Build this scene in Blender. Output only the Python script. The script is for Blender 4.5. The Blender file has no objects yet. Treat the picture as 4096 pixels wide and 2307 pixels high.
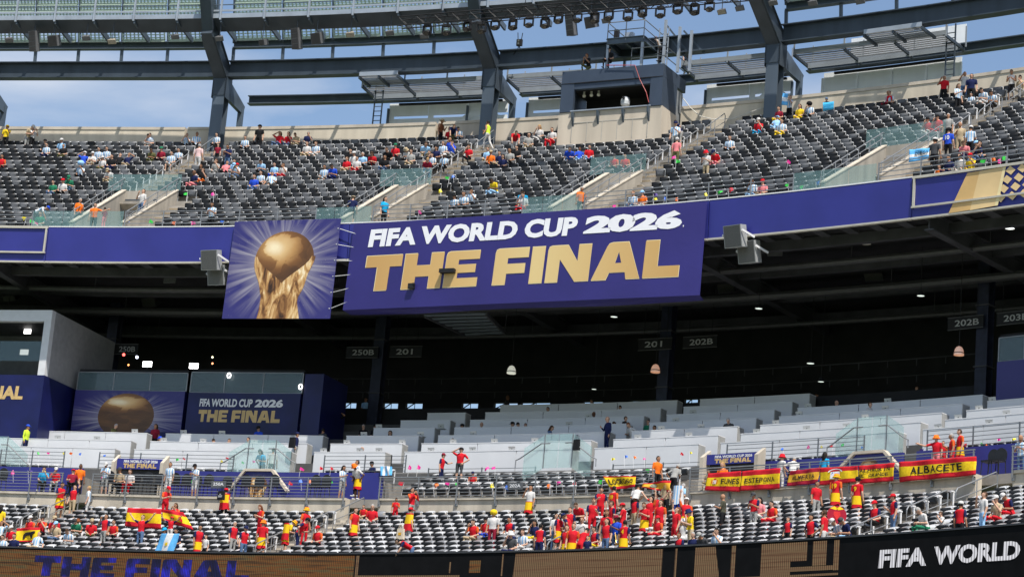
import bpy, bmesh, math, random
import numpy as np
from mathutils import Vector, Matrix
R = math.radians
scene = bpy.context.scene
COL = scene.collection
rnd = random.Random(7)

# ------------------------------------------------------------------ camera, sky, sun, exposure
FPX, PITCH, ROLL = 9880.0, R(14.0), R(4.75)          # focal length in pixels of the 4096 px wide photograph
cd = bpy.data.cameras.new('camera'); cam = bpy.data.objects.new('camera', cd); COL.objects.link(cam)
cd.sensor_fit = 'HORIZONTAL'; cd.sensor_width = 36.0; cd.lens = 36.0 * FPX / 4096.0
cd.clip_start = 0.5; cd.clip_end = 4000
fw = Vector((0, math.cos(PITCH), math.sin(PITCH))); up0 = Vector((0, -math.sin(PITCH), math.cos(PITCH))); rt0 = Vector((1, 0, 0))
upv = up0 * math.cos(ROLL) - rt0 * math.sin(ROLL); rtv = rt0 * math.cos(ROLL) + up0 * math.sin(ROLL)
cam.matrix_world = Matrix((( rtv.x, upv.x, -fw.x, 0), (rtv.y, upv.y, -fw.y, 0), (rtv.z, upv.z, -fw.z, 0), (0, 0, 0, 1)))
scene.camera = cam

SUN = Vector((0.19, -0.52, 1.0)).normalized()        # towards the sun: high, behind the camera and to the right
sun_el = math.asin(SUN.z); sun_az = math.atan2(SUN.x, SUN.y)
world = bpy.data.worlds.new('World'); scene.world = world; world.use_nodes = True
wn = world.node_tree.nodes; wl = world.node_tree.links
for n in list(wn): wn.remove(n)
wo = wn.new('ShaderNodeOutputWorld'); bg = wn.new('ShaderNodeBackground'); bg.inputs[1].default_value = 0.125
sky = wn.new('ShaderNodeTexSky'); sky.sky_type = 'NISHITA'; sky.sun_disc = False
sky.sun_elevation = sun_el; sky.sun_rotation = sun_az; sky.air_density = 1.0; sky.dust_density = 1.2; sky.ozone_density = 1.4
tc = wn.new('ShaderNodeTexCoord'); mp = wn.new('ShaderNodeMapping'); mp.inputs['Scale'].default_value = (1.0, 1.0, 2.6); mp.inputs['Location'].default_value = (6.57, 3.89, 5.13)
nz = wn.new('ShaderNodeTexNoise'); nz.inputs['Scale'].default_value = 4.2; nz.inputs['Detail'].default_value = 7; nz.inputs['Roughness'].default_value = 0.52; nz.inputs['Distortion'].default_value = 0.25
cr = wn.new('ShaderNodeValToRGB'); cr.color_ramp.elements[0].position = 0.485; cr.color_ramp.elements[1].position = 0.70
mx = wn.new('ShaderNodeMixRGB'); mx.inputs[2].default_value = (4.9, 5.2, 5.75, 1)
wl.new(tc.outputs['Generated'], mp.inputs[0]); wl.new(mp.outputs[0], nz.inputs['Vector']); wl.new(nz.outputs[0], cr.inputs[0])
wl.new(cr.outputs[0], mx.inputs[0]); wl.new(sky.outputs[0], mx.inputs[1]); wl.new(mx.outputs[0], bg.inputs[0]); wl.new(bg.outputs[0], wo.inputs[0])
sl = bpy.data.lights.new('sun', 'SUN'); sl.energy = 5.0; sl.angle = R(0.55); sl.color = (1.0, 0.95, 0.87)
so = bpy.data.objects.new('sun', sl); COL.objects.link(so); so.rotation_euler = SUN.to_track_quat('Z', 'Y').to_euler(); so.location = (0, 60, 120)
vs = scene.view_settings; vs.view_transform = 'Standard'; vs.look = 'None'; vs.gamma = 1.0; vs.exposure = 0.32
try: vs.use_curve_mapping = False
except Exception: pass
scene.cycles.use_denoising = True
scene.cycles.max_bounces = 6; scene.cycles.diffuse_bounces = 3; scene.cycles.glossy_bounces = 3; scene.cycles.transmission_bounces = 4; scene.cycles.transparent_max_bounces = 12

# ------------------------------------------------------------------ pixel <-> place
def ray(px, py):
    u = (px - 2048) / FPX; v = (1153.5 - py) / FPX
    x = u * math.cos(ROLL) - v * math.sin(ROLL); y = u * math.sin(ROLL) + v * math.cos(ROLL)
    return np.array([x, math.cos(PITCH) - y * math.sin(PITCH), math.sin(PITCH) + y * math.cos(PITCH)])
def proj(P):
    F = P[1] * math.cos(PITCH) + P[2] * math.sin(PITCH); x = P[0] / F; y = (-P[1] * math.sin(PITCH) + P[2] * math.cos(PITCH)) / F
    return (2048 + FPX * (x * math.cos(ROLL) + y * math.sin(ROLL)), 1153.5 - FPX * (-x * math.sin(ROLL) + y * math.cos(ROLL)))
class Curve:
    """front edge of a tier in plan; s runs to the right along it, d outwards (away from the pitch)"""
    def __init__(s, c, lo, hi, x0=-75, x1=62):
        d = np.polyder(c); xs = np.linspace(x0, x1, 4001)
        ys = np.where(xs < lo, np.polyval(c, lo) + np.polyval(d, lo) * (xs - lo), np.where(xs > hi, np.polyval(c, hi) + np.polyval(d, hi) * (xs - hi), np.polyval(c, xs)))
        S = np.concatenate([[0], np.cumsum(np.hypot(np.diff(xs), np.diff(ys)))]); S -= np.interp(0, xs, S)
        s.S, s.X, s.Y = S, xs, ys
        tx = np.gradient(xs, S); ty = np.gradient(ys, S); n = np.hypot(tx, ty); s.TX, s.TY = tx / n, ty / n
    def fr(s, q): return float(np.interp(q, s.S, s.TX)), float(np.interp(q, s.S, s.TY))
    def at(s, q, d=0.0, z=0.0):
        tx, ty = s.fr(q); return Vector((float(np.interp(q, s.S, s.X)) - ty * d, float(np.interp(q, s.S, s.Y)) + tx * d, z))
    def ang(s, q): tx, ty = s.fr(q); return math.atan2(ty, tx)
    def hit(s, px, py, d):
        Q = ray(px, py); x = s.X - s.TY * d; y = s.Y + s.TX * d; c = x * Q[1] - y * Q[0]
        i = int(np.where(np.diff(np.sign(c)))[0][0]); t = c[i] / (c[i] - c[i + 1])
        Y = y[i] + t * (y[i + 1] - y[i]); return float(s.S[i] + t * (s.S[i + 1] - s.S[i])), float(Q[2] / Q[1] * Y)
    def pt(s, px, py, d): q, z = s.hit(px, py, d); return s.at(q, d, z)
CF = Curve([-3.366e-05, -0.00647, -0.54085, 118.635], -27.9, 21.9)      # upper deck front
CM = Curve([-9.3656e-05, -0.012056, -0.73996, 100.1136], -22.1, 17.9)   # mezzanine front

# ------------------------------------------------------------------ materials
MATS = {}
def lin(c): return tuple((v / 12.92 if v <= .04045 else ((v + .055) / 1.055) ** 2.4) for v in c)
def hexc(h): return lin(tuple(int(h[i:i + 2], 16) / 255 for i in (0, 2, 4)))
def mat(name, col, rough=0.6, metal=0.0, var=0.12, scale=3.0, bump=0.0, spec=0.4, emit=None, estr=0.0, obj=False, streak=False):
    if name in MATS: return MATS[name]
    m = bpy.data.materials.new(name); m.use_nodes = True; nt = m.node_tree; b = nt.nodes['Principled BSDF']
    b.inputs['Roughness'].default_value = rough; b.inputs['Metallic'].default_value = metal; b.inputs['Specular IOR Level'].default_value = spec
    c = (*col[:3], 1)
    if var > 0:
        t = nt.nodes.new('ShaderNodeTexCoord'); n = nt.nodes.new('ShaderNodeTexNoise'); n.inputs['Scale'].default_value = scale; n.inputs['Detail'].default_value = 6
        mpn = nt.nodes.new('ShaderNodeMapping')
        if streak: mpn.inputs['Scale'].default_value = (1.6, 1.6, 0.18)
        geo = nt.nodes.new('ShaderNodeNewGeometry')
        nt.links.new(geo.outputs['Position'] if not obj else t.outputs['Object'], mpn.inputs[0]); nt.links.new(mpn.outputs[0], n.inputs['Vector'])
        r_ = nt.nodes.new('ShaderNodeValToRGB'); r_.color_ramp.elements[0].position = .3; r_.color_ramp.elements[1].position = .7
        r_.color_ramp.elements[0].color = (*[v * (1 - var) for v in col[:3]], 1); r_.color_ramp.elements[1].color = (*[min(1, v * (1 + var)) for v in col[:3]], 1)
        nt.links.new(n.outputs[0], r_.inputs[0]); nt.links.new(r_.outputs[0], b.inputs['Base Color'])
        if bump:
            bp = nt.nodes.new('ShaderNodeBump'); bp.inputs['Strength'].default_value = bump; bp.inputs['Distance'].default_value = .02
            n2 = nt.nodes.new('ShaderNodeTexNoise'); n2.inputs['Scale'].default_value = scale * 9; nt.links.new(geo.outputs['Position'], n2.inputs['Vector'])
            nt.links.new(n2.outputs[0], bp.inputs['Height']); nt.links.new(bp.outputs[0], b.inputs['Normal'])
    else: b.inputs['Base Color'].default_value = c
    if emit is not None: b.inputs['Emission Color'].default_value = (*emit, 1); b.inputs['Emission Strength'].default_value = estr
    MATS[name] = m; return m
def glass(name, tint, alpha=0.35, rough=0.05):
    if name in MATS: return MATS[name]
    m = bpy.data.materials.new(name); m.use_nodes = True; nt = m.node_tree; b = nt.nodes['Principled BSDF']; out = nt.nodes['Material Output']
    b.inputs['Base Color'].default_value = (*tint, 1); b.inputs['Roughness'].default_value = rough; b.inputs['Specular IOR Level'].default_value = .6
    tr = nt.nodes.new('ShaderNodeBsdfTransparent'); tr.inputs[0].default_value = (.93, .97, .96, 1); ms = nt.nodes.new('ShaderNodeMixShader'); ms.inputs[0].default_value = alpha
    nt.links.new(tr.outputs[0], ms.inputs[1]); nt.links.new(b.outputs[0], ms.inputs[2]); nt.links.new(ms.outputs[0], out.inputs[0]); MATS[name] = m; return m
def cloth(name, col, rough=.85): return mat(name, col, rough, var=.14, scale=9, spec=.15, obj=True)
CONC = mat('concrete', (.47, .42, .345), .9, var=.22, scale=.9, bump=.15, streak=True)
CONCL = mat('pale_concrete', (.50, .44, .36), .9, var=.14, scale=.8, bump=.12, streak=True)
TREAD = mat('terrace_concrete', (.27, .25, .225), .9, var=.25, scale=1.3, bump=.15)
STEEL = mat('painted_grey_steel', (.085, .11, .14), .45, .2, var=.14, scale=.7, streak=True)
STEELD = mat('dark_painted_steel', (.05, .066, .086), .45, .2, var=.2, scale=.8, streak=True)
STEELL = mat('light_grey_steel', (.34, .38, .43), .4, .3, var=.12, scale=1.2)
RAILM = mat('galvanised_rail', (.26, .27, .28), .45, .5, var=.1, scale=4)
BLACKM = mat('matt_black_metal', (.012, .012, .014), .6, .1, var=.3, scale=3)
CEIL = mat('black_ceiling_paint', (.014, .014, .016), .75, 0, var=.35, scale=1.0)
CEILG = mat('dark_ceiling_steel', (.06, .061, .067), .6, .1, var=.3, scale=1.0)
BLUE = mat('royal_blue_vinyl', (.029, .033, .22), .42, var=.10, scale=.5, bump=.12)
NAVY = mat('navy_vinyl', (.028, .023, .155), .45, var=.12, scale=.35, bump=.35)
WHITE = mat('white_paint', (.70, .70, .71), .5, var=.05, scale=1.2)
DESK = mat('white_desk_panel', (.62, .63, .65), .45, var=.05, scale=.8)
TRIM = mat('beige_trim', (.50, .47, .40), .5, .2, var=.1, scale=2)
SPK = mat('speaker_cabinet_grey', (.36, .37, .37), .5, var=.06, scale=2)
GRILLE = mat('speaker_grille', (.13, .13, .125), .8, .2, var=.2, scale=30)
GLS = glass('clear_guard_glass', (.25, .42, .43), .20)
GLSP = glass('pale_guard_glass', (.42, .62, .62), .22)
GLSD = glass('booth_glass', (.10, .155, .175), .6, .03)

# ------------------------------------------------------------------ mesh helpers
class MB:
    def __init__(s): s.v = []; s.f = []; s.m = []; s.cm = 0
    def add(s, vs, fs):
        o = len(s.v); s.v += [tuple(p) for p in vs]; s.f += [tuple(i + o for i in q) for q in fs]; s.m += [s.cm] * len(fs); return s
    def hexa(s, p): return s.add(p, [(3, 2, 1, 0), (4, 5, 6, 7), (0, 1, 5, 4), (1, 2, 6, 5), (2, 3, 7, 6), (3, 0, 4, 7)])
    def box(s, c, sz, rz=0.0, ax=None):
        """box with centre c and size sz; ax: optional 3 axis vectors"""
        if ax is None: ax = (Vector((math.cos(rz), math.sin(rz), 0)), Vector((-math.sin(rz), math.cos(rz), 0)), Vector((0, 0, 1)))
        c = Vector(c); a, b, d = ax[0] * sz[0] / 2, ax[1] * sz[1] / 2, ax[2] * sz[2] / 2
        return s.hexa([c - a - b - d, c + a - b - d, c + a + b - d, c - a + b - d, c - a - b + d, c + a - b + d, c + a + b + d, c - a + b + d])
    def bar(s, a, b, w, h, up=(0, 0, 1)):
        """rectangular bar from a to b, w across, h along up"""
        a, b = Vector(a), Vector(b); t = (b - a).normalized(); sd = t.cross(Vector(up))
        if sd.length < 1e-4: sd = t.cross(Vector((0, 1, 0)))
        sd.normalize(); u = sd.cross(t).normalized(); x, y = sd * w / 2, u * h / 2
        return s.hexa([a - x - y, a + x - y, b + x - y, b - x - y, a - x + y, a + x + y, b + x + y, b - x + y])
    def ibeam(s, a, b, w, h, tf=.05, tw=.04, up=(0, 0, 1)):
        a, b = Vector(a), Vector(b); t = (b - a).normalized(); sd = t.cross(Vector(up)).normalized(); u = sd.cross(t).normalized()
        s.bar(a + u * (h / 2 - tf / 2), b + u * (h / 2 - tf / 2), w, tf, up); s.bar(a - u * (h / 2 - tf / 2), b - u * (h / 2 - tf / 2), w, tf, up)
        return s.bar(a, b, tw, h - 2 * tf, up)
    def tube(s, pts, r, n=6, cap=True):
        pts = [Vector(p) for p in pts]; k = len(pts); vs = []; fs = []
        for i, p in enumerate(pts):
            t = (pts[min(i + 1, k - 1)] - pts[max(i - 1, 0)]).normalized(); sd = t.cross(Vector((0, 0, 1)))
            if sd.length < 1e-3: sd = t.cross(Vector((0, 1, 0)))
            sd.normalize(); u = sd.cross(t); rr = r[i] if isinstance(r, (list, tuple)) else r
            for j in range(n): a = 2 * math.pi * j / n; vs.append(p + sd * (math.cos(a) * rr) + u * (math.sin(a) * rr))
        for i in range(k - 1):
            for j in range(n): fs.append((i * n + j, i * n + (j + 1) % n, (i + 1) * n + (j + 1) % n, (i + 1) * n + j))
        if cap: fs.append(tuple(range(n - 1, -1, -1))); fs.append(tuple((k - 1) * n + j for j in range(n)))
        return s.add(vs, fs)
    def lathe(s, c, prof, n=12, ax=(0, 0, 1), cap=True):
        c = Vector(c); ax = Vector(ax).normalized(); e = ax.orthogonal().normalized(); g = ax.cross(e); vs = []; fs = []; k = len(prof)
        for (rr, h) in prof:
            for j in range(n): a = 2 * math.pi * j / n; vs.append(c + ax * h + e * (math.cos(a) * rr) + g * (math.sin(a) * rr))
        for i in range(k - 1):
            for j in range(n): fs.append((i * n + j, i * n + (j + 1) % n, (i + 1) * n + (j + 1) % n, (i + 1) * n + j))
        if cap: fs.append(tuple(range(n - 1, -1, -1))); fs.append(tuple((k - 1) * n + j for j in range(n)))
        return s.add(vs, fs)
    def prism(s, poly, off):
        """polygon (list of 3-D points) extruded by the vector off"""
        poly = [Vector(p) for p in poly]; off = Vector(off); n = len(poly)
        return s.add(poly + [p + off for p in poly], [tuple(range(n - 1, -1, -1)), tuple(range(n, 2 * n))] + [(i, (i + 1) % n, n + (i + 1) % n, n + i) for i in range(n)])
    def sweep(s, C, prof, s0, s1, step=1.0, cap=True, zf=None):
        """closed profile [(d,z)...] swept along curve C between s0 and s1"""
        k = max(1, int(round(abs(s1 - s0) / step))); vs = []; fs = []; n = len(prof)
        for i in range(k + 1):
            q = s0 + (s1 - s0) * i / k
            for (d, z) in prof: vs.append(C.at(q, d, z))
        for i in range(k):
            for j in range(n): fs.append((i * n + j, i * n + (j + 1) % n, (i + 1) * n + (j + 1) % n, (i + 1) * n + j))
        if cap: fs.append(tuple(range(n - 1, -1, -1))); fs.append(tuple(k * n + j for j in range(n)))
        return s.add(vs, fs)
    def build(s, name, mats, parent=None, smooth=False, origin=None):
        if not isinstance(mats, (list, tuple)): mats = [mats]
        V = np.array(s.v, dtype=np.float64)
        if origin is None:
            if parent is not None: origin = worig(parent)
            else: origin = Vector(((V[:, 0].min() + V[:, 0].max()) / 2, (V[:, 1].min() + V[:, 1].max()) / 2, V[:, 2].min()))
        V = V - np.array(origin)
        me = bpy.data.meshes.new(name); me.from_pydata(V.tolist(), [], s.f)
        for m in mats: me.materials.append(m)
        if max(s.m, default=0) > 0: me.polygons.foreach_set('material_index', s.m)
        if smooth: me.polygons.foreach_set('use_smooth', [True] * len(s.f))
        me.update(); o = bpy.data.objects.new(name, me); COL.objects.link(o)
        if parent is not None: o.parent = parent; o.location = Vector(origin) - worig(parent)
        else: o.location = origin
        return o
def worig(o):
    v = Vector(o.location)
    while o.parent is not None: o = o.parent; v = v + Vector(o.location)
    return v
def tag(o, label=None, cat=None, group=None, kind=None):
    if label: o['label'] = label
    if cat: o['category'] = cat
    if group: o['group'] = group
    if kind: o['kind'] = kind
    return o
def empty(name, loc, label=None, cat=None, group=None):
    o = bpy.data.objects.new(name, None); COL.objects.link(o); o.location = loc; o.empty_display_size = .2
    return tag(o, label, cat, group)
def copy_tree(o, loc=None, parent=None):
    c = o.copy(); COL.objects.link(c); c.parent = parent
    if loc is not None: c.location = loc
    for ch in list(o.children): copy_tree(ch, None, c)
    return c
ORD = ['first', 'second', 'third', 'fourth', 'fifth', 'sixth', 'seventh', 'eighth', 'ninth', 'tenth', 'eleventh', 'twelfth', 'thirteenth', 'fourteenth', 'fifteenth', 'sixteenth', 'seventeenth', 'eighteenth', 'nineteenth', 'twentieth', 'twenty-first', 'twenty-second', 'twenty-third', 'twenty-fourth', 'twenty-fifth', 'twenty-sixth', 'twenty-seventh', 'twenty-eighth', 'twenty-ninth', 'thirtieth']

# lettering: flat outline meshes in (x, y), then mapped on a surface
_tc = {}
def text2d(txt, bold=0.0, shear=0.0, sp=1.0):
    key = (txt, bold, shear, sp)
    if key in _tc: return _tc[key]
    cu = bpy.data.curves.new('t', 'FONT'); cu.body = txt; cu.offset = bold; cu.shear = shear; cu.resolution_u = 3; cu.space_character = sp; cu.fill_mode = 'FRONT'
    ob = bpy.data.objects.new('t', cu); COL.objects.link(ob); dg = bpy.context.evaluated_depsgraph_get(); me = bpy.data.meshes.new_from_object(ob.evaluated_get(dg))
    V = np.array([v.co[:2] for v in me.vertices]); F = [tuple(q.vertices) for q in me.polygons]
    bpy.data.objects.remove(ob); bpy.data.curves.remove(cu); bpy.data.meshes.remove(me)
    V = V - V.min(0); V = V / V.max(0); _tc[key] = (V, F); return V, F
class Quad:
    """flat patch with corners bl, br, tr, tl; (u,v) in 0..1, h = height off its face"""
    def __init__(s, bl, br, tr, tl):
        s.c = [Vector(p) for p in (bl, br, tr, tl)]; s.n = ((s.c[1] - s.c[0]).cross(s.c[3] - s.c[0])).normalized()
    def p(s, u, v, h=0.0):
        a, b, c, d = s.c; return a * ((1 - u) * (1 - v)) + b * (u * (1 - v)) + c * (u * v) + d * ((1 - u) * v) + s.n * h
class Strip:
    """curved patch on a tier front: u along s0..s1, v along z0..z1"""
    def __init__(s, C, s0, s1, z0, z1, d): s.a = (C, s0, s1, z0, z1, d)
    def p(s, u, v, h=0.0): C, s0, s1, z0, z1, d = s.a; return C.at(s0 + (s1 - s0) * u, d - h, z0 + (z1 - z0) * v)
def letters(mb, surf, txt, u0, v0, u1, v1, h=.006, bold=.03, shear=0.0, sp=1.0):
    V, F = text2d(txt, bold, shear, sp); return mb.add([surf.p(u0 + (u1 - u0) * x, v0 + (v1 - v0) * y, h) for x, y in V], F)
def poly2(mb, surf, pts, u0, v0, u1, v1, h=.006):
    return mb.add([surf.p(u0 + (u1 - u0) * x, v0 + (v1 - v0) * y, h) for x, y in pts], [tuple(range(len(pts)))])
def rnd_rect(x0, y0, x1, y1, tl=0.0, n=4):
    pts = [(x0, y0), (x1, y0), (x1, y1)]
    if tl > 0: pts += [(x0 + tl - tl * math.sin(a * math.pi / 2 / n), y1 - tl * .0 - tl * (1 - math.cos(a * math.pi / 2 / n)) ) for a in range(n + 1)]
    else: pts.append((x0, y1))
    return pts
def heading(mb, surf, u0, v0, u1, v1, h=.006, shear=.0, only=range(9)):
    """the wide block capitals THE FINAL as polygons"""
    G = {'T': (1.22, [[(.40, 0), (.82, 0), (.82, .67), (.40, .67)], [(0, .67), (1.22, .67), (1.22, 1), (0, 1)]]),
         'H': (1.30, [[(0, 0), (.42, 0), (.42, 1), (0, 1)], [(.88, 0), (1.30, 0), (1.30, 1), (.88, 1)], [(.42, .34), (.88, .34), (.88, .66), (.42, .66)]]),
         'E': (1.10, [[(0, 0), (.42, 0), (.42, 1), (.12, 1), (.03, .97), (0, .88)], [(.42, 0), (1.10, 0), (1.10, .24), (.42, .24)], [(.42, .39), (1.0, .39), (1.0, .62), (.42, .62)], [(.42, .76), (1.10, .76), (1.10, 1), (.42, 1)]]),
         'F': (1.08, [[(0, 0), (.42, 0), (.42, 1), (.12, 1), (.03, .97), (0, .88)], [(.42, .30), (1.0, .30), (1.0, .57), (.42, .57)], [(.42, .73), (1.08, .73), (1.08, 1), (.42, 1)]]),
         'I': (.42, [[(0, 0), (.42, 0), (.42, 1), (0, 1)]]),
         'N': (1.36, [[(0, 0), (.40, 0), (.40, .62), (.62, 1), (.12, 1), (.03, .97), (0, .88)], [(.40, .62), (.93, 0), (1.36, 0), (.62, 1)], [(.96, 0), (1.36, 0), (1.36, 1), (.96, 1), (.96, .40)]]),
         'A': (1.48, [[(0, 0), (.45, 0), (.53, .19), (.68, .44), (.77, .76), (.77, 1), (.55, 1), (.44, .97), (.39, .90)], [(.77, .76), (.88, .44), (1.02, .19), (1.06, 0), (1.48, 0), (1.05, 1), (.77, 1)], [(.53, .19), (1.02, .19), (.88, .44), (.68, .44)]]),
         'L': (1.08, [[(0, 0), (.42, 0), (.42, 1), (0, 1)], [(.42, 0), (1.08, 0), (1.08, .30), (.42, .30)]]), ' ': (.32, [])}
    W = sum(G[c][0] + .09 for c in 'THE FINAL') - .09; x = 0
    for ci, c in enumerate('THE FINAL'):
        w, ps = G[c]
        if ci not in only: ps = []
        for i, q in enumerate(ps): poly2(mb, surf, [((x + a + shear * b) / W, b) for a, b in q], u0, v0, u1, v1, h + .0004 * i)
        x += w + .09
# ------------------------------------------------------------------ ground
g = MB(); g.add([(-1500, -1500, -2), (1500, -1500, -2), (1500, 1500, -2), (-1500, 1500, -2)], [(0, 1, 2, 3)])
tag(g.build('ground', mat('pitch_grass', (.075, .10, .05), .9, var=.25, scale=.3)), kind='structure')

# ------------------------------------------------------------------ upper deck
UN, UP, UR, UZ = 20, .83, .508, 33.0
VOM = [(-25.95, -22.7, '349', '350'), (-10.2, -8.3, '350', ''), (1.6, 3.65, '301', ''), (16.4, 19.45, '302', '')]
AIS = [-41.0, -25.2, -9.2, 3.4, 19.2, 34.5]
US0, US1 = -50.0, 36.0
def uprof(i0):
    pr = [(.05 + UP * i0, UZ + UR * i0 - .9)]
    for i in range(i0, UN): pr += [(.05 + UP * i + (.001 if i > i0 else 0), UZ + UR * i), (.05 + UP * (i + 1), UZ + UR * i)]
    return pr + [(.05 + UP * UN, UZ + UR * UN - 1.2)]
t = MB(); q = US0
for (a, b, _, _) in VOM: t.sweep(CF, uprof(0), q, a, 1.2); t.sweep(CF, uprof(7), a, b, 1.2); t.sweep(CF, [(.05, UZ - .9), (.05, UZ), (6.0, UZ), (6.0, UZ - .9)], a, b, 1.2); q = b
t.sweep(CF, uprof(0), q, US1, 1.2)
tag(t.build('upper_seating_terrace', TREAD), kind='structure')
# aisle steps: two to a row, pale concrete
def in_vom(s, pad=0.0): return any(a - pad < s < b + pad for a, b, _, _ in VOM)
AISLES = []
for s in AIS: AISLES.append((s, 7 if in_vom(s, .6) else 0, UN))
for (a, b, _, _) in VOM: AISLES.append((b + .78, 0, 7))
for s, i0, i1 in AISLES:
    m = MB()
    for i in range(i0, i1):
        if i > i0 or i0: m.sweep(CF, [(.06 + UP * i - .40, UZ + UR * i - .26), (.06 + UP * i - .40, UZ + UR * i - UR / 2), (.06 + UP * i, UZ + UR * i - UR / 2), (.06 + UP * i, UZ + UR * i - .26 - UR / 2)], s - .55, s + .55, 1.1)
        m.sweep(CF, [(.045 + UP * i, UZ + UR * i + .004), (.045 + UP * i, UZ + UR * i + .012), (.03 + UP * (i + 1), UZ + UR * i + .012), (.03 + UP * (i + 1), UZ + UR * i + .004)], s - .55, s + .55, 1.1)
    o = m.build('aisle_stair', CONC); tag(o, kind='structure')
# back wall: three stretches of parapet with a coping
WZ, WD = 44.62, 17.0
BLK = [(-50, -27.35), (-27.2, -12.9), (-12.75, -5.1), (.62, 36)]
wallthing = None
for k, (a, b) in enumerate(BLK):
    w = MB(); w.sweep(CF, [(WD, 41.2), (WD, WZ - .18), (WD + .45, WZ - .18), (WD + .45, 41.2)], a, b, 1.5)
    o = w.build('parapet_wall', mat('parapet_concrete', (.55, .485, .385), .9, var=.16, scale=.9, bump=.12, streak=True) if k in (0, 1, 3) else CONCL)
    tag(o, ['beige concrete parapet behind the top row under the open blue sky', 'beige concrete parapet below the grey panels left of the booth', 'pale concrete parapet between the middle column and the dark booth', 'beige concrete parapet climbing to the right of the dark booth'][k], 'wall')
    c = MB(); c.sweep(CF, [(WD - .04, WZ - .178), (WD - .04, WZ), (WD + .5, WZ), (WD + .5, WZ - .178)], a, b, 1.5); c.build('coping', CONCL, o)
# vomitories
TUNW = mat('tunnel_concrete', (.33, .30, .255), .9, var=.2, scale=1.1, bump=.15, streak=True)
for k, (a, b, n1, n2) in enumerate(VOM):
    e = empty('stair_tunnel', CF.at((a + b) / 2, 3, UZ), ['concrete stair tunnel with two dark number signs at the left of the upper deck', 'concrete stair tunnel above the gap between the two banners', 'concrete stair tunnel above the right half of the lettered banner', 'wide concrete stair tunnel beside the light blue banner at the right'][k], 'tunnel', 'stair tunnels of the upper deck')
    for sd, q in ((-1, a), (1, b)):
        m = MB(); q0, q1 = (q - .02, q + .2) if sd < 0 else (q - .2, q + .02)
        pr = [(.1, UZ - .3), (.1, UZ + .62), (6.0, UZ + 6.0 / UP * UR + .55), (6.0, UZ - .3)]
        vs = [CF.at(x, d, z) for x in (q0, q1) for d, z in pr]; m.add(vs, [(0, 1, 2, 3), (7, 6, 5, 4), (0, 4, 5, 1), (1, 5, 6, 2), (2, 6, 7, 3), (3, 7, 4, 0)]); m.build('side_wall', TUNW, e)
        c = MB(); vs = [CF.at(x, d, z + h) for h in (.005, .07) for x in (q0 - .03, q1 + .03) for d, z in ((.06, UZ + .62), (6.03, UZ + 6.0 / UP * UR + .55))]
        c.add(vs, [(0, 1, 3, 2), (4, 6, 7, 5), (0, 4, 5, 1), (1, 5, 7, 3), (3, 7, 6, 2), (2, 6, 4, 0)]); c.build('coping', CONC, e)
        rl = MB(); qq = q - sd * .02
        top = [CF.at(qq, .05, UZ + .75), CF.at(qq, .12, UZ + 1.25), CF.at(qq, 6.0, UZ + 6 / UP * UR + 1.25), CF.at(qq, 6.5, UZ + 6 / UP * UR + 1.25)]
        rl.tube(top, .028); rl.tube([CF.at(qq, .15, UZ + .95), CF.at(qq, 6.0, UZ + 6 / UP * UR + .95)], .02)
        for i in range(6): d = .3 + i * 1.1; rl.tube([CF.at(qq, d, UZ + .5 + d / UP * UR), CF.at(qq, d, UZ + 1.25 + d / UP * UR)], .02)
        rl.build('handrail', RAILM, e)
    m = MB(); m.sweep(CF, [(6.0, UZ + 2.25), (6.0, UZ + 4.2), (6.25, UZ + 4.2), (6.25, UZ + 2.25)], a + .2, b - .2); m.build('header_beam', TUNW, e)
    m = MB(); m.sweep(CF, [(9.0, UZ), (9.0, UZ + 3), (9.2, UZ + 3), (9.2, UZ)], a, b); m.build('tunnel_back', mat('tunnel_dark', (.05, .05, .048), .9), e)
    gl = MB(); gl.sweep(CF, [(6.1, UZ + 4.25), (6.1, UZ + 5.2), (6.12, UZ + 5.2), (6.12, UZ + 4.25)], a - .9, b + .1); gl.build('glass_guard', GLS, e)
    gl = MB(); x0 = a - 1.4 if k else a - 2.2; x1 = b - .1
    n = 3
    for i in range(n): gl.sweep(CF, [(.02, UZ + .34), (.02, UZ + 1.25), (.045, UZ + 1.25), (.045, UZ + .34)], x0 + (x1 - x0) * i / n + .02, x0 + (x1 - x0) * (i + 1) / n - .02)
    gl.build('glass_guard', GLS, e)
    for j, nn in enumerate((n1, n2)):
        if not nn: continue
        w = 1.0; s0 = a + .25 + j * 1.65; st = Strip(CF, s0, s0 + w, UZ + 3.0, UZ + 3.7, 5.962)
        m = MB(); m.sweep(CF, [(5.965, UZ + 3.0), (5.965, UZ + 3.7), (5.99, UZ + 3.7), (5.99, UZ + 3.0)], s0, s0 + w)
        dark = k == 0; sg = m.build('section_sign', mat('sign_dark', (.05, .06, .075), .5) if dark else mat('sign_grey', (.30, .31, .32), .5), e)
        l = MB(); letters(l, st, nn, .12, .2, .88, .8, .012, .03); l.build('lettering', WHITE, sg)
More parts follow.
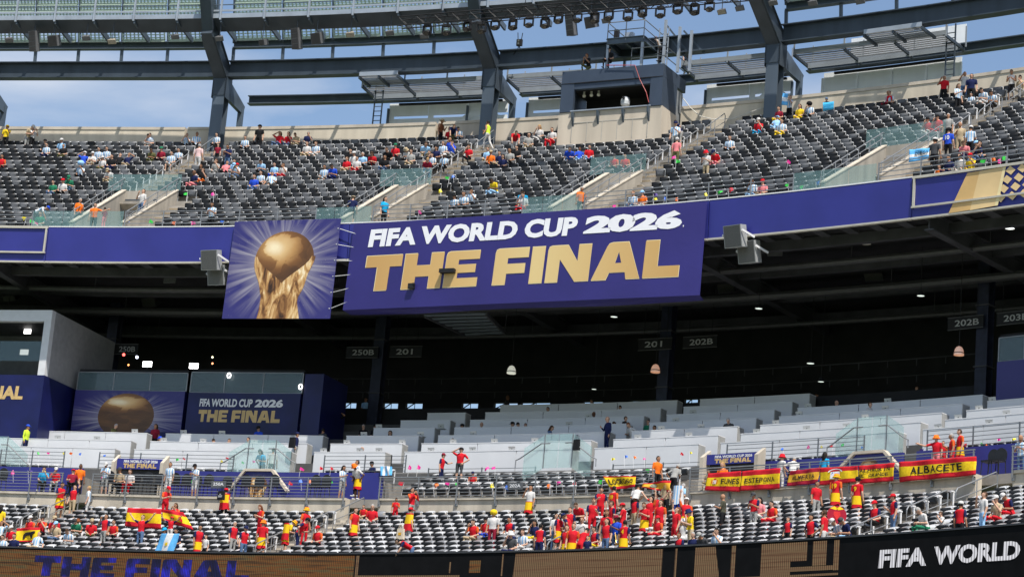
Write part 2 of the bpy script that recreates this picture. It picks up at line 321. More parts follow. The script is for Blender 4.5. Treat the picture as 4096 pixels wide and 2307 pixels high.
# handrails in the aisles: looped steel rails, each its own thing
hr = 0
for ai, (s, i0, i1) in enumerate(AISLES[:6]):
    for j, (ra, rb) in enumerate(((i0 + 1, i0 + 4), (i0 + 5, i0 + 8), (i0 + 9, i0 + 12)) if i0 else ((1, 4), (6, 9), (11, 14), (16, 19))):
        if rb > UN: continue
        m = MB(); d0, d1 = .3 + UP * ra, .3 + UP * rb; z0, z1 = UZ + UR * ra, UZ + UR * rb
        m.tube([CF.at(s, d0, z0), CF.at(s, d0, z0 + .8), CF.at(s, d0 + .12, z0 + .95), CF.at(s, d1 - .1, z1 + .95), CF.at(s, d1 + .02, z1 + .85), CF.at(s, d1 + .02, z1)], .027)
        m.tube([CF.at(s, d0, z0 + .5), CF.at(s, d1, z1 + .5)], .02)
        m.tube([CF.at(s, (d0 + d1) / 2, (z0 + z1) / 2 - .1), CF.at(s, (d0 + d1) / 2, (z0 + z1) / 2 + .95)], .02)
        o = m.build('aisle_handrail', RAILM); tag(o, 'looped handrail in the %s upper stair, %s one up' % (ORD[ai], ORD[j]), 'handrail', 'handrails in the upper deck stairs')
# steel rail along the front edge between the tunnels
q = US0
for k, (a, b) in enumerate([(v[0], v[1]) for v in VOM] + [(US1, US1)]):
    e0, e1 = q, a - (1.4 if k else 2.2)
    m = MB(); n = max(2, int((e1 - e0) / 1.9))
    for z in (.55, .78, 1.0, 1.22): m.sweep(CF, [(.02, UZ + z), (.02, UZ + z + .035), (.055, UZ + z + .035), (.055, UZ + z)], e0, e1, 1.0)
    for i in range(n + 1): p = CF.at(e0 + (e1 - e0) * i / n, .04, UZ + .2); m.box(p + Vector((0, 0, .52)), (.05, .05, 1.08), CF.ang(e0))
    o = m.build('front_railing', RAILM); tag(o, ['steel front railing at the far left of the upper deck', 'steel front railing above the plain fascia and the cup banner', 'steel front railing above the left half of the lettered banner', 'steel front railing above the plain right fascia', 'steel front railing above the framed gold screen'][k], 'railing', 'front railings of the upper deck'); q = b

# ------------------------------------------------------------------ upper fascia
FZ0, FZ1 = 31.42, 33.3
def sF(px, py, d=0): return CF.hit(px, py, d)[0]
cuts = [US0, sF(190, 980), sF(1395, 980), sF(2838, 880), sF(3652, 800), US1]
fl = ['blue fascia panel framed in beige at the far left', 'plain blue fascia left of the golden cup banner', 'blue fascia hidden behind the large lettered banner', 'plain blue fascia between the lettered banner and the framed screen', 'blue and gold framed fascia screen at the far right']
for k in range(5):
    a, b = cuts[k] + .02, cuts[k + 1] - .02; m = MB(); m.sweep(CF, [(-.05, FZ0), (-.12, FZ1 - .12), (-.12, FZ1), (.04, FZ1), (.04, FZ0)], a, b)
    o = m.build('deck_fascia', BLUE); tag(o, fl[k], 'fascia', 'fascia of the upper deck')
    c = MB(); c.sweep(CF, [(-.14, FZ1 + .003), (-.14, FZ1 + .06), (.05, FZ1 + .06), (.05, FZ1 + .003)], a, b); c.build('top_trim', TRIM if k in (0, 4) else WHITE, o)
    c = MB(); c.sweep(CF, [(-.13, FZ0 - .09), (-.13, FZ0 - .003), (.05, FZ0 - .003), (.05, FZ0 - .09)], a, b); c.build('bottom_trim', TRIM, o)
    if k in (0, 4):
        c = MB(); z0 = FZ0 + .42
        for (za, zb, x0, x1) in ((z0, z0 + .09, a, b), (FZ1 - .08, FZ1 + .002, a, b)): c.sweep(CF, [(-.2, za), (-.2, zb), (-.1, zb), (-.1, za)], x0, x1)
        x = a + .05 if k == 4 else b - .12
        c.sweep(CF, [(-.205, z0), (-.205, FZ1), (-.1, FZ1), (-.1, z0)], x, x + .09); c.build('screen_frame', TRIM, o)
    if k == 4:
        GOLDP = mat('printed_gold', (.62, .40, .16), .45, var=.15, scale=.6); GOLDL = mat('printed_pale_gold', (.72, .52, .26), .45, var=.1, scale=.6)
        st = Strip(CF, a, b, FZ0, FZ1, -.125)
        tz = lambda zx, zy: (3072 + zx / 2.5147, 577 + zy / 2.5147)
        def fprint(nm, polys, mm_, h):
            c = MB()
            for P in polys: c.add([CF.pt(*tz(*p_), -.13 - h) for p_ in P], [tuple(range(len(P)))])
            c.build(nm, mm_, o)
        fprint('gold_band', [[(1815, 695), (2005, 290), (2250, 250), (2130, 645)], [(2130, 645), (2250, 250), (2370, 228), (2280, 620)]], GOLDP, .012)
        fprint('gold_band', [[(2030, 665), (2130, 270), (2370, 228), (2280, 620)]], GOLDL, .018); fprint('cream_strip', [[(2280, 620), (2365, 229), (2395, 224), (2312, 615)]], mat('printed_cream', (.80, .66, .36), .5, var=.03), .022)
        D_ = []
        for i in range(7):
            for j in range(5):
                cx, cy = 2440 + i * 118 - j * 34 , 262 + j * 92 - i * 22
                if cx < 2385 - j * 18 or cy > 560 - (cx - 2300) * .13 or cy < 265 - (cx - 2400) * .17: continue
                D_.append([(cx - 52, cy + 8), (cx - 6, cy - 44), (cx + 50, cy - 6), (cx + 4, cy + 46)])
        fprint('lattice_print', D_, GOLDL, .016)

# ------------------------------------------------------------------ printed patches
def uvmesh(name, surf, polys, material, h, parent, smooth=False):
    vs = []; fs = []; uv = []
    for P in polys:
        o = len(vs); vs += [surf.p(u, v, h) for u, v in P]; uv += list(P); fs.append(tuple(range(o, o + len(P))))
    m = MB(); m.v = [tuple(x) for x in vs]; m.f = fs; m.m = [0] * len(fs); ob = m.build(name, material, parent)
    l = ob.data.uv_layers.new(name='UVMap')
    for lp in ob.data.loops: l.data[lp.index].uv = uv[lp.vertex_index]
    return ob
def gridpolys(nu, nv, u0=0, v0=0, u1=1, v1=1):
    f = lambda i, j: (u0 + (u1 - u0) * i / nu, v0 + (v1 - v0) * j / nv)
    return [[f(i, j), f(i + 1, j), f(i + 1, j + 1), f(i, j + 1)] for i in range(nu) for j in range(nv)]
def rays_mat(name, cx, cy, asp):
    m = bpy.data.materials.new(name); m.use_nodes = True; nt = m.node_tree; N = nt.nodes.new; L = nt.links.new; b = nt.nodes['Principled BSDF']; b.inputs['Roughness'].default_value = .45
    t = N('ShaderNodeTexCoord'); sep = N('ShaderNodeSeparateXYZ'); L(t.outputs['UV'], sep.inputs[0])
    def M(op, a, b_=None, clamp=False):
        n = N('ShaderNodeMath'); n.operation = op; n.use_clamp = clamp
        for i, v in enumerate((a, b_)):
            if v is None: continue
            if isinstance(v, (int, float)): n.inputs[i].default_value = v
            else: L(v, n.inputs[i])
        return n.outputs[0]
    dx = M('MULTIPLY', M('SUBTRACT', sep.outputs[0], cx), asp); dy = M('SUBTRACT', sep.outputs[1], cy)
    ang = M('ARCTAN2', dy, dx); rad = M('SQRT', M('ADD', M('MULTIPLY', dx, dx), M('MULTIPLY', dy, dy)))
    cmb = N('ShaderNodeCombineXYZ'); L(M('MULTIPLY', ang, 7.0), cmb.inputs[0]); L(M('MULTIPLY', rad, .8), cmb.inputs[1])
    nz = N('ShaderNodeTexNoise'); nz.inputs['Scale'].default_value = 1.6; nz.inputs['Detail'].default_value = 5; L(cmb.outputs[0], nz.inputs['Vector'])
    ray_ = M('MULTIPLY', M('SUBTRACT', nz.outputs[0], .42, True), 4.2, True)
    fall = M('SUBTRACT', 1.15, M('MULTIPLY', rad, 1.75), True); fac = M('MULTIPLY', ray_, fall, True); glow = M('SUBTRACT', .75, M('MULTIPLY', rad, 1.7), True)
    mix = N('ShaderNodeMixRGB'); mix.inputs[1].default_value = (.027, .024, .15, 1); mix.inputs[2].default_value = (.66, .62, .60, 1); L(M('MAXIMUM', M('MULTIPLY', fac, .85), glow), mix.inputs[0])
    vo = N('ShaderNodeTexVoronoi'); vo.inputs['Scale'].default_value = 34; L(t.outputs['UV'], vo.inputs['Vector'])
    star = M('LESS_THAN', vo.outputs['Distance'], .045); mix2 = N('ShaderNodeMixRGB'); mix2.inputs[2].default_value = (.85, .82, .75, 1); L(mix.outputs[0], mix2.inputs[1]); L(M('MULTIPLY', star, .8), mix2.inputs[0])
    L(mix2.outputs[0], b.inputs['Base Color']); return m
def gold_mat(name, mode):
    m = bpy.data.materials.new(name); m.use_nodes = True; nt = m.node_tree; N = nt.nodes.new; L = nt.links.new; b = nt.nodes['Principled BSDF']; b.inputs['Roughness'].default_value = .4
    t = N('ShaderNodeTexCoord'); r_ = N('ShaderNodeValToRGB'); cols = [(0, (.035, .014, .004)), (.32, (.20, .085, .022)), (.55, (.46, .25, .085)), (.78, (.66, .44, .20)), (1, (.85, .72, .48))]
    while len(r_.color_ramp.elements) < 5: r_.color_ramp.elements.new(.5)
    for e_, (p_, c_) in zip(r_.color_ramp.elements, cols): e_.position = p_; e_.color = (*c_, 1)
    if mode == 'ball':
        g_ = N('ShaderNodeTexGradient'); g_.gradient_type = 'SPHERICAL'; mp_ = N('ShaderNodeMapping'); mp_.inputs['Location'].default_value = (-1.24, -2.62, 0); mp_.inputs['Scale'].default_value = (3.0, 3.6, 1)
        L(t.outputs['UV'], mp_.inputs[0]); L(mp_.outputs[0], g_.inputs[0]); nz = N('ShaderNodeTexNoise'); nz.inputs['Scale'].default_value = 7; nz.inputs['Detail'].default_value = 8; L(t.outputs['UV'], nz.inputs['Vector'])
        a = N('ShaderNodeMath'); a.operation = 'MULTIPLY_ADD'; a.inputs[1].default_value = .30; L(nz.outputs[0], a.inputs[0])
        s_ = N('ShaderNodeMath'); s_.operation = 'MULTIPLY'; s_.inputs[1].default_value = .92; L(g_.outputs[0], s_.inputs[0]); L(s_.outputs[0], a.inputs[2])
        n3 = N('ShaderNodeTexNoise'); n3.inputs['Scale'].default_value = 5.2; n3.inputs['Detail'].default_value = 9; n3.inputs['Distortion'].default_value = .6; L(t.outputs['UV'], n3.inputs['Vector'])
        m3 = N('ShaderNodeMapRange'); m3.inputs['From Min'].default_value = .49; m3.inputs['From Max'].default_value = .53; m3.inputs['To Min'].default_value = 1.0; m3.inputs['To Max'].default_value = .62; L(n3.outputs[0], m3.inputs['Value'])
        m4 = N('ShaderNodeMath'); m4.operation = 'MULTIPLY'; L(a.outputs[0], m4.inputs[0]); L(m3.outputs[0], m4.inputs[1]); L(m4.outputs[0], r_.inputs[0])
    elif mode == 'body':
        w = N('ShaderNodeTexNoise'); w.inputs['Scale'].default_value = 1.0; w.inputs['Detail'].default_value = 9; w.inputs['Roughness'].default_value = .62; w.inputs['Distortion'].default_value = 1.2; mp_ = N('ShaderNodeMapping'); mp_.inputs['Scale'].default_value = (13.0, 3.2, 1); mp_.inputs['Rotation'].default_value = (0, 0, .18)
        L(t.outputs['UV'], mp_.inputs[0]); L(mp_.outputs[0], w.inputs['Vector']); mr_ = N('ShaderNodeMapRange'); mr_.inputs['From Min'].default_value = .34; mr_.inputs['From Max'].default_value = .68; L(w.outputs[0], mr_.inputs['Value']); L(mr_.outputs[0], r_.inputs[0])
    else:
        g_ = N('ShaderNodeTexGradient'); L(t.outputs['UV'], g_.inputs[0]); r_.color_ramp.elements[0].color = (.50, .28, .09, 1); r_.color_ramp.elements[1].color = (.62, .40, .15, 1); r_.color_ramp.elements[2].color = (.70, .53, .24, 1); r_.color_ramp.elements[3].color = (.60, .39, .15, 1); r_.color_ramp.elements[4].color = (.50, .29, .09, 1); L(g_.outputs[0], r_.inputs[0])
    L(r_.outputs[0], b.inputs['Base Color']); return m
GBALL, GBODY, GLET = gold_mat('printed_gold_ball', 'ball'), gold_mat('printed_gold_body', 'body'), gold_mat('printed_gold_letters', 'let')
def circle(cx, cy, rx, ry, n=40, a0=0, a1=2 * math.pi): return [(cx + rx * math.cos(a0 + (a1 - a0) * i / n), cy + ry * math.sin(a0 + (a1 - a0) * i / n)) for i in range(n)]
def golden_cup(surf, par, cx, cy, rx, ry, stem=None, h=.012):
    """a plain golden globe on a fluted stem"""
    uvmesh('cup_globe', surf, [circle(cx, cy, rx, ry)], GBALL, h, par)
    if stem:       # two flowing bands hug the globe and run down into the stem
        y0, w0 = stem; k = 14
        for sg in (-1, 1):
            In, Out = [], []
            for i in range(k + 1):
                v = i / k; y = cy + ry * .10 + (y0 - (cy + ry * .10)) * v; ww = rx * (1.03 - .42 * min(1, v * 1.5) ** 1.3) if v < .67 else rx * (.61 + .10 * (v - .67) / .33); th = min(1, v * 2.2) ** 1.2
                Out.append((cx + sg * ww * (1 + .03 * math.sin(v * 13 + sg)), y)); In.append((cx + sg * ww * (1 - 1.06 * th) * (.9 + .1 * math.sin(v * 9)), y))
            uvmesh('cup_stem', surf, [[In[i], Out[i], Out[i + 1], In[i + 1]] for i in range(k)], GBODY, h + .008 + .001 * sg, par)

# the two big hanging banners
def banner(name, TL, TR, BR, BL, d=-.3):
    c = [CF.pt(*p, d) for p in (BL, BR, TR, TL)]; return Quad(*c)
S1 = banner('a', (940, 887), (1364, 874), (1320, 1274), (888, 1274))
b1 = empty('hanging_banner', S1.p(.5, 0), 'square banner printed with a golden globe cup in white rays', 'banner')
def slab(surf, nm, material, par, th=.02, wav=0.0, nu=14, nv=8):
    m = MB(); vs = [];
    for h in (0, -th):
        for j in range(nv + 1):
            for i in range(nu + 1): u, v = i / nu, j / nv; w = wav * (1 - v) ** 2 * math.sin(u * 17) + wav * .6 * math.sin(v * 11 + u * 4) * (abs(u - .5) * 2) ** 4; vs.append(surf.p(u, v, h + w))
    n = nu + 1; fs = []; o = n * (nv + 1)
    for j in range(nv):
        for i in range(nu): a = j * n + i; fs.append((a, a + 1, a + n + 1, a + n)); fs.append((o + a + n, o + a + n + 1, o + a + 1, o + a))
    for i in range(nu): fs.append((i, o + i, o + i + 1, i + 1)); a = nv * n + i; fs.append((a, a + 1, o + a + 1, o + a))
    for j in range(nv): a = j * n; fs.append((a, a + n, o + a + n, o + a)); a = j * n + nu; fs.append((a, o + a, o + a + n, a + n))
    m.add(vs, fs); return m.build(nm, material, par, smooth=False)
sheet = slab(S1, 'sheet', NAVY, b1)
pr = uvmesh('ray_print', S1, gridpolys(8, 8), rays_mat('rays_large', .5, .55, 1.05), .006, b1)
golden_cup(S1, b1, .515, .60, .275, .285, (-.0, .17), .014)
S2 = banner('b', (1416, 897), (2829, 806), (2799, 1180), (1371, 1240))
b2 = empty('hanging_banner', S2.p(.5, 0), 'wide purple banner lettered FIFA WORLD CUP 2026 THE FINAL', 'banner')
slab(S2, 'sheet', NAVY, b2, .02, .0, 24, 6)
m = MB(); letters(m, S2, 'FIFA WORLD CUP', .052, .715, .655, .925, .02, .05, 0.06, 1.0); letters(m, S2, '2026', .672, .725, .938, .925, .02, .06, 0.06, .96); letters(m, S2, ',', .941, .735, .944, .76, .02, 0); m.build('white_lettering', mat('printed_white', (.80, .80, .84), .5, var=.03), b2)
m = MB(); heading(m, S2, .0500, .203, .9405, .617, .014, .03); m.build('pale_letter_edge', mat('printed_cream', (.80, .66, .36), .5, var=.03), b2)
m = MB(); heading(m, S2, .052, .21, .939, .61, .018, .03); hb = m.build('gold_lettering', GLET, b2)
l = hb.data.uv_layers.new(name='UVMap'); c0 = S2.c[0]; ux = (S2.c[1] - S2.c[0]); ul = ux.length_squared
for lp in hb.data.loops: w = Vector(hb.data.vertices[lp.vertex_index].co) + worig(hb) - c0; l.data[lp.index].uv = (w.dot(ux) / ul, .5)
# under-fold of the wide banner and dark boxes that stick through its slits
a, b, c, d_ = S2.c
m = MB(); m.prism([S2.p(0, 0, -.005), S2.p(.42, .0, -.005), S2.p(.5, .004, -.005), S2.p(1, 0, -.005), S2.p(1.0, -.03, -.5), S2.p(.75, -.045, -.55), S2.p(.45, -.03, -.5), S2.p(.2, -.045, -.55), S2.p(.01, -.03, -.5)], (0, .02, .01)); m.build('under_fold', NAVY, b2)
m = MB(); m.box(S2.p(.302, .385, .12), (.82, .34, .2), CF.ang(-5)); o = m.build('speaker_box', BLACKM); tag(o, 'flat black box poking through the gold letters of the banner', 'speaker')
m = MB(); m.box(S2.p(.2, .235, .08), (.32, .24, .26), CF.ang(-5)); m.box(S2.p(.207, .255, .16), (.12, .1, .1), CF.ang(-5)); o = m.build('banner_camera', BLACKM); tag(o, 'small black camera poking through the first gold letters', 'camera')
# lashings between banner edges
for i in range(6):
    v = .1 + i * .16; m = MB(); m.tube([S1.p(.99, v, -.02), S2.p(.012, v * .98, -.02)], .018, 5); m.lathe(S1.p(.985, v, 0), [(.03, -.02), (.03, .03)], 6, S1.n)
    o = m.build('lashing_cord', mat('white_cord', (.6, .6, .6), .7)); tag(o, '%s cord from the top tying the cup banner to the lettered banner' % ORD[i], 'cord', 'cords between the banners')
# ------------------------------------------------------------------ mezzanine terrace (front block)
MN, MP, MR, MZ = 11, .84, .337, 13.2
MS0, MS1 = -42.0, 34.0
MAIS = [-41.5, -26.9, -12.7, 2.0, 16.5, 31.0]
pr = [(.05, MZ - .9)]
for i in range(MN): pr += [(.05 + MP * i, MZ + MR * i), (.05 + MP * (i + 1) - .001, MZ + MR * i)]
pr += [(.05 + MP * MN, MZ + MR * MN), (.05 + MP * MN, MZ + MR * MN - .9)]
t = MB(); t.sweep(CM, pr, MS0, MS1, 1.2); tag(t.build('mezzanine_terrace', TREAD), kind='structure')

# ------------------------------------------------------------------ stadium seats
SEATC = [mat('seat_black', (.010, .0105, .012), .45, var=.25, scale=2, spec=.3), mat('seat_dark_grey', (.032, .034, .038), .45, var=.2, scale=2, spec=.3), mat('seat_mid_grey', (.105, .11, .12), .45, var=.15, scale=2, spec=.3)]
ARMM = mat('seat_arm_grey', (.72, .73, .75), .3, var=.1, scale=3, spec=.5)
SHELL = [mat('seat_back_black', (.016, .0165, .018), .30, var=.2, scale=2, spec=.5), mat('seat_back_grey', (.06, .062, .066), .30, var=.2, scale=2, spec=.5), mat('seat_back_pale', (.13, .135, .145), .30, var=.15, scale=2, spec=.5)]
SHELL_GLINT = [mat('seat_glint_black', (.20, .205, .215), .2, var=.2, scale=2, spec=.8), mat('seat_glint_grey', (.32, .325, .335), .2, var=.2, scale=2, spec=.8), mat('seat_glint_pale', (.52, .53, .545), .2, var=.12, scale=2, spec=.8)]  # lightened copies of the shell colours: sun glint on the curved tops, painted in
def seat_parts(lower):
    """local: x along the row, y outwards, z up from the tread; returns dict part -> MB"""
    P = {}
    b = MB(); w = .245
    prof = [(-.01, .45, w * .94), (.02, .60, w), (.05, .74, w), (.07, .80, w * .97), (.10, .83, w * .90), (.14, .825, w * .84), (.17, .79, w * .8)] if not lower else \
           [(-.12, .50, w * .95), (-.10, .60, w), (-.06, .655, w), (.02, .71, w * .98), (.12, .757, w * .95), (.21, .785, w * .88), (.27, .79, w * .78), (.30, .77, w * .7)]
    vs = []; n = 7
    for (y, z, ww) in prof:
        for k in range(n): x = -ww + 2 * ww * k / (n - 1); vs.append((x, y + .03 * (1 - (x / w) ** 2), z - ((.018 if not lower else .05) * (abs(x) / w) ** 3)))
    fs = [(i * n + k, i * n + k + 1, (i + 1) * n + k + 1, (i + 1) * n + k) for i in range(len(prof) - 1) for k in range(n - 1)]
    b.add(vs, fs); P['backrest'] = b
    p = MB()                                   # tipped-up seat pan: bevelled tray with a recess
    z0, z1, y0, y1, w2 = (.42, .80, -.06, -.09, .245) if not lower else (.36, .64, -.12, -.17, .245)
    zm = z0 + (z1 - z0) * .55; hh = .035; o = [(-w2 * .9, y0, z0), (w2 * .9, y0, z0), (w2, y1 + .01, z1 - .045), (w2 * .93, y1, z1), (-w2 * .93, y1, z1), (-w2, y1 + .01, z1 - .045)]
    bk = [(x, y + .07, z) for x, y, z in o]; yr = (y0 + y1) / 2
    inn = [(-w2 * .42, yr + .03, zm - hh), (w2 * .42, yr + .03, zm - hh), (w2 * .40, yr + .035, zm + hh * .7), (w2 * .32, yr + .035, zm + hh), (-w2 * .32, yr + .035, zm + hh), (-w2 * .40, yr + .035, zm + hh * .7)]
    n = 6; p.add(o + bk + inn, [(i, (i + 1) % n, n + (i + 1) % n, n + i)[::-1] for i in range(n)] + [(i, (i + 1) % n, 2 * n + (i + 1) % n, 2 * n + i) for i in range(n)] + [tuple(range(2 * n, 3 * n))] + [tuple(range(2 * n - 1, n - 1, -1))])
    P['tip_up_seat'] = p
    a = MB(); xx, za = (.27, .76) if not lower else (.30, .66); a.box((xx, .0, za), (.05, .24, .045)); a.box((xx, .05, za / 2), (.03, .07, za - .04)); P['armrest'] = a
    q = MB(); q.box((0, -.24, .42), (.42, .40, .045)); P['open_seat'] = q
    return P
SP = {False: seat_parts(False), True: seat_parts(True)}
OCC = {}     # (tier, row, slot) -> occupied by a sitting person
def seat_slots(tier):
    """yield (row, slot, s, d, z) for every seat of a tier"""
    if tier == 'U':
        for i in range(UN):
            d = .6 + UP * i
            for k in range(int(US0 / .54), int(US1 / .54)):
                s = k * .54 + .12
                if any(abs(s - x) < .86 and r0 <= i for x, r0, r1 in AISLES[:6]): continue
                if i < 7 and any(a - .32 < s < b + 1.62 for a, b, _, _ in VOM): continue
                if -5.5 < s < 1.0 and i >= 16: continue
                yield i, k, s, d, UZ + UR * i
    else:
        for i in range(MN):
            d = .6 + MP * i
            for k in range(int(MS0 / .60), int(MS1 / .60)):
                s = k * .60 + .1
                if any(abs(s - x) < .95 for x in MAIS): continue
                yield i, k, s, d, MZ + MR * i
# ------------------------------------------------------------------ video ribbon board on the mezzanine front
LZ0, LZ1, LD = 12.05, 13.8, -.3
def sM(px, py, d): return CM.hit(px, py, d)[0]
led = empty('video_ribbon_board', CM.at(0, LD, LZ0), 'long video ribbon board along the mezzanine front with orange and black pictures', 'screen')
m = MB(); m.sweep(CM, [(LD, LZ0), (LD, LZ1), (.03, LZ1), (.03, LZ0)], -38, 30, 1.0); m.build('screen_body', mat('led_off_black', (.006, .006, .007), .75, var=.2, scale=2, spec=.08), led)
m = MB(); m.sweep(CM, [(LD - .04, LZ1 + .003), (LD - .04, LZ1 + .07), (.06, LZ1 + .07), (.06, LZ1 + .003)], -38, 30, 1.0); m.build('top_cap', mat('dark_cap', (.05, .05, .055), .4, .3), led)
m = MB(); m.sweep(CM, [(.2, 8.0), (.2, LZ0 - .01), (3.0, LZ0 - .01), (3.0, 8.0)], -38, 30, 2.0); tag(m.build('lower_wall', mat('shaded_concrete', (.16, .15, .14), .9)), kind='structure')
def led_mat(name, cols, strength, sx=.22, sy=3.6):
    m = bpy.data.materials.new(name); m.use_nodes = True; nt = m.node_tree; N = nt.nodes.new; L = nt.links.new; b = nt.nodes['Principled BSDF']
    b.inputs['Base Color'].default_value = (.01, .01, .01, 1); b.inputs['Roughness'].default_value = .8; b.inputs['Specular IOR Level'].default_value = .05
    t = N('ShaderNodeTexCoord'); mp_ = N('ShaderNodeMapping'); mp_.inputs['Scale'].default_value = (sx, sy, 1); nz = N('ShaderNodeTexNoise'); nz.inputs['Scale'].default_value = 2.4; nz.inputs['Detail'].default_value = 6; nz.inputs['Distortion'].default_value = .5
    L(t.outputs['UV'], mp_.inputs[0]); L(mp_.outputs[0], nz.inputs['Vector']); r_ = N('ShaderNodeValToRGB')
    while len(r_.color_ramp.elements) < len(cols): r_.color_ramp.elements.new(.5)
    for i, (e_, c_) in enumerate(zip(r_.color_ramp.elements, cols)): e_.position = .30 + .4 * i / (len(cols) - 1); e_.color = (*c_, 1)
    L(nz.outputs[0], r_.inputs[0]); w = N('ShaderNodeTexWave'); w.inputs['Scale'].default_value = 3.35; w.inputs['Distortion'].default_value = .15; L(t.outputs['UV'], w.inputs['Vector'])
    mr = N('ShaderNodeMapRange'); mr.inputs['To Min'].default_value = .45; mr.inputs['To Max'].default_value = 1.25; L(w.outputs['Fac'], mr.inputs['Value'])
    mm = N('ShaderNodeMixRGB'); mm.blend_type = 'MULTIPLY'; mm.inputs[0].default_value = 1; L(r_.outputs[0], mm.inputs[1]); L(mr.outputs[0], mm.inputs[2])
    L(mm.outputs[0], b.inputs['Emission Color']); b.inputs['Emission Strength'].default_value = strength; return m
LEDO = led_mat('led_orange_streaks', [(.10, .05, .025), (.26, .13, .05), (.50, .19, .05), (.34, .25, .10), (.20, .12, .07)], .27)
LEDB = led_mat('led_tan_lines', [(.24, .12, .06), (.42, .24, .13), (.46, .30, .16), (.36, .2, .1)], .30, .1, 5)
LEDN = led_mat('led_deep_blue', [(.003, .003, .010), (.006, .006, .05), (.02, .02, .42)], 1.1, .5, .5)
LEDW = led_mat('led_white', [(.55, .55, .6), (.62, .62, .66), (.6, .6, .62)], .85)
LEDK = mat('led_black', (.008, .008, .010), .5, var=.2)
class LedS:
    def p(s, u, v, h=0.0): return CM.at(u, LD - h, v)
LS = LedS()
def ledrect(name, px0, px1, z0, z1, material, h, sl0=0.0, sl1=0.0):
    a, b = sM(px0, 2230, LD), sM(px1, 2230, LD); n = max(1, int(abs(b - a) / .9)); P = []
    for i in range(n):
        q0, q1 = a + (b - a) * i / n, a + (b - a) * (i + 1) / n; k0 = sl0 * (1 - i / n) + sl1 * i / n; k1 = sl0 * (1 - (i + 1) / n) + sl1 * (i + 1) / n
        P.append([(q0 - k0, z0), (q1 - k1, z0), (q1, z1), (q0, z1)])
    return uvmesh(name, LS, P, material, h, led)
T_ = LZ1 - .06
ledrect('picture_block', -40, 1420, LZ0 + .06, T_, LEDO, .006); ledrect('picture_block', 2062, 2650, LZ0 + .25, T_, LEDB, .006, .1, .0)
ledrect('picture_block', 2780, 2860, LZ0 + .55, T_, LEDB, .006, 0, -.25); ledrect('picture_block', 2925, 2942, LZ0 + .5, T_, LEDB, .006); ledrect('picture_block', 3044, 3160, LZ0 + .35, T_, LEDB, .006, 0, -.05)
ledrect('picture_block', 3160, 3356, LZ0 + .62, LZ0 + .78, LEDB, .006); ledrect('picture_block', 3250, 3305, LZ0 + .8, T_, LEDB, .006); ledrect('picture_block', 3335, 3356, LZ0 + .6, T_, LEDB, .007)
ledrect('picture_block', 2700, 2708, LZ0 + .4, T_, LEDB, .006); ledrect('picture_block', 3160, 3228, LZ0 + 1.0, T_, LEDB, .006)
ledrect('picture_line', 1437, 1845, LZ0 + .75, LZ0 + .86, LEDB, .006); ledrect('picture_line', 1426, 1437, LZ0 + .75, T_, LEDB, .007); ledrect('picture_line', 2900, 3356, LZ0 + .42, LZ0 + .5, LEDB, .008)
ledrect('picture_block', 1880, 1925, LZ0 + .95, LZ0 + 1.45, LEDO, .006); ledrect('picture_block', 2009, 2015, LZ0 + .8, T_, LEDB, .006); ledrect('picture_block', 1800, 1806, LZ0 + .95, LZ0 + 1.4, LEDB, .006)
def led_letters(nm, fn, material, h):
    mb = MB(); fn(mb); o = mb.build(nm, material, led); l = o.data.uv_layers.new(name='UVMap'); w0 = worig(o)
    for lp in o.data.loops: w = Vector(o.data.vertices[lp.vertex_index].co) + w0; l.data[lp.index].uv = (w.x * 1.2, w.z)
a, b = sM(135, 2260, LD), sM(1000, 2260, LD); stp = Strip(CM, a, b, 12.6, 13.5, LD); [led_letters('lettering', lambda mb: heading(mb, stp, 0, 0, 1, 1, .014, .03, r__), LEDN, .014) for r__ in (range(0, 3), range(3, 9))]
a, b = sM(3515, 2230, LD), sM(4082, 2180, LD); stq = Strip(CM, a, b, 12.63, 13.28, LD); led_letters('lettering', lambda mb: letters(mb, stq, 'FIFA', 0, 0, .345, 1, .014, .045, .06), LEDW, .014); led_letters('lettering', lambda mb: letters(mb, stq, 'WORLD', .40, 0, 1, 1, .014, .045, .06), LEDW, .014)

# ------------------------------------------------------------------ stairs of the lower block
for j, s in enumerate(MAIS):
    m = MB()
    for i in range(MN + 2):
        z = MZ + MR * i
        if i: m.sweep(CM, [(.06 + MP * i - .42, z - .3), (.06 + MP * i - .42, z - MR / 2), (.06 + MP * i, z - MR / 2), (.06 + MP * i, z - .3)], s - .6, s + .6, 1.2)
        m.sweep(CM, [(.045 + MP * i, z - .2 if i >= MN else z + .004), (.045 + MP * i, z + .014), (.03 + MP * (i + 1), z + .014), (.03 + MP * (i + 1), z - .2 if i >= MN else z + .004)], s - .6, s + .6, 1.2)
    tag(m.build('aisle_stair', CONC), kind='structure')
    for n_, (ra, rb) in enumerate(((1, 4), (5, 8), (8.6, 11.8))):
        m = MB(); d0, d1 = .3 + MP * ra, .3 + MP * rb; z0, z1 = MZ + MR * ra, MZ + MR * rb
        m.tube([CM.at(s, d0, z0 - .1), CM.at(s, d0, z0 + .8), CM.at(s, d0 + .1, z0 + .95), CM.at(s, d1 - .1, z1 + .95), CM.at(s, d1, z1 + .85), CM.at(s, d1, z1 - .2)], .03)
        m.tube([CM.at(s, d0, z0 + .5), CM.at(s, d1, z1 + .5)], .022); m.tube([CM.at(s, (d0 + d1) / 2, (z0 + z1) / 2 - .1), CM.at(s, (d0 + d1) / 2, (z0 + z1) / 2 + .95)], .022)
        tag(m.build('aisle_handrail', RAILM), '%s looped handrail up the %s stair of the lower block' % (ORD[n_], ORD[j]), 'handrail', 'handrails in the lower stairs')

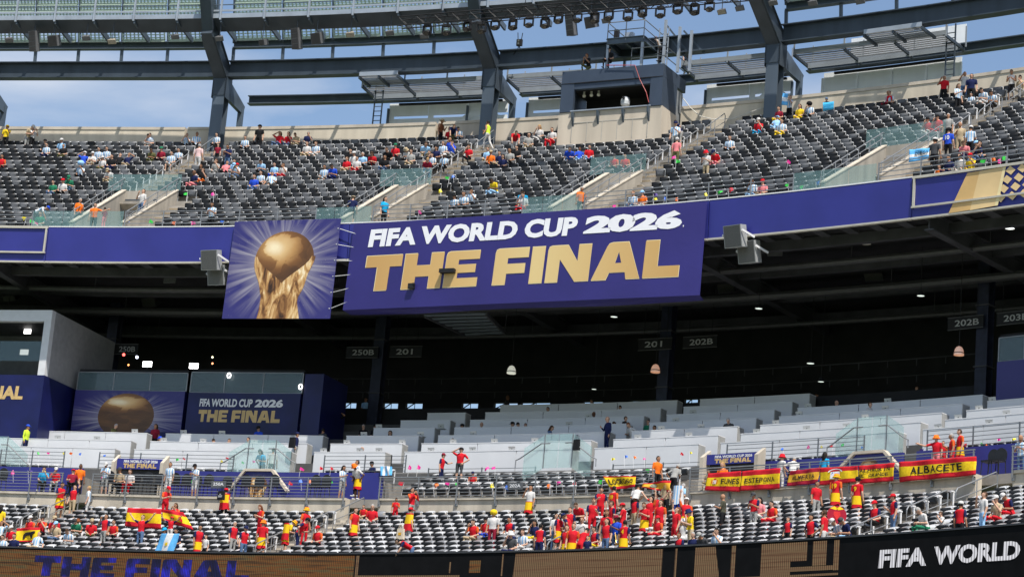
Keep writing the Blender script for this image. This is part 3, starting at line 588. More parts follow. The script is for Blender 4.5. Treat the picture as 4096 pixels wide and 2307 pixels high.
# ------------------------------------------------------------------ slab with railing behind the lower block
PZ = 18.1
SEG = [(-42, -27.7), (-26.1, -13.5), (-11.9, 1.2), (2.8, 15.7), (17.3, 34)]
for k, (a, b) in enumerate(SEG):
    m = MB(); m.sweep(CM, [(9.98, 15.5), (9.98, PZ - .13), (10.4, PZ - .13), (10.4, 15.5)], a, b); m.sweep(CM, [(9.9, PZ - .128), (9.9, PZ), (10.4, PZ), (10.4, PZ - .128)], a, b)
    tag(m.build('concrete_front', CONC), 'beige concrete wall below the %s stretch of mid-level railing from the left' % ORD[k], 'wall', 'concrete walls below the mid-level railing')
    e = empty('mid_railing', CM.at((a + b) / 2, 10, PZ), '%s stretch from the left of grey mid-level railing with thin bars' % ORD[k], 'railing', 'mid-level railings')
    m = MB()
    for i in range(6): z = PZ + .06 + i * .155; m.sweep(CM, [(9.86, z), (9.86, z + .022), (9.885, z + .022), (9.885, z)], a, b)
    m.sweep(CM, [(9.84, PZ + .93), (9.84, PZ + .975), (9.9, PZ + .975), (9.9, PZ + .93)], a, b); m.build('bars', RAILM, e)
    n = max(2, int(round((b - a) / 1.75)))
    for i in range(n + 1):
        q = a + .05 + (b - a - .1) * i / n; p = MB(); p.box(CM.at(q, 9.87, PZ + .33), (.045, .06, 1.3), CM.ang(q)); p.box(CM.at(q, 9.945, PZ - .3), (.13, .06, .24), CM.ang(q)); p.build('post', RAILM, e)
m = MB(); m.sweep(CM, [(10.4, PZ - .4), (10.4, PZ), (12.3, PZ), (12.3, PZ - .4)], MS0, MS1); tag(m.build('cross_aisle_floor', TREAD), kind='structure')
# middle block of seats straight behind the railing, between the second and third stairs
XR = (-11.4, 1.0); XN = 4
pr = [(10.401, PZ - .3)]
for i in range(XN): pr += [(10.401 + .84 * i, PZ - .08 + .38 * i), (10.4 + .84 * (i + 1), PZ - .08 + .38 * i)]
pr += [(10.4 + .84 * XN, PZ - .3)]
m = MB(); m.sweep(CM, pr, XR[0] - .3, XR[1] + .3); tag(m.build('middle_terrace', TREAD), kind='structure')
_old_slots = seat_slots
UPROWS = [(-27, -19.6), (-42, -29.5), (-16.2, -12.6), (3.2, 9.0), (12.2, 18.5), (-3.2, 1.6)]
def seat_slots(tier):
    if tier != 'X': yield from _old_slots(tier); return
    for i in range(XN):
        for k in range(int(XR[0] / .55), int(XR[1] / .55) + 1): yield i, k, k * .55, 10.85 + .84 * i, PZ - .08 + .38 * i
    for j, (a, b) in enumerate(UPROWS):
        if j == 5: continue
        for k in range(int((b - a) / .55)): yield 10 + j, k, a + .3 + k * .55, 13.2, 19.36
WBLUE = mat('wall_wrap_blue', (.026, .03, .19), .5, var=.15, scale=.7)
# blue wrapped wall carrying one more row, with its own railing
for j, (a, b) in enumerate([(-42, -28.0), (-26.5, -13.0), (3.0, 11.0), (11.6, 34)]):
    m = MB(); m.sweep(CM, [(12.3, PZ + .004), (12.3, 19.75), (12.45, 19.75), (12.45, PZ + .004)], a, b)
    w = m.build('blue_wrapped_wall', WBLUE); tag(w, ['royal blue wall behind the cross aisle at the far left', 'royal blue wall behind the black bar chairs', 'royal blue wall left of the cup print above the strung flags', 'royal blue wall at the far right of the cross aisle'][j], 'wall', 'blue wrapped walls')
    m = MB(); m.sweep(CM, [(12.46, PZ), (12.46, 19.36), (14.9, 19.36), (14.9, PZ)], a, b); tag(m.build('row_slab', TREAD), kind='structure')
RB = [(-42, -29.2), (-27.2, -20.3), (-15.9, -12.0), (-11.6, -6.6), (-3.0, 1.6), (3.0, 9.2), (12.0, 20)]
for j, (a, b) in enumerate(RB):
    d = 12.38 if j not in (3, 4) else 13.85; z = 19.76 if j not in (3, 4) else 19.4
    m = MB()
    for i in range(5): zz = z + .08 + i * .18; m.sweep(CM, [(d, zz), (d, zz + .024), (d + .025, zz + .024), (d + .025, zz)], a, b)
    n = max(2, int((b - a) / 1.8))
    for i in range(n + 1): m.box(CM.at(a + (b - a) * i / n, d + .012, z + .43), (.05, .05, .88), CM.ang(a))
    tag(m.build('row_railing', mat('dark_rail', (.17, .18, .19), .4, .5)), 'thin barred railing before the white desks, %s stretch from the left' % ORD[j], 'railing', 'railings before the white desks')
m = MB(); m.sweep(CM, [(13.7, PZ), (13.7, 19.38), (14.9, 19.38), (14.9, PZ)], -13.0, 3.0); tag(m.build('row_slab', TREAD), kind='structure')

# ------------------------------------------------------------------ press tribune: tiers of white desks
DZ, DR, DD, DP = 21.32, .755, 15.0, 1.68
GAPS = [-27.2, -18.2, -13.8, -5.0, .75, 9.7, 18.6]
NT = 8
pr = [(14.4, 19.0), (14.4, 20.1)]
for k in range(NT): pr += [(DD + DP * k - .3 + .001, DZ + DR * k - 1.1), (DD + DP * (k + 1) - .3, DZ + DR * k - 1.1)]
pr += [(DD + DP * NT + 4, DZ + DR * (NT - 1) - 1.1), (DD + DP * NT + 4, 19.0)]
m = MB(); m.sweep(CM, pr, MS0, MS1, 1.5); tag(m.build('press_terrace', mat('dark_terrace', (.09, .09, .09), .9)), kind='structure')
BLOCKS = [(-40, -27.75, 3), (-26.65, -18.75, 3), (-17.65, -14.25, 7), (-13.35, -5.5, 7), (-4.5, .25, 7), (1.25, 9.2, 5), (10.25, 18.1, 4)]
bn = ['behind the left glass stair', 'left of the middle glass stair', 'by the backpack man at the stair', 'across the middle', 'beside the suited man', 'above the strung flags', 'above the long flag at the right']
for bi, (a, b, nt) in enumerate(BLOCKS):
    for k in range(nt):
        d = DD + DP * k; zt = DZ + DR * k
        aa, bb = a, b
        if bi == 2 and k >= 3: aa = a + .55 * (k - 2)
        if bb - aa < 1.2: continue
        e = empty('press_desk', CM.at((aa + bb) / 2, d, zt - 1.1), 'white press desk %s, %s tier up' % (bn[bi], ORD[k]), 'desk', 'white press desks in tiers')
        n = max(1, int(round((bb - aa) / 2.35)))
        for i in range(n):
            m = MB(); q0, q1 = aa + (bb - aa) * i / n + .014, aa + (bb - aa) * (i + 1) / n - .014
            m.sweep(CM, [(d, zt - 1.05), (d - .0, zt - .035), (d + .03, zt - .035), (d + .03, zt - 1.05)], q0, q1); m.build('front_panel', DESK, e)
        m = MB(); m.sweep(CM, [(d - .012, zt - .033), (d - .012, zt), (d + .62, zt), (d + .62, zt - .033)], aa - .01, bb + .01); m.build('desk_top', WHITE, e)
        for q in (aa, bb):
            m = MB(); m.sweep(CM, [(d + .032, zt - 1.05), (d + .032, zt - .035), (d + .6, zt - .035), (d + .6, zt - 1.05)], q - .015, q + .015, cap=True); m.build('end_panel', mat('desk_end', (.34, .34, .33), .6), e)
# laptops and small monitors standing on the desks
LAP = [(231,1751),(388,1752),(459,1692),(539,1726),(655,1760),(797,1703),(838,1702),(734,1730),(888,1734),(812,1766),(1092,1708),(1017,1771),(1188,1714),(1293,1809),(1387,1775),(1439,1806),(1516,1805),(1609,1771),(1724,1804),(1812,1770),(1890,1802),(1977,1770),(2047,1802),(1455,1743),(1682,1740),(1515,1713),(1763,1710),(1893,1738),(2139,1766),(2276,1704),(2354,1670),(2551,1757),(2703,1686),(2646,1717),(2755,1743),(2804,1713),(2772,1654),(3026,1728),(3103,1694),(3227,1718),(3197,1658),(3232,1626),(3386,1710),(3541,1639),(3551,1611),(3461,1672),(3753,1714),(3833,1675),(3957,1694),(3916,1641),(4026,1657),(3969,1604)]
LAPM = mat('silver_laptop', (.52, .53, .54), .35, .5, var=.05); LAPK = mat('laptop_black', (.03, .03, .03), .4)
def desk_tier(px, py, up):
    best = None
    for k in range(NT - 1):
        s, z = CM.hit(px, py, DD + DP * k + .28); e = abs(z - (DZ + DR * k + up))
        if best is None or e < best[0]: best = (e, k, s)
    return best[1], best[2]
lapn = {}
for (px, py) in LAP:
    k, s = desk_tier(px, py, .12); d = DD + DP * k + .30; z = DZ + DR * k + .002; p = CM.at(s, d, z); a_ = CM.ang(s)
    N_ = Vector((-math.sin(a_), math.cos(a_), 0)); T_v = Vector((math.cos(a_), math.sin(a_), 0))
    bi = max([i for i in range(len(BLOCKS)) if s > BLOCKS[i][0]] or [0]); key = (k, bi); lapn[key] = lapn.get(key, 0) + 1
    e = empty('laptop', p, '%s laptop on the %s tier desk %s' % (ORD[lapn[key] - 1], ORD[k], bn[bi]), 'laptop', 'laptops on the press desks')
    m = MB(); m.box(p + N_ * .16 + Vector((0, 0, .012)), (.36, .25, .02), a_); m.build('keyboard_half', LAPM, e)
    m = MB(); upa = (Vector((0, 0, 1)) * .93 - N_ * .30).normalized(); m.box(p + N_ * .02 + upa * .125, (.37, .015, .25), ax=(T_v, T_v.cross(upa) * -1, upa)); sc_ = m.build('screen_half', LAPM, e)
    m = MB(); m.box(p + N_ * .008 + upa * .13, (.05, .004, .035), ax=(T_v, T_v.cross(upa) * -1, upa)); m.build('emblem', LAPK, sc_)

# ------------------------------------------------------------------ glass stair screens, portals and cup prints at the cross aisle
def glass_stair(pL, pR, wl, wr, ztop, ls, gk):
    """pL, pR: picture x of the upright panes; wl, wr: reach of the stair wings on either side in metres"""
    s0, s1 = CM.hit(pL, 1790, 12.5)[0], CM.hit(pR, 1790, 12.5)[0]
    e = empty('glass_stair_screen', CM.at((s0 + s1) / 2, 12.2, PZ), ls, 'glass screen', 'glass stair screens')
    for i in range(2):
        m = MB(); q0, q1 = s0 + (s1 - s0) * i / 2 + .02, s0 + (s1 - s0) * (i + 1) / 2 - .02; m.sweep(CM, [(12.5, 19.9), (12.5, ztop), (12.52, ztop), (12.52, 19.9)], q0, q1); m.build('glass_pane', gk, e)
    for sd, q, wg in ((-1, s0, wl), (1, s1, wr)):
        if not wg: continue
        m = MB(); P = [CM.at(q, 12.5, 19.9), CM.at(q, 12.5, ztop), CM.at(q + sd * wg, 12.42, ztop - wg * .72), CM.at(q + sd * wg, 12.42, 19.9 - wg * .72)]
        o_ = CM.at(q, 12.53, 0) - CM.at(q, 12.5, 0); m.prism(P, o_); m.build('glass_pane', gk, e)
        r_ = MB(); r_.tube([CM.at(q - sd * .3, 12.4, ztop - .45), CM.at(q + sd * .1, 12.4, ztop - .45), CM.at(q + sd * (wg + .1), 12.3, ztop - .5 - wg * .72), CM.at(q + sd * (wg + .3), 12.3, ztop - .6 - wg * .72), CM.at(q + sd * (wg + .3), 12.3, ztop - .95 - wg * .72)], .03); r_.build('handrail', RAILM, e)
        c = MB(); c.box(CM.at(q, 12.5, (19.9 + ztop) / 2), (.04, .05, ztop - 19.9), CM.ang(q)); c.build('clamp_post', RAILM, e)
def cup_portal(pL, pR, bL, bR, ls):
    """blue gable under the landing, printed with the cup"""
    s0, s1, t0, t1 = (CM.hit(p_, 1870 if p_ < 2000 else 1800, 12.1)[0] for p_ in (pL, pR, bL, bR))
    e = empty('cup_print_gable', CM.at((s0 + s1) / 2, 12.1, PZ), ls, 'wall', 'cup print gables')
    sm = (s0 + s1) / 2; k = [(t0, PZ + .02), (t1, PZ + .02), (t1, PZ + .62), (s1, 19.74), (s0, 19.74), (t0, PZ + .62)]
    m = MB(); m.prism([CM.at(q, 12.1, z) for q, z in k], CM.at(sm, 12.25, 0) - CM.at(sm, 12.1, 0)); m.build('gable_wall', BLUE, e)
    m = MB()
    for (q0, z0), (q1, z1) in ((k[2], k[3]), (k[3], k[4]), (k[4], k[5])): m.bar(CM.at(q0, 12.1, z0 + .06), CM.at(q1, 12.1, z1 + .06), .30, .12)
    m.build('pale_coping', CONCL, e)
    st = Strip(CM, s0 - .1, s1 + .1, PZ + .03, 19.62, 12.09); uvmesh('ray_print', st, gridpolys(4, 4), rays_mat('rays_small', .5, .45, 1.6), .006, e); golden_cup(st, e, .5, .62, .30, .32, (0, .12), .014)
glass_stair(995, 1104, .9, .8, 21.4, 'glass stair screen with two people leaning behind it, middle left', GLSP)
glass_stair(-70, 28, .5, 1.3, 21.35, 'glass stair screen at the far left below the green-shirted steward', GLSP)
glass_stair(2178, 2290, .9, .95, 21.5, 'pale glass stair screen with a black backpack on its corner', GLSP)
glass_stair(3426, 3543, .9, .8, 21.45, 'glass stair screen above the cup print at the right', GLSP)
cup_portal(985, 1093, 929, 1160, 'blue gable printed with a cup, behind the black chairs'); cup_portal(3422, 3540, 3332, 3622, 'blue gable printed with a cup, above the strung flags')
m = MB(); P = [(-7.4, 19.5), (-3.9, 19.5), (-4.1, 20.15), (-6.4, 20.15)]; m.prism([CM.at(q, 13.3, z - .55) for q, z in P], CM.at(-6, 13.6, 0) - CM.at(-6, 13.3, 0)); tag(m.build('landing_wall', CONCL), 'pale concrete landing wall under the large glass screen', 'wall')
# small lettered lintels over the two tunnels
def lintel(pxL, pxR, yT, yB, ls, d=11.95):
    s0, z1 = CM.hit(pxL, yT, d); s1, z1b = CM.hit(pxR, yT, d); z0 = CM.hit(pxL, yB, d)[1]
    e = empty('lettered_lintel', CM.at((s0 + s1) / 2, d, z0), ls, 'banner', 'lettered lintels over the tunnels')
    m = MB(); m.sweep(CM, [(d, z0), (d, z1), (d + .12, z1), (d + .12, z0)], s0, s1); m.build('cover', BLUE, e)
    st = Strip(CM, s0, s1, z0, z1, d - .002); m = MB(); letters(m, st, 'FIFA WORLD CUP 2026', .16, .60, .90, .88, .008, .04, .05); m.build('white_lettering', WHITE, e)
    m = MB(); heading(m, st, .16, .10, .88, .54, .008, .03); m.build('gold_lettering', mat('flat_gold', (.55, .38, .16), .5), e)
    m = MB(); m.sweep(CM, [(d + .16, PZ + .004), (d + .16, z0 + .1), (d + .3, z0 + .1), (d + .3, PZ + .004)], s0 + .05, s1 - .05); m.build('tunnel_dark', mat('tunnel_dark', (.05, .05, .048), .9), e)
    for q in (s0 - .09, s1 + .09): m = MB(); m.sweep(CM, [(d - .25, PZ + .004), (d - .25, z0 + .3), (d + .35, z1 + .25), (d + .35, PZ + .004)], q - .08, q + .08); m.build('jamb', CONC, e)
lintel(470, 652, 1832, 1873, 'blue lintel lettered FIFA WORLD CUP 2026 THE FINAL behind black chairs'); lintel(2828, 3030, 1818, 1858, 'blue lintel lettered FIFA WORLD CUP 2026 THE FINAL above the flag row', 11.6)
# section signs hung on the mid railing
for (px, py, tx, ls) in ((2062, 1943, '202A', 'grey sign reading 202A on the mid-level railing'), (875, 1936, '250A', 'small grey sign reading 250A behind the bag carrier')):
    s, z = CM.hit(px, py, 9.83); m = MB(); m.sweep(CM, [(9.80, z - .16), (9.80, z + .17), (9.825, z + .17), (9.825, z - .16)], s - .36, s + .36)
    o = m.build('section_sign', mat('sign_charcoal', (.09, .095, .10), .5)); tag(o, ls, 'sign'); l = MB(); letters(l, Strip(CM, s - .36, s + .36, z - .16, z + .17, 9.798), tx, .14, .3, .86, .75, .006, .02); l.build('lettering', WHITE, o)
# black bar chairs on the cross aisle
CH = [(16,1870),(442,1881),(497,1881),(545,1889),(595,1886),(644,1892),(704,1889),(748,1893),(791,1897),(838,1895),(912,1901),(987,1897),(1040,1901),(1100,1896),(1266,1897),(1308,1897),(3975,1795),(4005,1790)]
CHM = mat('black_chair', (.012, .012, .013), .4, var=.2); proto = None
for j, (px, py) in enumerate(CH):
    s, z = CM.hit(px, py, 11.1); p = CM.at(s, 11.1, PZ + .004); a_ = CM.ang(s)
    if proto is None:
        proto = empty('bar_chair', (0, 0, 0)); b = MB(); K = 12; P = [(.24 * math.cos(math.pi * i / K), 0, .95 + .30 * math.sin(math.pi * i / K)) for i in range(K + 1)] + [(-.22, -.02, .72), (.22, -.02, .72)]
        b.prism(P, (0, .05, 0)); b.build('backrest', CHM, proto)
        b = MB(); b.box((0, -.22, .66), (.46, .44, .07)); b.build('seat', CHM, proto)
        for x in (-.2, .2):
            for y in (-.4, .0): b = MB(); b.tube([(x, y, .63), (x * 1.15, y * 1.08, 0)], .018, 5); b.build('leg', CHM, proto)
        c = proto; c.location = p
    else: c = copy_tree(proto, p)
    c.rotation_euler = (0, 0, a_); c.scale = (1.12, 1.12, max(.9, min(1.35, (z - PZ) / 1.25))); tag(c, ('black round-backed bar chair on the cross aisle, %s from the left' % ORD[j]) if j < 16 else 'black round-backed chair beside the long flag, %s one' % ORD[j - 16], 'chair', 'black bar chairs')
# bright giveaway flags stuck between the seats
FC = {'g': ('green', (.05, .55, .08)), 'p': ('pink', (.85, .05, .35)), 'y': ('yellow', (.80, .68, .03)), 'o': ('orange', (.85, .18, .03)), 'b': ('blue', (.08, .22, .75)), 'v': ('purple', (.08, .05, .22)), 'r': ('red', (.7, .03, .05))}
FL = [(157,1815,'g'),(197,1817,'p'),(252,1819,'y'),(286,1820,'o'),(323,1821,'b'),(423,1826,'b'),(57,1895,'p'),(118,1898,'v'),(170,1893,'y'),(418,1911,'p'),(503,1907,'y'),(533,1916,'b'),(591,1920,'g'),(704,1843,'g'),(731,1835,'r'),(882,1847,'y'),(912,1838,'r'),(966,1851,'g'),(1010,1851,'p'),(755,1925,'g'),(788,1919,'y'),(1209,1927,'b'),(1246,1930,'o'),(1154,1936,'r'),(1316,1935,'g'),(1199,1878,'p'),(1278,1878,'r'),(1321,1877,'r'),(1632,1875,'p'),(1668,1875,'p'),(1608,1945,'r'),(1740,1952,'o'),(1796,1941,'p'),(1832,1938,'g'),(1975,1948,'y'),(2019,1953,'b'),(1956,1872,'p'),(1982,1874,'p'),(2201,1950,'o'),(2228,1938,'p'),(2304,1938,'r'),(2407,1936,'g'),(2446,1841,'y'),(2500,1832,'b'),(2536,1836,'o'),(2581,1836,'p'),(2595,1890,'g'),(2722,1818,'r'),(2760,1816,'y'),(3135,1799,'b'),(3228,1792,'p'),(3282,1791,'y'),(3332,1785,'r'),(3377,1784,'g'),(3262,1858,'y'),(3443,1792,'b'),(3690,1809,'v'),(3922,1779,'g'),(3955,1779,'o'),(3990,1763,'p'),(4050,1765,'y'),(3866,1785,'r'),(750,780,'g'),(857,781,'p'),(1672,852,'p'),(1768,768,'y'),(1818,708,'b'),(1792,720,'g'),(2703,632,'p'),(2703,652,'g'),(2618,790,'v'),(3147,652,'p'),(118,893,'g'),(140,898,'p'),(97,882,'y'),(595,893,'g'),(700,898,'o'),(765,898,'p'),(890,895,'b'),(507,895,'b'),(2464,828,'p'),(2617,806,'y'),(2655,803,'b'),(2712,803,'o'),(2830,783,'y'),(2874,779,'g'),(2919,771,'r'),(3153,747,'g'),(3208,759,'g'),(3268,743,'b'),(3940,655,'g'),(3968,650,'o'),(4005,652,'p'),(4025,640,'g'),(1495,1060-0,'x')]
fn = {}
for (px, py, c) in FL:
    if c == 'x': continue
    nm, rgb = FC[c]
    if py > 1860: C, d = CM, 10.55
    elif py > 1200: C, d = CM, 13.05
    elif py > 850: C, d = CF, .45
    else:
        C = CF; best = min(((abs(CF.hit(px, py, .45 + UP * i)[1] - (UZ + UR * i + .85)), i) for i in range(UN)), key=lambda t_: t_[0]); d = .45 + UP * best[1]
    if C is CM and py > 1860 and -27 < sM(px, py, 10.55) < -13: d = 11.2
    s, z = C.hit(px, py, d); p = C.at(s, d, z); a_ = C.ang(s); Tv = Vector((math.cos(a_), math.sin(a_), 0)); fn[c, C is CM] = fn.get((c, C is CM), 0) + 1; rr = random.Random(px * 7 + py)
    sg = rr.choice((-1, 1)); q_s = .62 if d == 13.05 else .9; h = (.15 + rr.random() * .12) * q_s; w = (.17 + rr.random() * .12) * q_s; ti = rr.uniform(-.6, .6); ux = Tv * math.cos(ti) + Vector((0, 0, math.sin(ti))); uz = Vector((0, 0, math.cos(ti))) - Tv * math.sin(ti)
    base = p - Vector((0, 0, .42)); e = empty('hand_flag', base, '%s of the small %s giveaway flags in the %s, counted from the left' % (ORD[fn[c, C is CM] - 1], nm, 'lower stand' if C is CM else 'upper deck'), 'flag', 'giveaway flags')
    m = MB(); m.tube([base, p + uz * h], .008, 4); m.build('stick', WHITE, e)
    m = MB(); Nn = Vector((-Tv.y, Tv.x, 0)); K = 4; vs = []
    for i in range(K + 1):
        u_ = i / K; o_ = Nn * .035 * math.sin(u_ * 6 + ti * 3)
        for v_ in (0, 1): vs.append(p + ux * (sg * w * u_) + uz * (h * (v_ * (1 - .45 * u_) + .22 * u_)) - uz * (.03 * u_) + o_)
    vs += [v_ + Nn * .004 for v_ in vs]; n2 = 2 * (K + 1); fs = []
    for i in range(K): q_ = 2 * i; fs += [(q_, q_ + 2, q_ + 3, q_ + 1), (n2 + q_ + 1, n2 + q_ + 3, n2 + q_ + 2, n2 + q_)]
    m.add(vs, fs); m.build('pennant', cloth('pennant_' + nm, rgb, .5), e)
# ------------------------------------------------------------------ dark space under the upper deck
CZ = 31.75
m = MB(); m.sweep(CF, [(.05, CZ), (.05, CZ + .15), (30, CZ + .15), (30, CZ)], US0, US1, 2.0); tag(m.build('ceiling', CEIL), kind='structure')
m = MB()
for i in range(0, 58): q = US0 + 2 + i * 1.45; m.bar(CF.at(q, .4, CZ - .06), CF.at(q, 3.2, CZ - .06), .5, .11)
tag(m.build('ceiling_ribs', CEILG), kind='structure')
BEAMS = [-42.5, -30.0, -17.0, -4.0, 9.0, 22.0]
for j, q in enumerate(BEAMS):
    m = MB(); m.ibeam(CF.at(q, .3, CZ - .45), CF.at(q, 27, CZ - .45), .45, .85, .07, .06); o = m.build('ceiling_beam', CEILG); tag(o, 'dark steel beam running back under the upper deck, %s from the left' % ORD[j], 'beam', 'ceiling beams under the upper deck')
for j, (d, w, h, z) in enumerate(((2.2, .3, .5, -.3), (6.5, .3, .5, -.3), (11, .3, .55, -.35), (15.5, .35, .6, -.4), (20, .35, .6, -.4))):
    m = MB(); m.sweep(CF, [(d - w / 2, CZ + z - h / 2), (d - w / 2, CZ + z + h / 2), (d + w / 2, CZ + z + h / 2), (d + w / 2, CZ + z - h / 2)], US0, US1, 2); tag(m.build('ceiling_purlin', CEILG), 'dark purlin following the curve under the ceiling, %s from the front' % ORD[j], 'beam', 'ceiling purlins')
for j, (d, r_, z) in enumerate(((4.2, .16, -.75), (8.4, .22, -.95), (13.2, .14, -1.2))):
    m = MB(); m.tube([CF.at(US0 + i * 1.5, d, CZ + z) for i in range(int((US1 - US0) / 1.5))], r_, 8)
    for i in range(12): q = US0 + 3 + i * 7; m.tube([CF.at(q, d, CZ), CF.at(q, d, CZ + z)], .02, 4)
    tag(m.build('ceiling_pipe', mat('dull_duct', (.085, .085, .09), .5, .3)), ['thin', 'thick', 'rearmost'][j] + ' grey service pipe hung below the dark ceiling', 'pipe', 'service pipes')
# dark steel columns rising through the desks
COLS = [(420, 1640), (1500, 1640), (2655, 1600), (3932, 1560)]
cs = []
for j, (px, py) in enumerate(COLS):
    d = 25.5; s, _ = CM.hit(px, py, d); cs.append(s); e = empty('stand_column', CM.at(s, d, 23.5), ['dark blue column behind the studio lights at the left', 'dark blue column between the hanging signs 250B and 201', 'dark blue column between the hanging signs 201 and 202B', 'dark blue column between the hanging signs 202B and 203B'][j], 'column', 'columns under the deck')
    a_ = CM.ang(s); T_v = Vector((math.cos(a_), math.sin(a_), 0)); m = MB(); m.ibeam(CM.at(s, d, 23.5), CM.at(s, d, CZ), .62, .6, .07, .06, up=(-math.sin(a_), math.cos(a_), 0)); m.build('shaft', mat('column_navy', (.018, .022, .042), .5, .2, var=.3), e)
    m = MB(); m.box(CM.at(s, d, 26.6), (.75, .75, .06), a_); m.box(CM.at(s, d, 29.6), (.75, .75, .06), a_); m.build('splice_plate', CEILG, e)
# hanging section signs
SG = [(505, 1396, '250B'), (1448, 1409, '250B'), (1624, 1406, '201'), (2620, 1376, '201'), (2800, 1367, '202B'), (3862, 1290, '202B'), (4058, 1270, '203B')]
SGL = ['250B above the coloured spotlights', '250B left of the column in the middle', '201 right of the column in the middle', '201 left of the next column', '202B right of that column', '202B left of the column at the right', '203B at the right edge of the picture']
for j, (px, py, tx) in enumerate(SG):
    d = 25.0; s, z = CM.hit(px, py, d); m = MB(); m.sweep(CM, [(d, z - .28), (d, z + .28), (d + .05, z + .28), (d + .05, z - .28)], s - .75, s + .75); o = m.build('hanging_sign', BLACKM); tag(o, 'black hanging sign reading ' + SGL[j], 'sign', 'hanging section signs')
    l = MB(); st = Strip(CM, s - .75, s + .75, z - .28, z + .28, d - .003); letters(l, st, tx, .2, .22, .2 + .17 * len(tx), .78, .008, .015); l.build('lettering', mat('sign_letter_white', (.42, .42, .42), .5), o)
    l = MB(); l.sweep(CM, [(d - .02, z + .285), (d - .02, z + .315), (d + .03, z + .315), (d + .03, z + .285)], s - .75, s + .75); l.sweep(CM, [(d - .02, z - .315), (d - .02, z - .285), (d + .03, z - .285), (d + .03, z - .315)], s - .75, s + .75); l.build('edge_strip', mat('sign_edge', (.10, .10, .10), .5), o)
    l = MB(); l.tube([CM.at(s - .5, d, z + .3), CM.at(s - .5, d, CZ)], .015, 4); l.tube([CM.at(s + .5, d, z + .3), CM.at(s + .5, d, CZ)], .015, 4); l.build('hanger', BLACKM, o)
# back wall with the slot of daylight
BD = 33.0; zs0 = CM.hit(1900, 1634, BD)[1]; zs1 = CM.hit(1900, 1610, BD)[1]
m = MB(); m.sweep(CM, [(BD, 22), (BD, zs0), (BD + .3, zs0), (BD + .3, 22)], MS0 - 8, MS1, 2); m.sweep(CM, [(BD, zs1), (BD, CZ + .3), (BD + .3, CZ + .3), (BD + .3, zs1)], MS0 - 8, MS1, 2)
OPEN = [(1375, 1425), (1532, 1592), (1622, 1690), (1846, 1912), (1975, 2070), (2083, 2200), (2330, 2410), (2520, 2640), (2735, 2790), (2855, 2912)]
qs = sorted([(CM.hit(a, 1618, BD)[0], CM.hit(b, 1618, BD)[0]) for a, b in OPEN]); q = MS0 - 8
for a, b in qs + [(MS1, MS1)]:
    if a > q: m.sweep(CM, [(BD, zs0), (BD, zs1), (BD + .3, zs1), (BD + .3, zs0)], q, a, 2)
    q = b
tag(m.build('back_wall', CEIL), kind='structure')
for j, (a, b) in enumerate(qs):
    m = MB(); m.bar(CM.at(a, BD + .12, zs0), CM.at((a + b) / 2, BD + .12, zs1), .05, .05); m.bar(CM.at((a + b) / 2, BD + .12, zs0), CM.at((a + b) / 2, BD + .12, zs1), .04, .04)
    tag(m.build('slot_brace', BLACKM), 'black brace in the %s bright slot of the back wall from the left' % ORD[j], 'brace', 'braces in the back wall slots')
m = MB(); m.sweep(CM, [(BD - 7, 24.5), (BD - 7, 25.9), (BD, 25.9), (BD, 24.5)], MS0 - 8, MS1, 2); tag(m.build('concourse_floor', CEIL), kind='structure')
# rail pipes with clamps across the dark space
for j, (y0, y1, d) in enumerate(((1500, 1470, 29), (1555, 1535, 31))):
    m = MB(); s0, z0 = CM.hit(1250, y0, d); s1, z1 = CM.hit(3900, y1 - 40, d); z = (z0 + z1) / 2; n = 24
    m.tube([CM.at(s0 + (s1 - s0) * i / n, d, z) for i in range(n + 1)], .035, 5)
    for i in range(n): m.tube([CM.at(s0 + (s1 - s0) * i / n, d, z), CM.at(s0 + (s1 - s0) * i / n, d, z - .35)], .03, 4)
    tag(m.build('hanger_rail', CEILG), ['upper', 'lower'][j] + ' dark rail with short hangers deep under the deck', 'rail', 'hanger rails')

# ------------------------------------------------------------------ lamps
def lit(name, c, e_): return mat(name, (.6, .6, .6), .4, var=0, emit=c, estr=e_)
BELL = mat('bell_lamp_metal', (.30, .28, .25), .4, .5); 
for j, (px, py, on) in enumerate(((30, 1088, 1), (520, 1092, 0), (3466, 960, 0), (4040, 898, 1))):
    d = 2.6; s, z = CF.hit(px, py, d); e = empty('bell_lamp', CF.at(s, d, z - .28), ['lit bell lamp under the fascia at the far left', 'unlit bell lamp under the plain left fascia', 'unlit bell lamp under the right fascia', 'lit bell lamp under the framed screen at the far right'][j], 'lamp', 'bell lamps under the fascia')
    m = MB(); m.lathe(CF.at(s, d, z), [(.06, .36), (.10, .34), (.12, .12), (.15, .08), (.19, -.12), (.22, -.2)], 14, cap=False); m.build('shade', BELL, e, True)
    m = MB(); m.tube([CF.at(s, d, z + .34), CF.at(s, d, CZ)], .03, 6); m.build('stem', CEILG, e)
    m = MB(); m.lathe(CF.at(s, d, z), [(.02, -.17), (.21, -.18)], 14); m.build('lens', lit('lamp_on', (.95, 1, .95), 1.6) if on else mat('lens_off', (.4, .4, .38), .3), e)
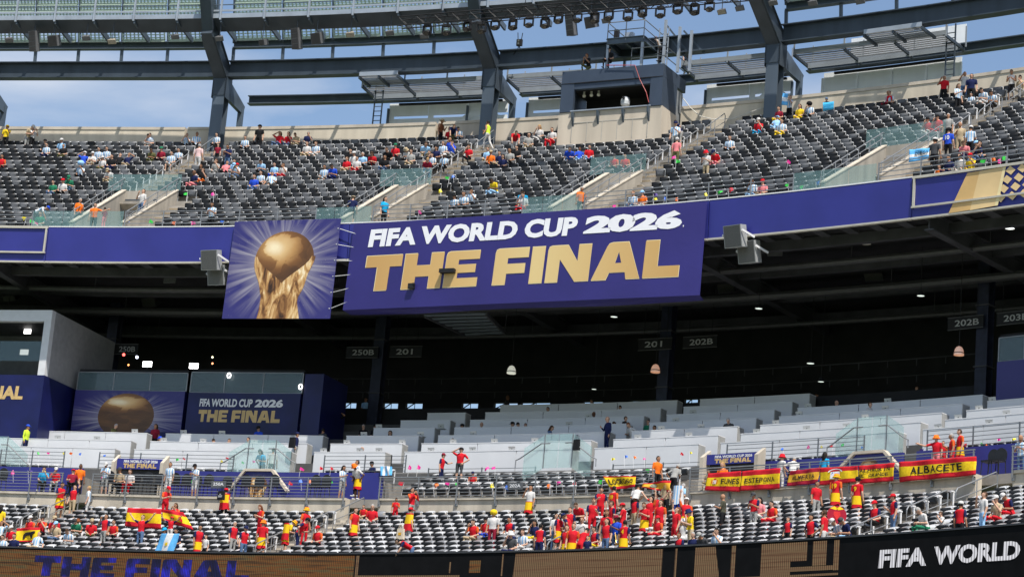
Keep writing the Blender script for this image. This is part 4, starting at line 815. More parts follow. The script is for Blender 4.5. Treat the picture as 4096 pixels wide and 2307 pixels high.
for j, (px, py, c) in enumerate(((2046, 1480, 'w'), (2622, 1475, 'b'), (3836, 1405, 'b'))):
    d = 22.0; s, z = CM.hit(px, py, d); e = empty('dome_pendant', CM.at(s, d, z - .2), ['pale dome pendant in the middle of the dark space', 'amber dome pendant left of the 201 column', 'amber dome pendant below the 202B sign at the right'][j], 'lamp', 'dome pendants')
    cc = lit('dome_pale', (.75, .75, .62), .42) if c == 'w' else lit('dome_amber', (.75, .33, .16), .34)
    m = MB(); m.lathe(CM.at(s, d, z), [(.05, .24), (.13, .2), (.2, .08), (.235, -.08), (.24, -.18)], 16, cap=False); m.build('shade', cc, e, True); m = MB(); m.tube([CM.at(s, d, z + .22), CM.at(s, d, CZ)], .015, 5); m.build('cord', BLACKM, e)
    m = MB(); m.lathe(CM.at(s, d, z), [(.243, -.10), (.243, -.06)], 16, cap=False); m.build('band', BLACKM, e)
for j, (px, py, sz) in enumerate(((2456, 1266, .19), (3035, 1233, .19), (3683, 1182, .19), (2376, 1555, .14), (3284, 1525, .16), (3242, 1452, .2))):
    C, d = (CF, 5.5) if j < 3 else (CM, 26.0); s, z = C.hit(px, py, d); e = empty('reflector_lamp', C.at(s, d, z), ['round reflector lamp below the end of the lettered banner', 'round reflector lamp right of the lettered banner', 'round reflector lamp under the right fascia', 'small greenish lamp deep in the middle', 'small greenish lamp deep at the right', 'dim round lamp rim above the right desks'][j], 'lamp', 'reflector lamps in the dark space')
    m = MB(); m.lathe(C.at(s, d, z), [(.08, .2), (sz * .9, .05), (sz, -.02)], 14, cap=False); m.build('can', BLACKM, e); m = MB(); m.lathe(C.at(s, d, z), [(.02, .03), (sz * .93, -.01)], 14); m.build('reflector', lit('reflector_glow', (.85, .95, .86), .8 if j < 5 else .3), e)
    m = MB(); m.tube([C.at(s, d, z + .18), C.at(s, d, CZ)], .015, 5); m.build('stem', BLACKM, e)
# ------------------------------------------------------------------ loudspeakers by the fascia
def spk_box(name, c, w, h, dp, yaw, tilt, body, grl, par=None, label=None, group=None, n=1):
    """tapered loudspeaker cabinet with a grille, tilted down"""
    e = empty(name, c, label, 'speaker', group)
    Rm = Matrix.Rotation(yaw, 3, 'Z') @ Matrix.Rotation(-tilt, 3, 'X'); c = Vector(c); f_ = lambda x, y, z: c + Rm @ Vector((x, y, z)); m = MB(); w2 = w * .62
    m.hexa([f_(-w / 2, 0, -h / 2), f_(w / 2, 0, -h / 2), f_(w2 / 2, dp, -h / 2), f_(-w2 / 2, dp, -h / 2), f_(-w / 2, 0, h / 2), f_(w / 2, 0, h / 2), f_(w2 / 2, dp, h / 2), f_(-w2 / 2, dp, h / 2)]); m.build('cabinet', body, e)
    for i in range(n):
        g_ = MB(); z0 = -h / 2 + h * i / n + .03; z1 = -h / 2 + h * (i + 1) / n - .03; g_.hexa([f_(-w / 2 + .04, -.02, z0), f_(w / 2 - .04, -.02, z0), f_(w / 2 - .04, .01, z0), f_(-w / 2 + .04, .01, z0), f_(-w / 2 + .04, -.02, z1), f_(w / 2 - .04, -.02, z1), f_(w / 2 - .04, .01, z1), f_(-w / 2 + .04, .01, z1)]); g_.build('grille', grl, e)
    return e, f_
for j, (p1, p2, sd) in enumerate((((836, 1040), (862, 1100), 'left'), ((2930, 945), (2985, 1008), 'right'))):
    for i, (px, py) in enumerate((p1, p2)):
        q = CF.pt(px, py, -.9 if i == 0 else -.1); s = CF.hit(px, py, -.5)[0]
        e, f_ = spk_box('fascia_speaker', q, 1.0, 1.05, .75, CF.ang(s) - .12, R(-14), SPK, GRILLE, None, ('front' if i == 0 else 'rear') + ' of the two grey speakers on the fascia, ' + sd + ' of the banners', 'speakers on the fascia')
        m = MB(); k = .62; m.bar(f_(k - .08, .05, .25), f_(k + .06, .8, -.1), .06, .1); m.bar(f_(-k + .06, .0, .1), f_(-k + .05, .4, -.05), .05, .1); m.build('bracket', WHITE, e)
for j, (px, py, w) in enumerate(((590, 1195, .95), (2900, 1135, .95), (3490, 1085, .95), (30, 1170, .9))):
    q = CF.pt(px, py, 9); e, f_ = spk_box('ceiling_speaker', q, w, 1.0, .9, CF.ang(-10) - .15, R(-32), mat('dark_speaker', (.06, .06, .06), .5), mat('dark_grille', (.05, .048, .045), .7), None, ['dark ceiling speaker left of the cup banner', 'dark ceiling speaker just right of the lettered banner', 'dark ceiling speaker under the right fascia', 'dark ceiling speaker at the left edge'][j], 'dark ceiling speakers')
    m = MB(); m.tube([f_(0, .5, .5), (f_(0, .5, .5).x, f_(0, .5, .5).y, CZ)], .04, 6); m.build('hanger', BLACKM, e)
for j, (px, py) in enumerate(((680, 1118), (3100, 1008))):
    q = CF.pt(px, py, 4); m = MB(); m.box(q, (.75, .06, .4), CF.ang(-10)); m.tube([q + Vector((0, 0, .2)), q + Vector((0, 0, 1.3))], .02, 4); tag(m.build('ceiling_panel', mat('dim_panel', (.10, .105, .11), .5)), 'flat grey panel hung from the dark ceiling, ' + ('left' if j == 0 else 'right'), 'panel')
# slatted service gantry under the banner
p0, p1, p2, p3 = (CF.pt(*q) for q in ((1700, 1262, 2.0), (1945, 1255, 2.0), (2020, 1330, 7.5), (1860, 1338, 7.5)))
e = empty('service_gantry', (p0 + p2) / 2, 'grey slatted service gantry hung under the lettered banner', 'gantry')
for i in range(7): t_ = i / 6; m = MB(); m.bar(p0.lerp(p3, t_), p1.lerp(p2, t_), .3, .05); m.build('slat', mat('gantry_grey', (.16, .19, .21), .5, .2), e)
for a_, b_ in ((p0, p3), (p1, p2)): m = MB(); m.bar(a_, b_, .1, .22); m.build('side_beam', CEILG, e)
for a_ in (p0, p1, p2, p3): m = MB(); m.tube([a_, (a_.x, a_.y, CZ)], .02, 4); m.build('hanger', CEILG, e)

# ------------------------------------------------------------------ broadcast boxes at the left and right
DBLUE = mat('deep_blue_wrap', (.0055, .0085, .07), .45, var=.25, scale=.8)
def front(pxs, d): return [CM.hit(px, py, d) for px, py in pxs]
# corner studio: white frame, glazing, blue base
d = 17.2; sR = CM.hit(203, 1300, d)[0]; sL = sR - 9; zT = CM.hit(205, 1240, d)[1]; zB = CM.hit(160, 1502, d)[1]; zF = 21.0; DEP = 7.5
st = empty('corner_studio', CM.at((sL + sR) / 2, d + 3, zF), 'white framed glass studio on a blue base at the far left', 'studio')
FRM = mat('studio_frame_white', (.62, .63, .65), .5, var=.05); SIDE = mat('studio_side_grey', (.30, .30, .31), .7, var=.1)
for q0, q1, z0, z1 in ((sL, sR, zT - .62, zT), (sR - .42, sR, zB, zT - .622)): m = MB(); m.sweep(CM, [(d, z0), (d, z1), (d + .4, z1), (d + .4, z0)], q0, q1, 1.0); m.build('frame', FRM, st)
m = MB(); m.sweep(CM, [(d + .401, zB), (d + .401, zT), (d + DEP, zT), (d + DEP, zB)], sR - .2, sR - .002); m.build('side_wall', SIDE, st)
m = MB(); m.sweep(CM, [(d + .41, zT - .25), (d + .41, zT - .02), (d + DEP, zT - .02), (d + DEP, zT - .25)], sL, sR - .21); m.build('roof', CEILG, st)
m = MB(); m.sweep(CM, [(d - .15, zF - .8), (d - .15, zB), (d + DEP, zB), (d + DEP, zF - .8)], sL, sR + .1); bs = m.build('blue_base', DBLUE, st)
m = MB(); stp = Strip(CM, sR - 5.9, sR - 1.05, zB - 1.35, zB - .62, d - .155); letters(m, stp, 'THE FINAL', 0, 0, 1, 1, .01, .05, .04); m.build('gold_lettering', mat('flat_gold', (.55, .38, .16), .5), bs)
m = MB(); m.sweep(CM, [(d + .2, zB + .85), (d + .2, zB + 1.95), (d + .22, zB + 1.95), (d + .22, zB + .85)], sL, sR - .44); m.build('glass_pane', GLSD, st)
m = MB(); m.sweep(CM, [(d + 5, zB), (d + 5, zT), (d + 5.1, zT), (d + 5.1, zB)], sL, sR - .22); m.build('back_panel', mat('studio_inside', (.14, .145, .15), .8), st)
for j, (px, py, w, h, dd) in enumerate(((110, 1325, .42, .26, 3.4), (97, 1408, .5, .3, 2.6), (8, 1308, .3, .2, 3.4))):
    p = CM.pt(px, py, d + dd); m = MB(); m.box(p, (w, .06, h), CM.ang(sR)); o = m.build('panel_light', lit('panel_light_white', (1, .98, .95), 3.0)); tag(o, ['upper lit panel light inside the corner studio', 'lower lit panel light inside the corner studio', 'lit panel light at the edge of the corner studio'][j], 'lamp', 'panel lights in the studio'); m = MB(); m.tube([p + Vector((0, 0, h / 2)), p + Vector((0, 0, h / 2 + .5))], .015, 4); m.build('stem', BLACKM, o)
# two glazed boxes with prints, and the one at the right edge
def glazed_box(pxL, pxR, yT, yM, yB, d, ls, kind):
    s0, zT = CM.hit(pxL, yT, d); s1, _ = CM.hit(pxR, yT, d); zM = CM.hit(pxL, yM, d)[1]; zB_ = CM.hit(pxL, yB, d)[1]
    e = empty('glazed_box', CM.at((s0 + s1) / 2, d, zB_), ls, 'studio', 'glazed commentary boxes')
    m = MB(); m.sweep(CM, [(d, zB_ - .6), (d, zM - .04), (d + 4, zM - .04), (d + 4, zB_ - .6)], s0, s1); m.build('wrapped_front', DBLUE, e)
    n = 3
    for i in range(n): m = MB(); m.sweep(CM, [(d + .1, zM), (d + .1, zT), (d + .12, zT), (d + .12, zM)], s0 + (s1 - s0) * i / n + .03, s0 + (s1 - s0) * (i + 1) / n - .03); m.build('glass_pane', GLSD, e)
    for i in range(n + 1): m = MB(); m.box(CM.at(s0 + (s1 - s0) * i / n, d + .11, (zM + zT) / 2), (.05, .05, zT - zM), CM.ang(s0)); m.build('mullion', RAILM, e)
    for z in (zM - .02, zT + .02): m = MB(); m.sweep(CM, [(d + .06, z - .02), (d + .06, z + .02), (d + .16, z + .02), (d + .16, z - .02)], s0, s1); m.build('rail', RAILM, e)
    m = MB(); m.sweep(CM, [(d + 3.6, zM), (d + 3.6, zT + .3), (d + 3.7, zT + .3), (d + 3.7, zM)], s0, s1); m.build('back_panel', mat('box_inside', (.03, .05, .06), .6), e)
    m = MB(); m.sweep(CM, [(d + .2, zT + .06), (d + .2, zT + .2), (d + 3.8, zT + .2), (d + 3.8, zT + .06)], s0, s1); m.build('roof', CEIL, e)
    stp = Strip(CM, s0, s1, zB_, zM - .06, d - .003)
    if kind == 'cup': uvmesh('ray_print', stp, gridpolys(8, 4), rays_mat('rays_box', .5, .35, 1.15), .008, e); golden_cup(stp, e, .49, .38, .255, .56, None, .016)
    elif kind == 'text':
        m = MB(); letters(m, stp, 'FIFA WORLD CUP', .125, .66, .60, .86, .01, .035, .05); letters(m, stp, '2026', .62, .66, .86, .86, .01, .05, .05); m.build('white_lettering', WHITE, e); m = MB(); heading(m, stp, .125, .28, .845, .58, .01, .03); m.build('gold_lettering', mat('flat_gold', (.55, .38, .16), .5), e)
    else: uvmesh('ray_print', stp, gridpolys(8, 4), rays_mat('rays_edge', 1.1, .0, 1.3), .008, e)
    return s0, s1, zM, zT
glazed_box(312, 750, 1487, 1556, 1720, 20.0, 'glazed box with a large cup print below its windows', 'cup')
glazed_box(765, 1212, 1488, 1566, 1730, 20.0, 'glazed box lettered FIFA WORLD CUP 2026 THE FINAL below its windows', 'text')
glazed_box(3992, 4300, 1352, 1443, 1640, 22.0, 'glazed box with a purple print at the right edge', 'edge')
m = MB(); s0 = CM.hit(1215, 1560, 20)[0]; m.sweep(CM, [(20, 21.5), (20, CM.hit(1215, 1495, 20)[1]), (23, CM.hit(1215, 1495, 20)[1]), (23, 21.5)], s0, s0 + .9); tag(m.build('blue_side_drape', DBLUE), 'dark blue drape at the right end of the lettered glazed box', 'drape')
for j, (px, py, w, h) in enumerate(((589, 1456, .52, .29), (775, 1463, .5, .28))):
    p = CM.pt(px, py, 21.5); m = MB(); m.box(p, (w, .08, h), CM.ang(-25)); o = m.build('panel_light', lit('panel_light_bright', (1, .98, .96), 6.0)); tag(o, ['bright white panel light left above the cup-print box', 'bright white panel light right above the cup-print box'][j], 'lamp'); m = MB(); m.tube([p - Vector((0, 0, h / 2)), p - Vector((0, 0, 1.2))], .02, 5); m.build('stand', BLACKM, o)
for j, (px, py, c) in enumerate(((495, 1418, (1, .08, .06)), (548, 1428, (.75, .8, 1)), (514, 1459, (1, .35, .08)), (850, 1428, (1, .9, .5)), (850, 1453, (1, .3, .1)))):
    p = CM.pt(px, py, 22.5); m = MB(); m.lathe(p, [(.05, .3), (.09, .2), (.1, .0)], 10, ax=(.2, 1, .1)); o = m.build('stage_spotlight', BLACKM); tag(o, ['red', 'white', 'orange', 'yellow', 'small amber'][j] + ' lit spotlight in the dark above the cup-print box', 'lamp', 'coloured spotlights')
    m = MB(); m.lathe(p, [(.02, -.03), (.085 if j < 2 else .05, -.01)], 10, ax=(.2, 1, .1)); m.build('lens', lit('spot_%d' % j, c, 4.0), o)
for j, (px, py) in enumerate(((916, 1501), (1202, 1546))):
    p = CM.pt(px, py, 19.9); m = MB(); K = 14; a_ = CM.ang(-22); T_v = Vector((math.cos(a_), math.sin(a_), 0)); m.tube([p + T_v * (.1 * math.cos(2 * math.pi * i / K)) + Vector((0, 0, .13 * math.sin(2 * math.pi * i / K))) for i in range(K + 1)], .035, 6); tag(m.build('ring_light', lit('ring_white', (1, .97, .97), 2.0)), ['white ring light on the left part of the lettered box glazing', 'white ring light at the right end of the lettered box'][j], 'lamp')
# ------------------------------------------------------------------ steel behind and above the upper deck
CD = 16.6; CSs = [-40.8, -25.3, -9.8, 5.7, 21.2, 36.7]
cn = ['beyond the left edge', 'rising behind the left tunnel', 'left of the dark booth', 'right of the dark booth', 'at the right edge', 'beyond']
def Nv(s): tx, ty = CF.fr(s); return Vector((-ty, tx, 0))
for j, s in enumerate(CSs[:5]):
    e = empty('roof_column', CF.at(s, CD, 42.3), 'blue grey steel column %s with cantilever arm' % cn[j], 'column', 'roof columns'); n = Nv(s); t_ = Vector((n.y, -n.x, 0)); a_ = CF.ang(s)
    m = MB(); m.ibeam(CF.at(s, CD, 42.3), CF.at(s, CD, 47.7), .74, .8, .07, .06, up=n); m.build('shaft', STEEL, e)
    m = MB(); m.box(CF.at(s - .4, CD - .0, 46.9), (.03, .86, 1.3), a_); m.box(CF.at(s + .4, CD, 46.9), (.03, .86, 1.3), a_); m.box(CF.at(s, CD - .43, 46.95), (.8, .03, 1.1), a_); m.build('splice_plate', STEELD, e)
    m = MB()
    for i in range(7):
        for sd in (-1, 1): m.box(CF.at(s + sd * .34, CD - .46, 46.5 + i * .15), (.05, .04, .05), a_)
    m.build('bolts', STEELD, e)
    m = MB(); A, B = CF.at(s, CD + .5, 47.45), CF.at(s, 13.6, 49.75); m.bar(CF.at(s, 13.9, 49.6), CF.at(s, 12.6, 52.2), .7, .8); m.bar(A, B, .7, 1.0); m.bar(A + Vector((0, 0, .52)), B + Vector((0, 0, .52)), .86, .05); m.bar(A - Vector((0, 0, .52)), B - Vector((0, 0, .52)), .86, .05); m.build('cantilever_arm', STEELD, e)
    m = MB(); o_ = t_ * .12; m.prism([CF.at(s, CD + .4, 47.9) - o_, CF.at(s, CD + .4, 46.6) - o_, CF.at(s, 20.0, 46.45) - o_, CF.at(s, 20.2, 47.0) - o_], o_ * 2); m.build('rear_gusset', STEEL, e)
    m = MB(); m.bar(CF.at(s, 19.9, 46.9), CF.at(s, 19.9, 44.0), .3, .3, up=n); m.build('rear_post', STEEL, e)
def ring(name, d, z, w, h, lab, cat, mats, group, tf=.06, only=None, tw=.05):
    for j in range(4):
        if only and j not in only: continue
        a, b = CSs[j] + .33, CSs[j + 1] - .33; m = MB(); k = 4
        for i in range(k): m.ibeam(CF.at(a + (b - a) * i / k, d, z), CF.at(a + (b - a) * (i + 1) / k, d, z), w, h, tf, tw)
        tag(m.build(name, mats), lab % ['first', 'second', 'third', 'fourth'][j], cat, group)
ring('main_ring_beam', CD, 48.15, .62, 1.05, 'deep dark ring beam between columns, %s bay from the left', 'beam', STEELD, 'main ring beams')
ring('rear_ring_beam', 20.1, 47.38, .5, .55, 'lighter rear ring beam behind the columns, %s bay from the left', 'beam', STEEL, 'rear ring beams', only=(1, 2, 3))
PAN = bpy.data.materials.new('pale_perforated_panel'); PAN.use_nodes = True
_n = PAN.node_tree; _d = _n.nodes['Principled BSDF']; _d.inputs['Base Color'].default_value = (.62, .70, .62, 1); _t = _n.nodes.new('ShaderNodeBsdfTranslucent'); _t.inputs[0].default_value = (.62, .74, .64, 1); _m = _n.nodes.new('ShaderNodeMixShader'); _m.inputs[0].default_value = .5
_nz = _n.nodes.new('ShaderNodeTexNoise'); _nz.inputs['Scale'].default_value = 2.0; _rr = _n.nodes.new('ShaderNodeValToRGB'); _rr.color_ramp.elements[0].color = (.5, .58, .5, 1); _rr.color_ramp.elements[1].color = (.7, .78, .7, 1); _n.links.new(_nz.outputs[0], _rr.inputs[0]); _n.links.new(_rr.outputs[0], _d.inputs['Base Color'])
_n.links.new(_d.outputs[0], _m.inputs[1]); _n.links.new(_t.outputs[0], _m.inputs[2]); _n.links.new(_m.outputs[0], _n.nodes['Material Output'].inputs[0])
for j in (0, 1, 3):
    a, b = CSs[j] + .5, CSs[j + 1] - .5; e = empty('roof_bay', CF.at((a + b) / 2, 12, 49), 'pale perforated roof panels on their edge beam, %s' % {0: 'far left bay', 1: 'bay above the cup banner', 3: 'bay at the upper right'}[j], 'roof', 'perforated roof bays'); K = 5
    m = MB()
    for i in range(4): m.ibeam(CF.at(a + (b - a) * i / 4, 16.4, 49.7), CF.at(a + (b - a) * (i + 1) / 4, 16.4, 49.7), .4, .46, .05, .05)
    m.build('edge_beam', STEEL, e)
    for i in range(K + 1):
        q = a + (b - a) * i / K; m = MB(); m.bar(CF.at(q, 16.4, 49.8), CF.at(q, 15.6, 53.2), .12, .25); m.build('rafter', STEEL, e)
        m = MB(); m.bar(CF.at(q, 16.5, 48.65), CF.at(q, 16.42, 49.5), .16, .16, up=Nv(q)); m.build('strut', STEEL, e)
        if i == K: continue
        q1 = a + (b - a) * (i + 1) / K
        for r_ in range(7):      # tilted lattice strips
            m = MB(); d0, d1 = (16.1, 15.7) if r_ == 0 else (15.95 - r_ * .06, 15.75 - r_ * .06); z0 = 49.95 if r_ == 0 else 50.62 + r_ * .40; z1 = z0 + (.78 if r_ == 0 else .30); nx, ny = (10, 5) if r_ == 0 else (12, 2); s0, s1 = q + .12, q1 - .12; f_ = lambda u, v: CF.at(s0 + (s1 - s0) * u, d0 + (d1 - d0) * v, z0 + (z1 - z0) * v)
            for i2 in range(nx + 1): m.bar(f_(i2 / nx, 0), f_(i2 / nx, 1), .09, .03)
            for i2 in range(ny + 1): m.bar(f_(0, i2 / ny), f_(1, i2 / ny), .03, .06)
            m.bar(f_(0, 0), f_(1, 0), .06, .2); m.build('lattice_panel', PAN, e)
# catwalk ring girder with railings
for j in range(4):
    a, b = CSs[j], CSs[j + 1]; e = empty('roof_catwalk', CF.at((a + b) / 2, 12, 49.4), 'grey roof catwalk with pipe railings, %s bay from the left' % ORD[j], 'catwalk', 'roof catwalks')
    m = MB(); m.sweep(CF, [(13.35, 50.29), (13.35, 50.35), (14.35, 49.98), (14.35, 49.80)], a, b, 1.3); m.build('deck', STEELD, e)
    m = MB(); m.sweep(CF, [(13.3, 50.29), (13.3, 50.57), (13.36, 50.57), (13.36, 50.29)], a, b, 1.3); m.build('front_flange', STEELL, e)
    for z in (50.70, 51.1, 51.55): m = MB(); w = .11 if z < 50.8 else .05; m.sweep(CF, [(13.28, z), (13.28, z + w), (13.33, z + w), (13.33, z)], a, b, 1.3); m.build('rail', STEELL if z < 50.8 else STEEL, e)
    n = 6
    for i in range(n):
        q = a + (b - a) * (i + .3) / n; m = MB(); m.box(CF.at(q, 13.24, 50.9), (.11, .09, 1.5), CF.ang(q)); m.build('post', STEELL, e)
        m = MB(); m.bar(CF.at(q, 13.4, 50.22), CF.at(q, 15.9, 49.85), .12, .34); m.build('bracket', STEEL, e)

# ------------------------------------------------------------------ walkways with grating and the grey sign panels behind
GP = mat('sign_back_panel', (.80, .84, .88), .55, var=.07, scale=.8, streak=True); GRATE = mat('grating', (.34, .35, .37), .5, .4)
WK = [(-17.5, -10.3, 'between the left sky and the middle column'), (-9.3, -4.4, 'left of the dark booth'), (.3, 5.2, 'right of the dark booth'), (6.3, 14.2, 'above the big plain panel at the right')]
for j, (a, b, w) in enumerate(WK):
    e = empty('grated_walkway', CF.at((a + b) / 2, 18.5, 47.1), 'grated steel walkway %s' % w, 'walkway', 'grated walkways'); d0 = 17.5
    for i in range(7): d = d0 + .1 + i * .29; m = MB(); m.sweep(CF, [(d, 47.3), (d, 47.36), (d + .09, 47.36), (d + .09, 47.3)], a, b, 1.2); m.build('grating_bar', GRATE, e)
    n = max(2, int((b - a) / 2.3))
    for i in range(n + 1):
        q = a + (b - a) * i / n; m = MB(); m.bar(CF.at(q, d0, 47.23), CF.at(q, 19.8, 47.2), .12, .16); m.build('joist', STEELD, e)
        m = MB(); m.bar(CF.at(q, d0, 47.2), CF.at(q, d0, 48.4), .08, .08, up=Nv(q)); m.build('post', STEELL, e)
        m = MB(); m.bar(CF.at(q + .25, 19.4, 47.2), CF.at(q + .25, 19.4, 48.4), .07, .07, up=Nv(q)); m.build('post', STEELL, e)
    m = MB(); m.sweep(CF, [(d0 - .04, 47.3), (d0 - .04, 47.55), (d0, 47.55), (d0, 47.3)], a, b, 1.2); m.build('toe_board', STEELL, e)
    for z in (47.95, 48.38): m = MB(); m.sweep(CF, [(d0 - .02, z), (d0 - .02, z + .05), (d0 + .03, z + .05), (d0 + .03, z)], a, b, 1.2); m.build('rail', STEEL, e)
    m = MB(); m.sweep(CF, [(19.3, 47.05), (19.3, 47.42), (19.32, 47.42), (19.32, 47.05)], a, b, 1.2); m.build('apron', STEELL, e)
    if j in (0, 3):
        q0, q1 = (a + .4, a + 2.6) if j == 0 else (b - 3.6, b - .6); dd = 15.9
        for i in range(6): d = dd + .1 + i * .27; m = MB(); m.sweep(CF, [(d, 47.3), (d, 47.36), (d + .09, 47.36), (d + .09, 47.3)], q0, q1, 1.2); m.build('grating_bar', GRATE, e)
        for q in (q0, (q0 + q1) / 2, q1): m = MB(); m.bar(CF.at(q, dd, 47.23), CF.at(q, 17.6, 47.23), .12, .16); m.build('joist', STEELD, e)
        m = MB(); m.sweep(CF, [(dd - .04, 47.3), (dd - .04, 47.55), (dd, 47.55), (dd, 47.3)], q0, q1, 1.2); m.build('toe_board', STEELL, e)
        q = a + .6 if j == 0 else b - .2; l = MB()
        for sd in (-.22, .22): l.bar(CF.at(q + sd, 18.6, 44.6), CF.at(q + sd, 18.6, 48.3), .07, .07, up=Nv(q))
        for i in range(11): l.bar(CF.at(q - .22, 18.6, 44.8 + i * .3), CF.at(q + .22, 18.6, 44.8 + i * .3), .04, .04)
        l.build('ladder', STEELD, e)
SPN = [(-17.0, -10.3, 'with curved cut-outs left of the middle column', 1), (-9.2, -5.2, 'just left of the dark booth', 1), (.5, 5.1, 'with slanted bands right of the dark booth', 1), (6.7, 13.8, 'plain and large at the right', 0)]
for j, (a, b, w, deco) in enumerate(SPN):
    e = empty('sign_panel', CF.at((a + b) / 2, 20.3, 44.4), 'pale grey metal sign back %s' % w, 'panel', 'grey sign backs behind the parapet'); n = max(2, int((b - a) / 1.75))
    for i in range(n):
        q0, q1 = a + (b - a) * i / n + .012, a + (b - a) * (i + 1) / n - .012; z1 = 47.15; m = MB()
        if deco: m.sweep(CF, [(20.6, 44.0), (20.6, 46.15), (20.66, 46.15), (20.66, 44.0)], q0, q1); m.sweep(CF, [(20.6, 46.32), (20.6, z1), (20.66, z1), (20.66, 46.32)], q0, q1); m.sweep(CF, [(20.6, 46.15), (20.6, 46.32), (20.66, 46.32), (20.66, 46.15)], q0, q0 + .3)
        else: m.sweep(CF, [(20.6, 44.0), (20.6, z1), (20.66, z1), (20.66, 44.0)], q0, q1)
        m.build('panel', GP, e)
    for i in range(0, n + 1, 2 if deco else 1): q = a + (b - a) * i / n; m = MB(); m.bar(CF.at(q, 20.5, 44.0), CF.at(q, 20.5, 46.8), .12, .12, up=Nv(q)); m.build('stiffener', STEEL if deco else GP, e)
    m = MB(); m.sweep(CF, [(20.4, 46.98), (20.4, 47.1), (20.55, 47.1), (20.55, 46.98)], a + .6, b - .3); m.build('painted_shadow_strip', BLACKM, e)  # black strip added as shade along the top of the panels
    if not deco: m = MB(); m.sweep(CF, [(21.0, 47.4), (21.0, 49.2), (21.06, 49.2), (21.06, 47.4)], a + 1.2, b, 2); m.build('upper_panel', GP, e)
    if deco:
        st_ = Strip(CF, a, b, 44.0, 46.7, 20.57); m = MB(); P = []
        for i in range(17): t2 = math.pi * i / 16; P.append((.3 + .16 * math.cos(t2), .34 + .36 * math.sin(t2)))
        for (cx, r0, r1) in ((.33, .15, .19), (.78, .2, .25)):
            V = []; 
            for i in range(17): t2 = math.pi * i / 16; V += [st_.p(cx + r0 * math.cos(t2), .28 + r0 * 2.6 * math.sin(t2)), st_.p(cx + r1 * math.cos(t2), .28 + r1 * 2.6 * math.sin(t2))]
            mm_ = MB(); n_ = Nv(a) * -.03; mm_.add(V + [v + n_ for v in V], [(2 * i, 2 * i + 2, 2 * i + 3, 2 * i + 1) for i in range(16)] + [(34 + 2 * i + 1, 34 + 2 * i + 3, 34 + 2 * i + 2, 34 + 2 * i) for i in range(16)] + [(2 * i + 1, 2 * i + 3, 34 + 2 * i + 3, 34 + 2 * i + 1) for i in range(16)]); mm_.build('curved_rib', GP, e)

# ------------------------------------------------------------------ dark camera booth on its concrete base
BNV = mat('booth_navy_cladding', (.055, .075, .11), .45, .3, var=.08, scale=1.2)
b0, b1, bd, be = -5.02, .55, 14.5, 17.6
bo = empty('camera_booth', CF.at((b0 + b1) / 2, 16, 42.2), 'dark blue camera booth on a concrete base at the top of the deck', 'booth')
def bx(nm, s0, s1, d0, d1, z0, z1, mt, par=bo): m = MB(); m.sweep(CF, [(d0, z0), (d0, z1), (d1, z1), (d1, z0)], s0, s1, 6); return m.build(nm, mt, par)
o0, zO1 = CF.hit(2297, 348, bd); o1, _ = CF.hit(2602, 330, bd); zO0 = CF.hit(2297, 441, bd)[1]; zO1 = 45.25; zO0 = 43.95
bx('roof_band', b0, b1, bd, be, 45.62, 46.35, BNV); bx('front_left', b0, o0, bd, bd + .25, 43.9, 45.61, BNV); bx('front_right', o1, b1, bd, bd + .25, 43.9, 45.61, BNV); bx('lintel', o0, o1, bd + .04, bd + .3, zO1, 45.61, BNV)
bx('groove', b0 - .002, b1 + .002, bd - .012, bd - .001, 45.58, 45.62, BLACKM)
sd_ = bx('side_wall', b1 - .2, b1, bd + .251, be - 1.1, 43.9, 45.61, BNV); bx('side_wall', b0, b0 + .2, bd + .251, be, 43.9, 45.61, BNV)
bx('concrete_base', b0 - .05, b1 + .05, bd + .06, bd + 2.0, 41.9, 43.88, CONCL); bx('inside_back', o0 - .3, o1 + .3, bd + 2.6, bd + 2.7, 43.9, 45.6, mat('booth_inside', (.02, .02, .02), .8)); bx('inside_ceiling', o0 - .3, o1 + .3, bd + .3, bd + 2.6, 45.4, 45.6, mat('booth_inside', (.02, .02, .02), .8))
bx('door_leaf', b1 - .16, b1 - .05, be - 1.1, be - .2, 43.0, 45.5, mat('booth_door', (.22, .23, .24), .6)); bx('sill', o0 - .1, o1 + .1, bd - .08, bd + .1, 43.885, 43.95, STEELL)
for i in range(4):
    q = b0 + .75 + i * 1.38; m = MB(); P = [CF.at(q, bd + .05, 43.8), CF.at(q, bd - .25, 43.8), CF.at(q, bd - .2, 43.5), CF.at(q, bd + .05, 43.0)]; t_ = CF.at(q + .09, bd, 0) - CF.at(q, bd, 0); m.prism(P, t_); m.build('bracket', STEEL, bo)
m = MB()
for i in range(6): q = b0 + .75 + i * .83; m.bar(CF.at(q, bd + .03, 42.1), CF.at(q, bd + .03, 43.2), .04, .04, up=Nv(q))
m.sweep(CF, [(bd + .01, 43.2), (bd + .01, 43.24), (bd + .05, 43.24), (bd + .05, 43.2)], b0 + .7, b1 - .6); m.build('frame_mesh', mat('frame_wire', (.4, .38, .34), .6), bo)
for j, (px, py) in enumerate(((2336, 385), (2365, 382), (2394, 380))):
    p = CF.pt(px, py, bd + .9); m = MB(); m.lathe(p, [(.05, .22), (.09, .15), (.095, -.02)], 12, ax=(.25, 1, .3)); m.bar(p + Vector((0, .05, .1)), p + Vector((0, .05, .35)), .12, .04); o = m.build('booth_spotlight', mat('spot_body_pale', (.55, .55, .5), .4)); tag(o, '%s of three pale spotlights inside the dark booth' % ORD[j], 'lamp', 'spotlights in the booth'); m = MB(); m.lathe(p, [(.02, -.04), (.085, -.03)], 12, ax=(.25, 1, .3)); m.build('lens', mat('spot_lens', (.7, .7, .62), .2), o)
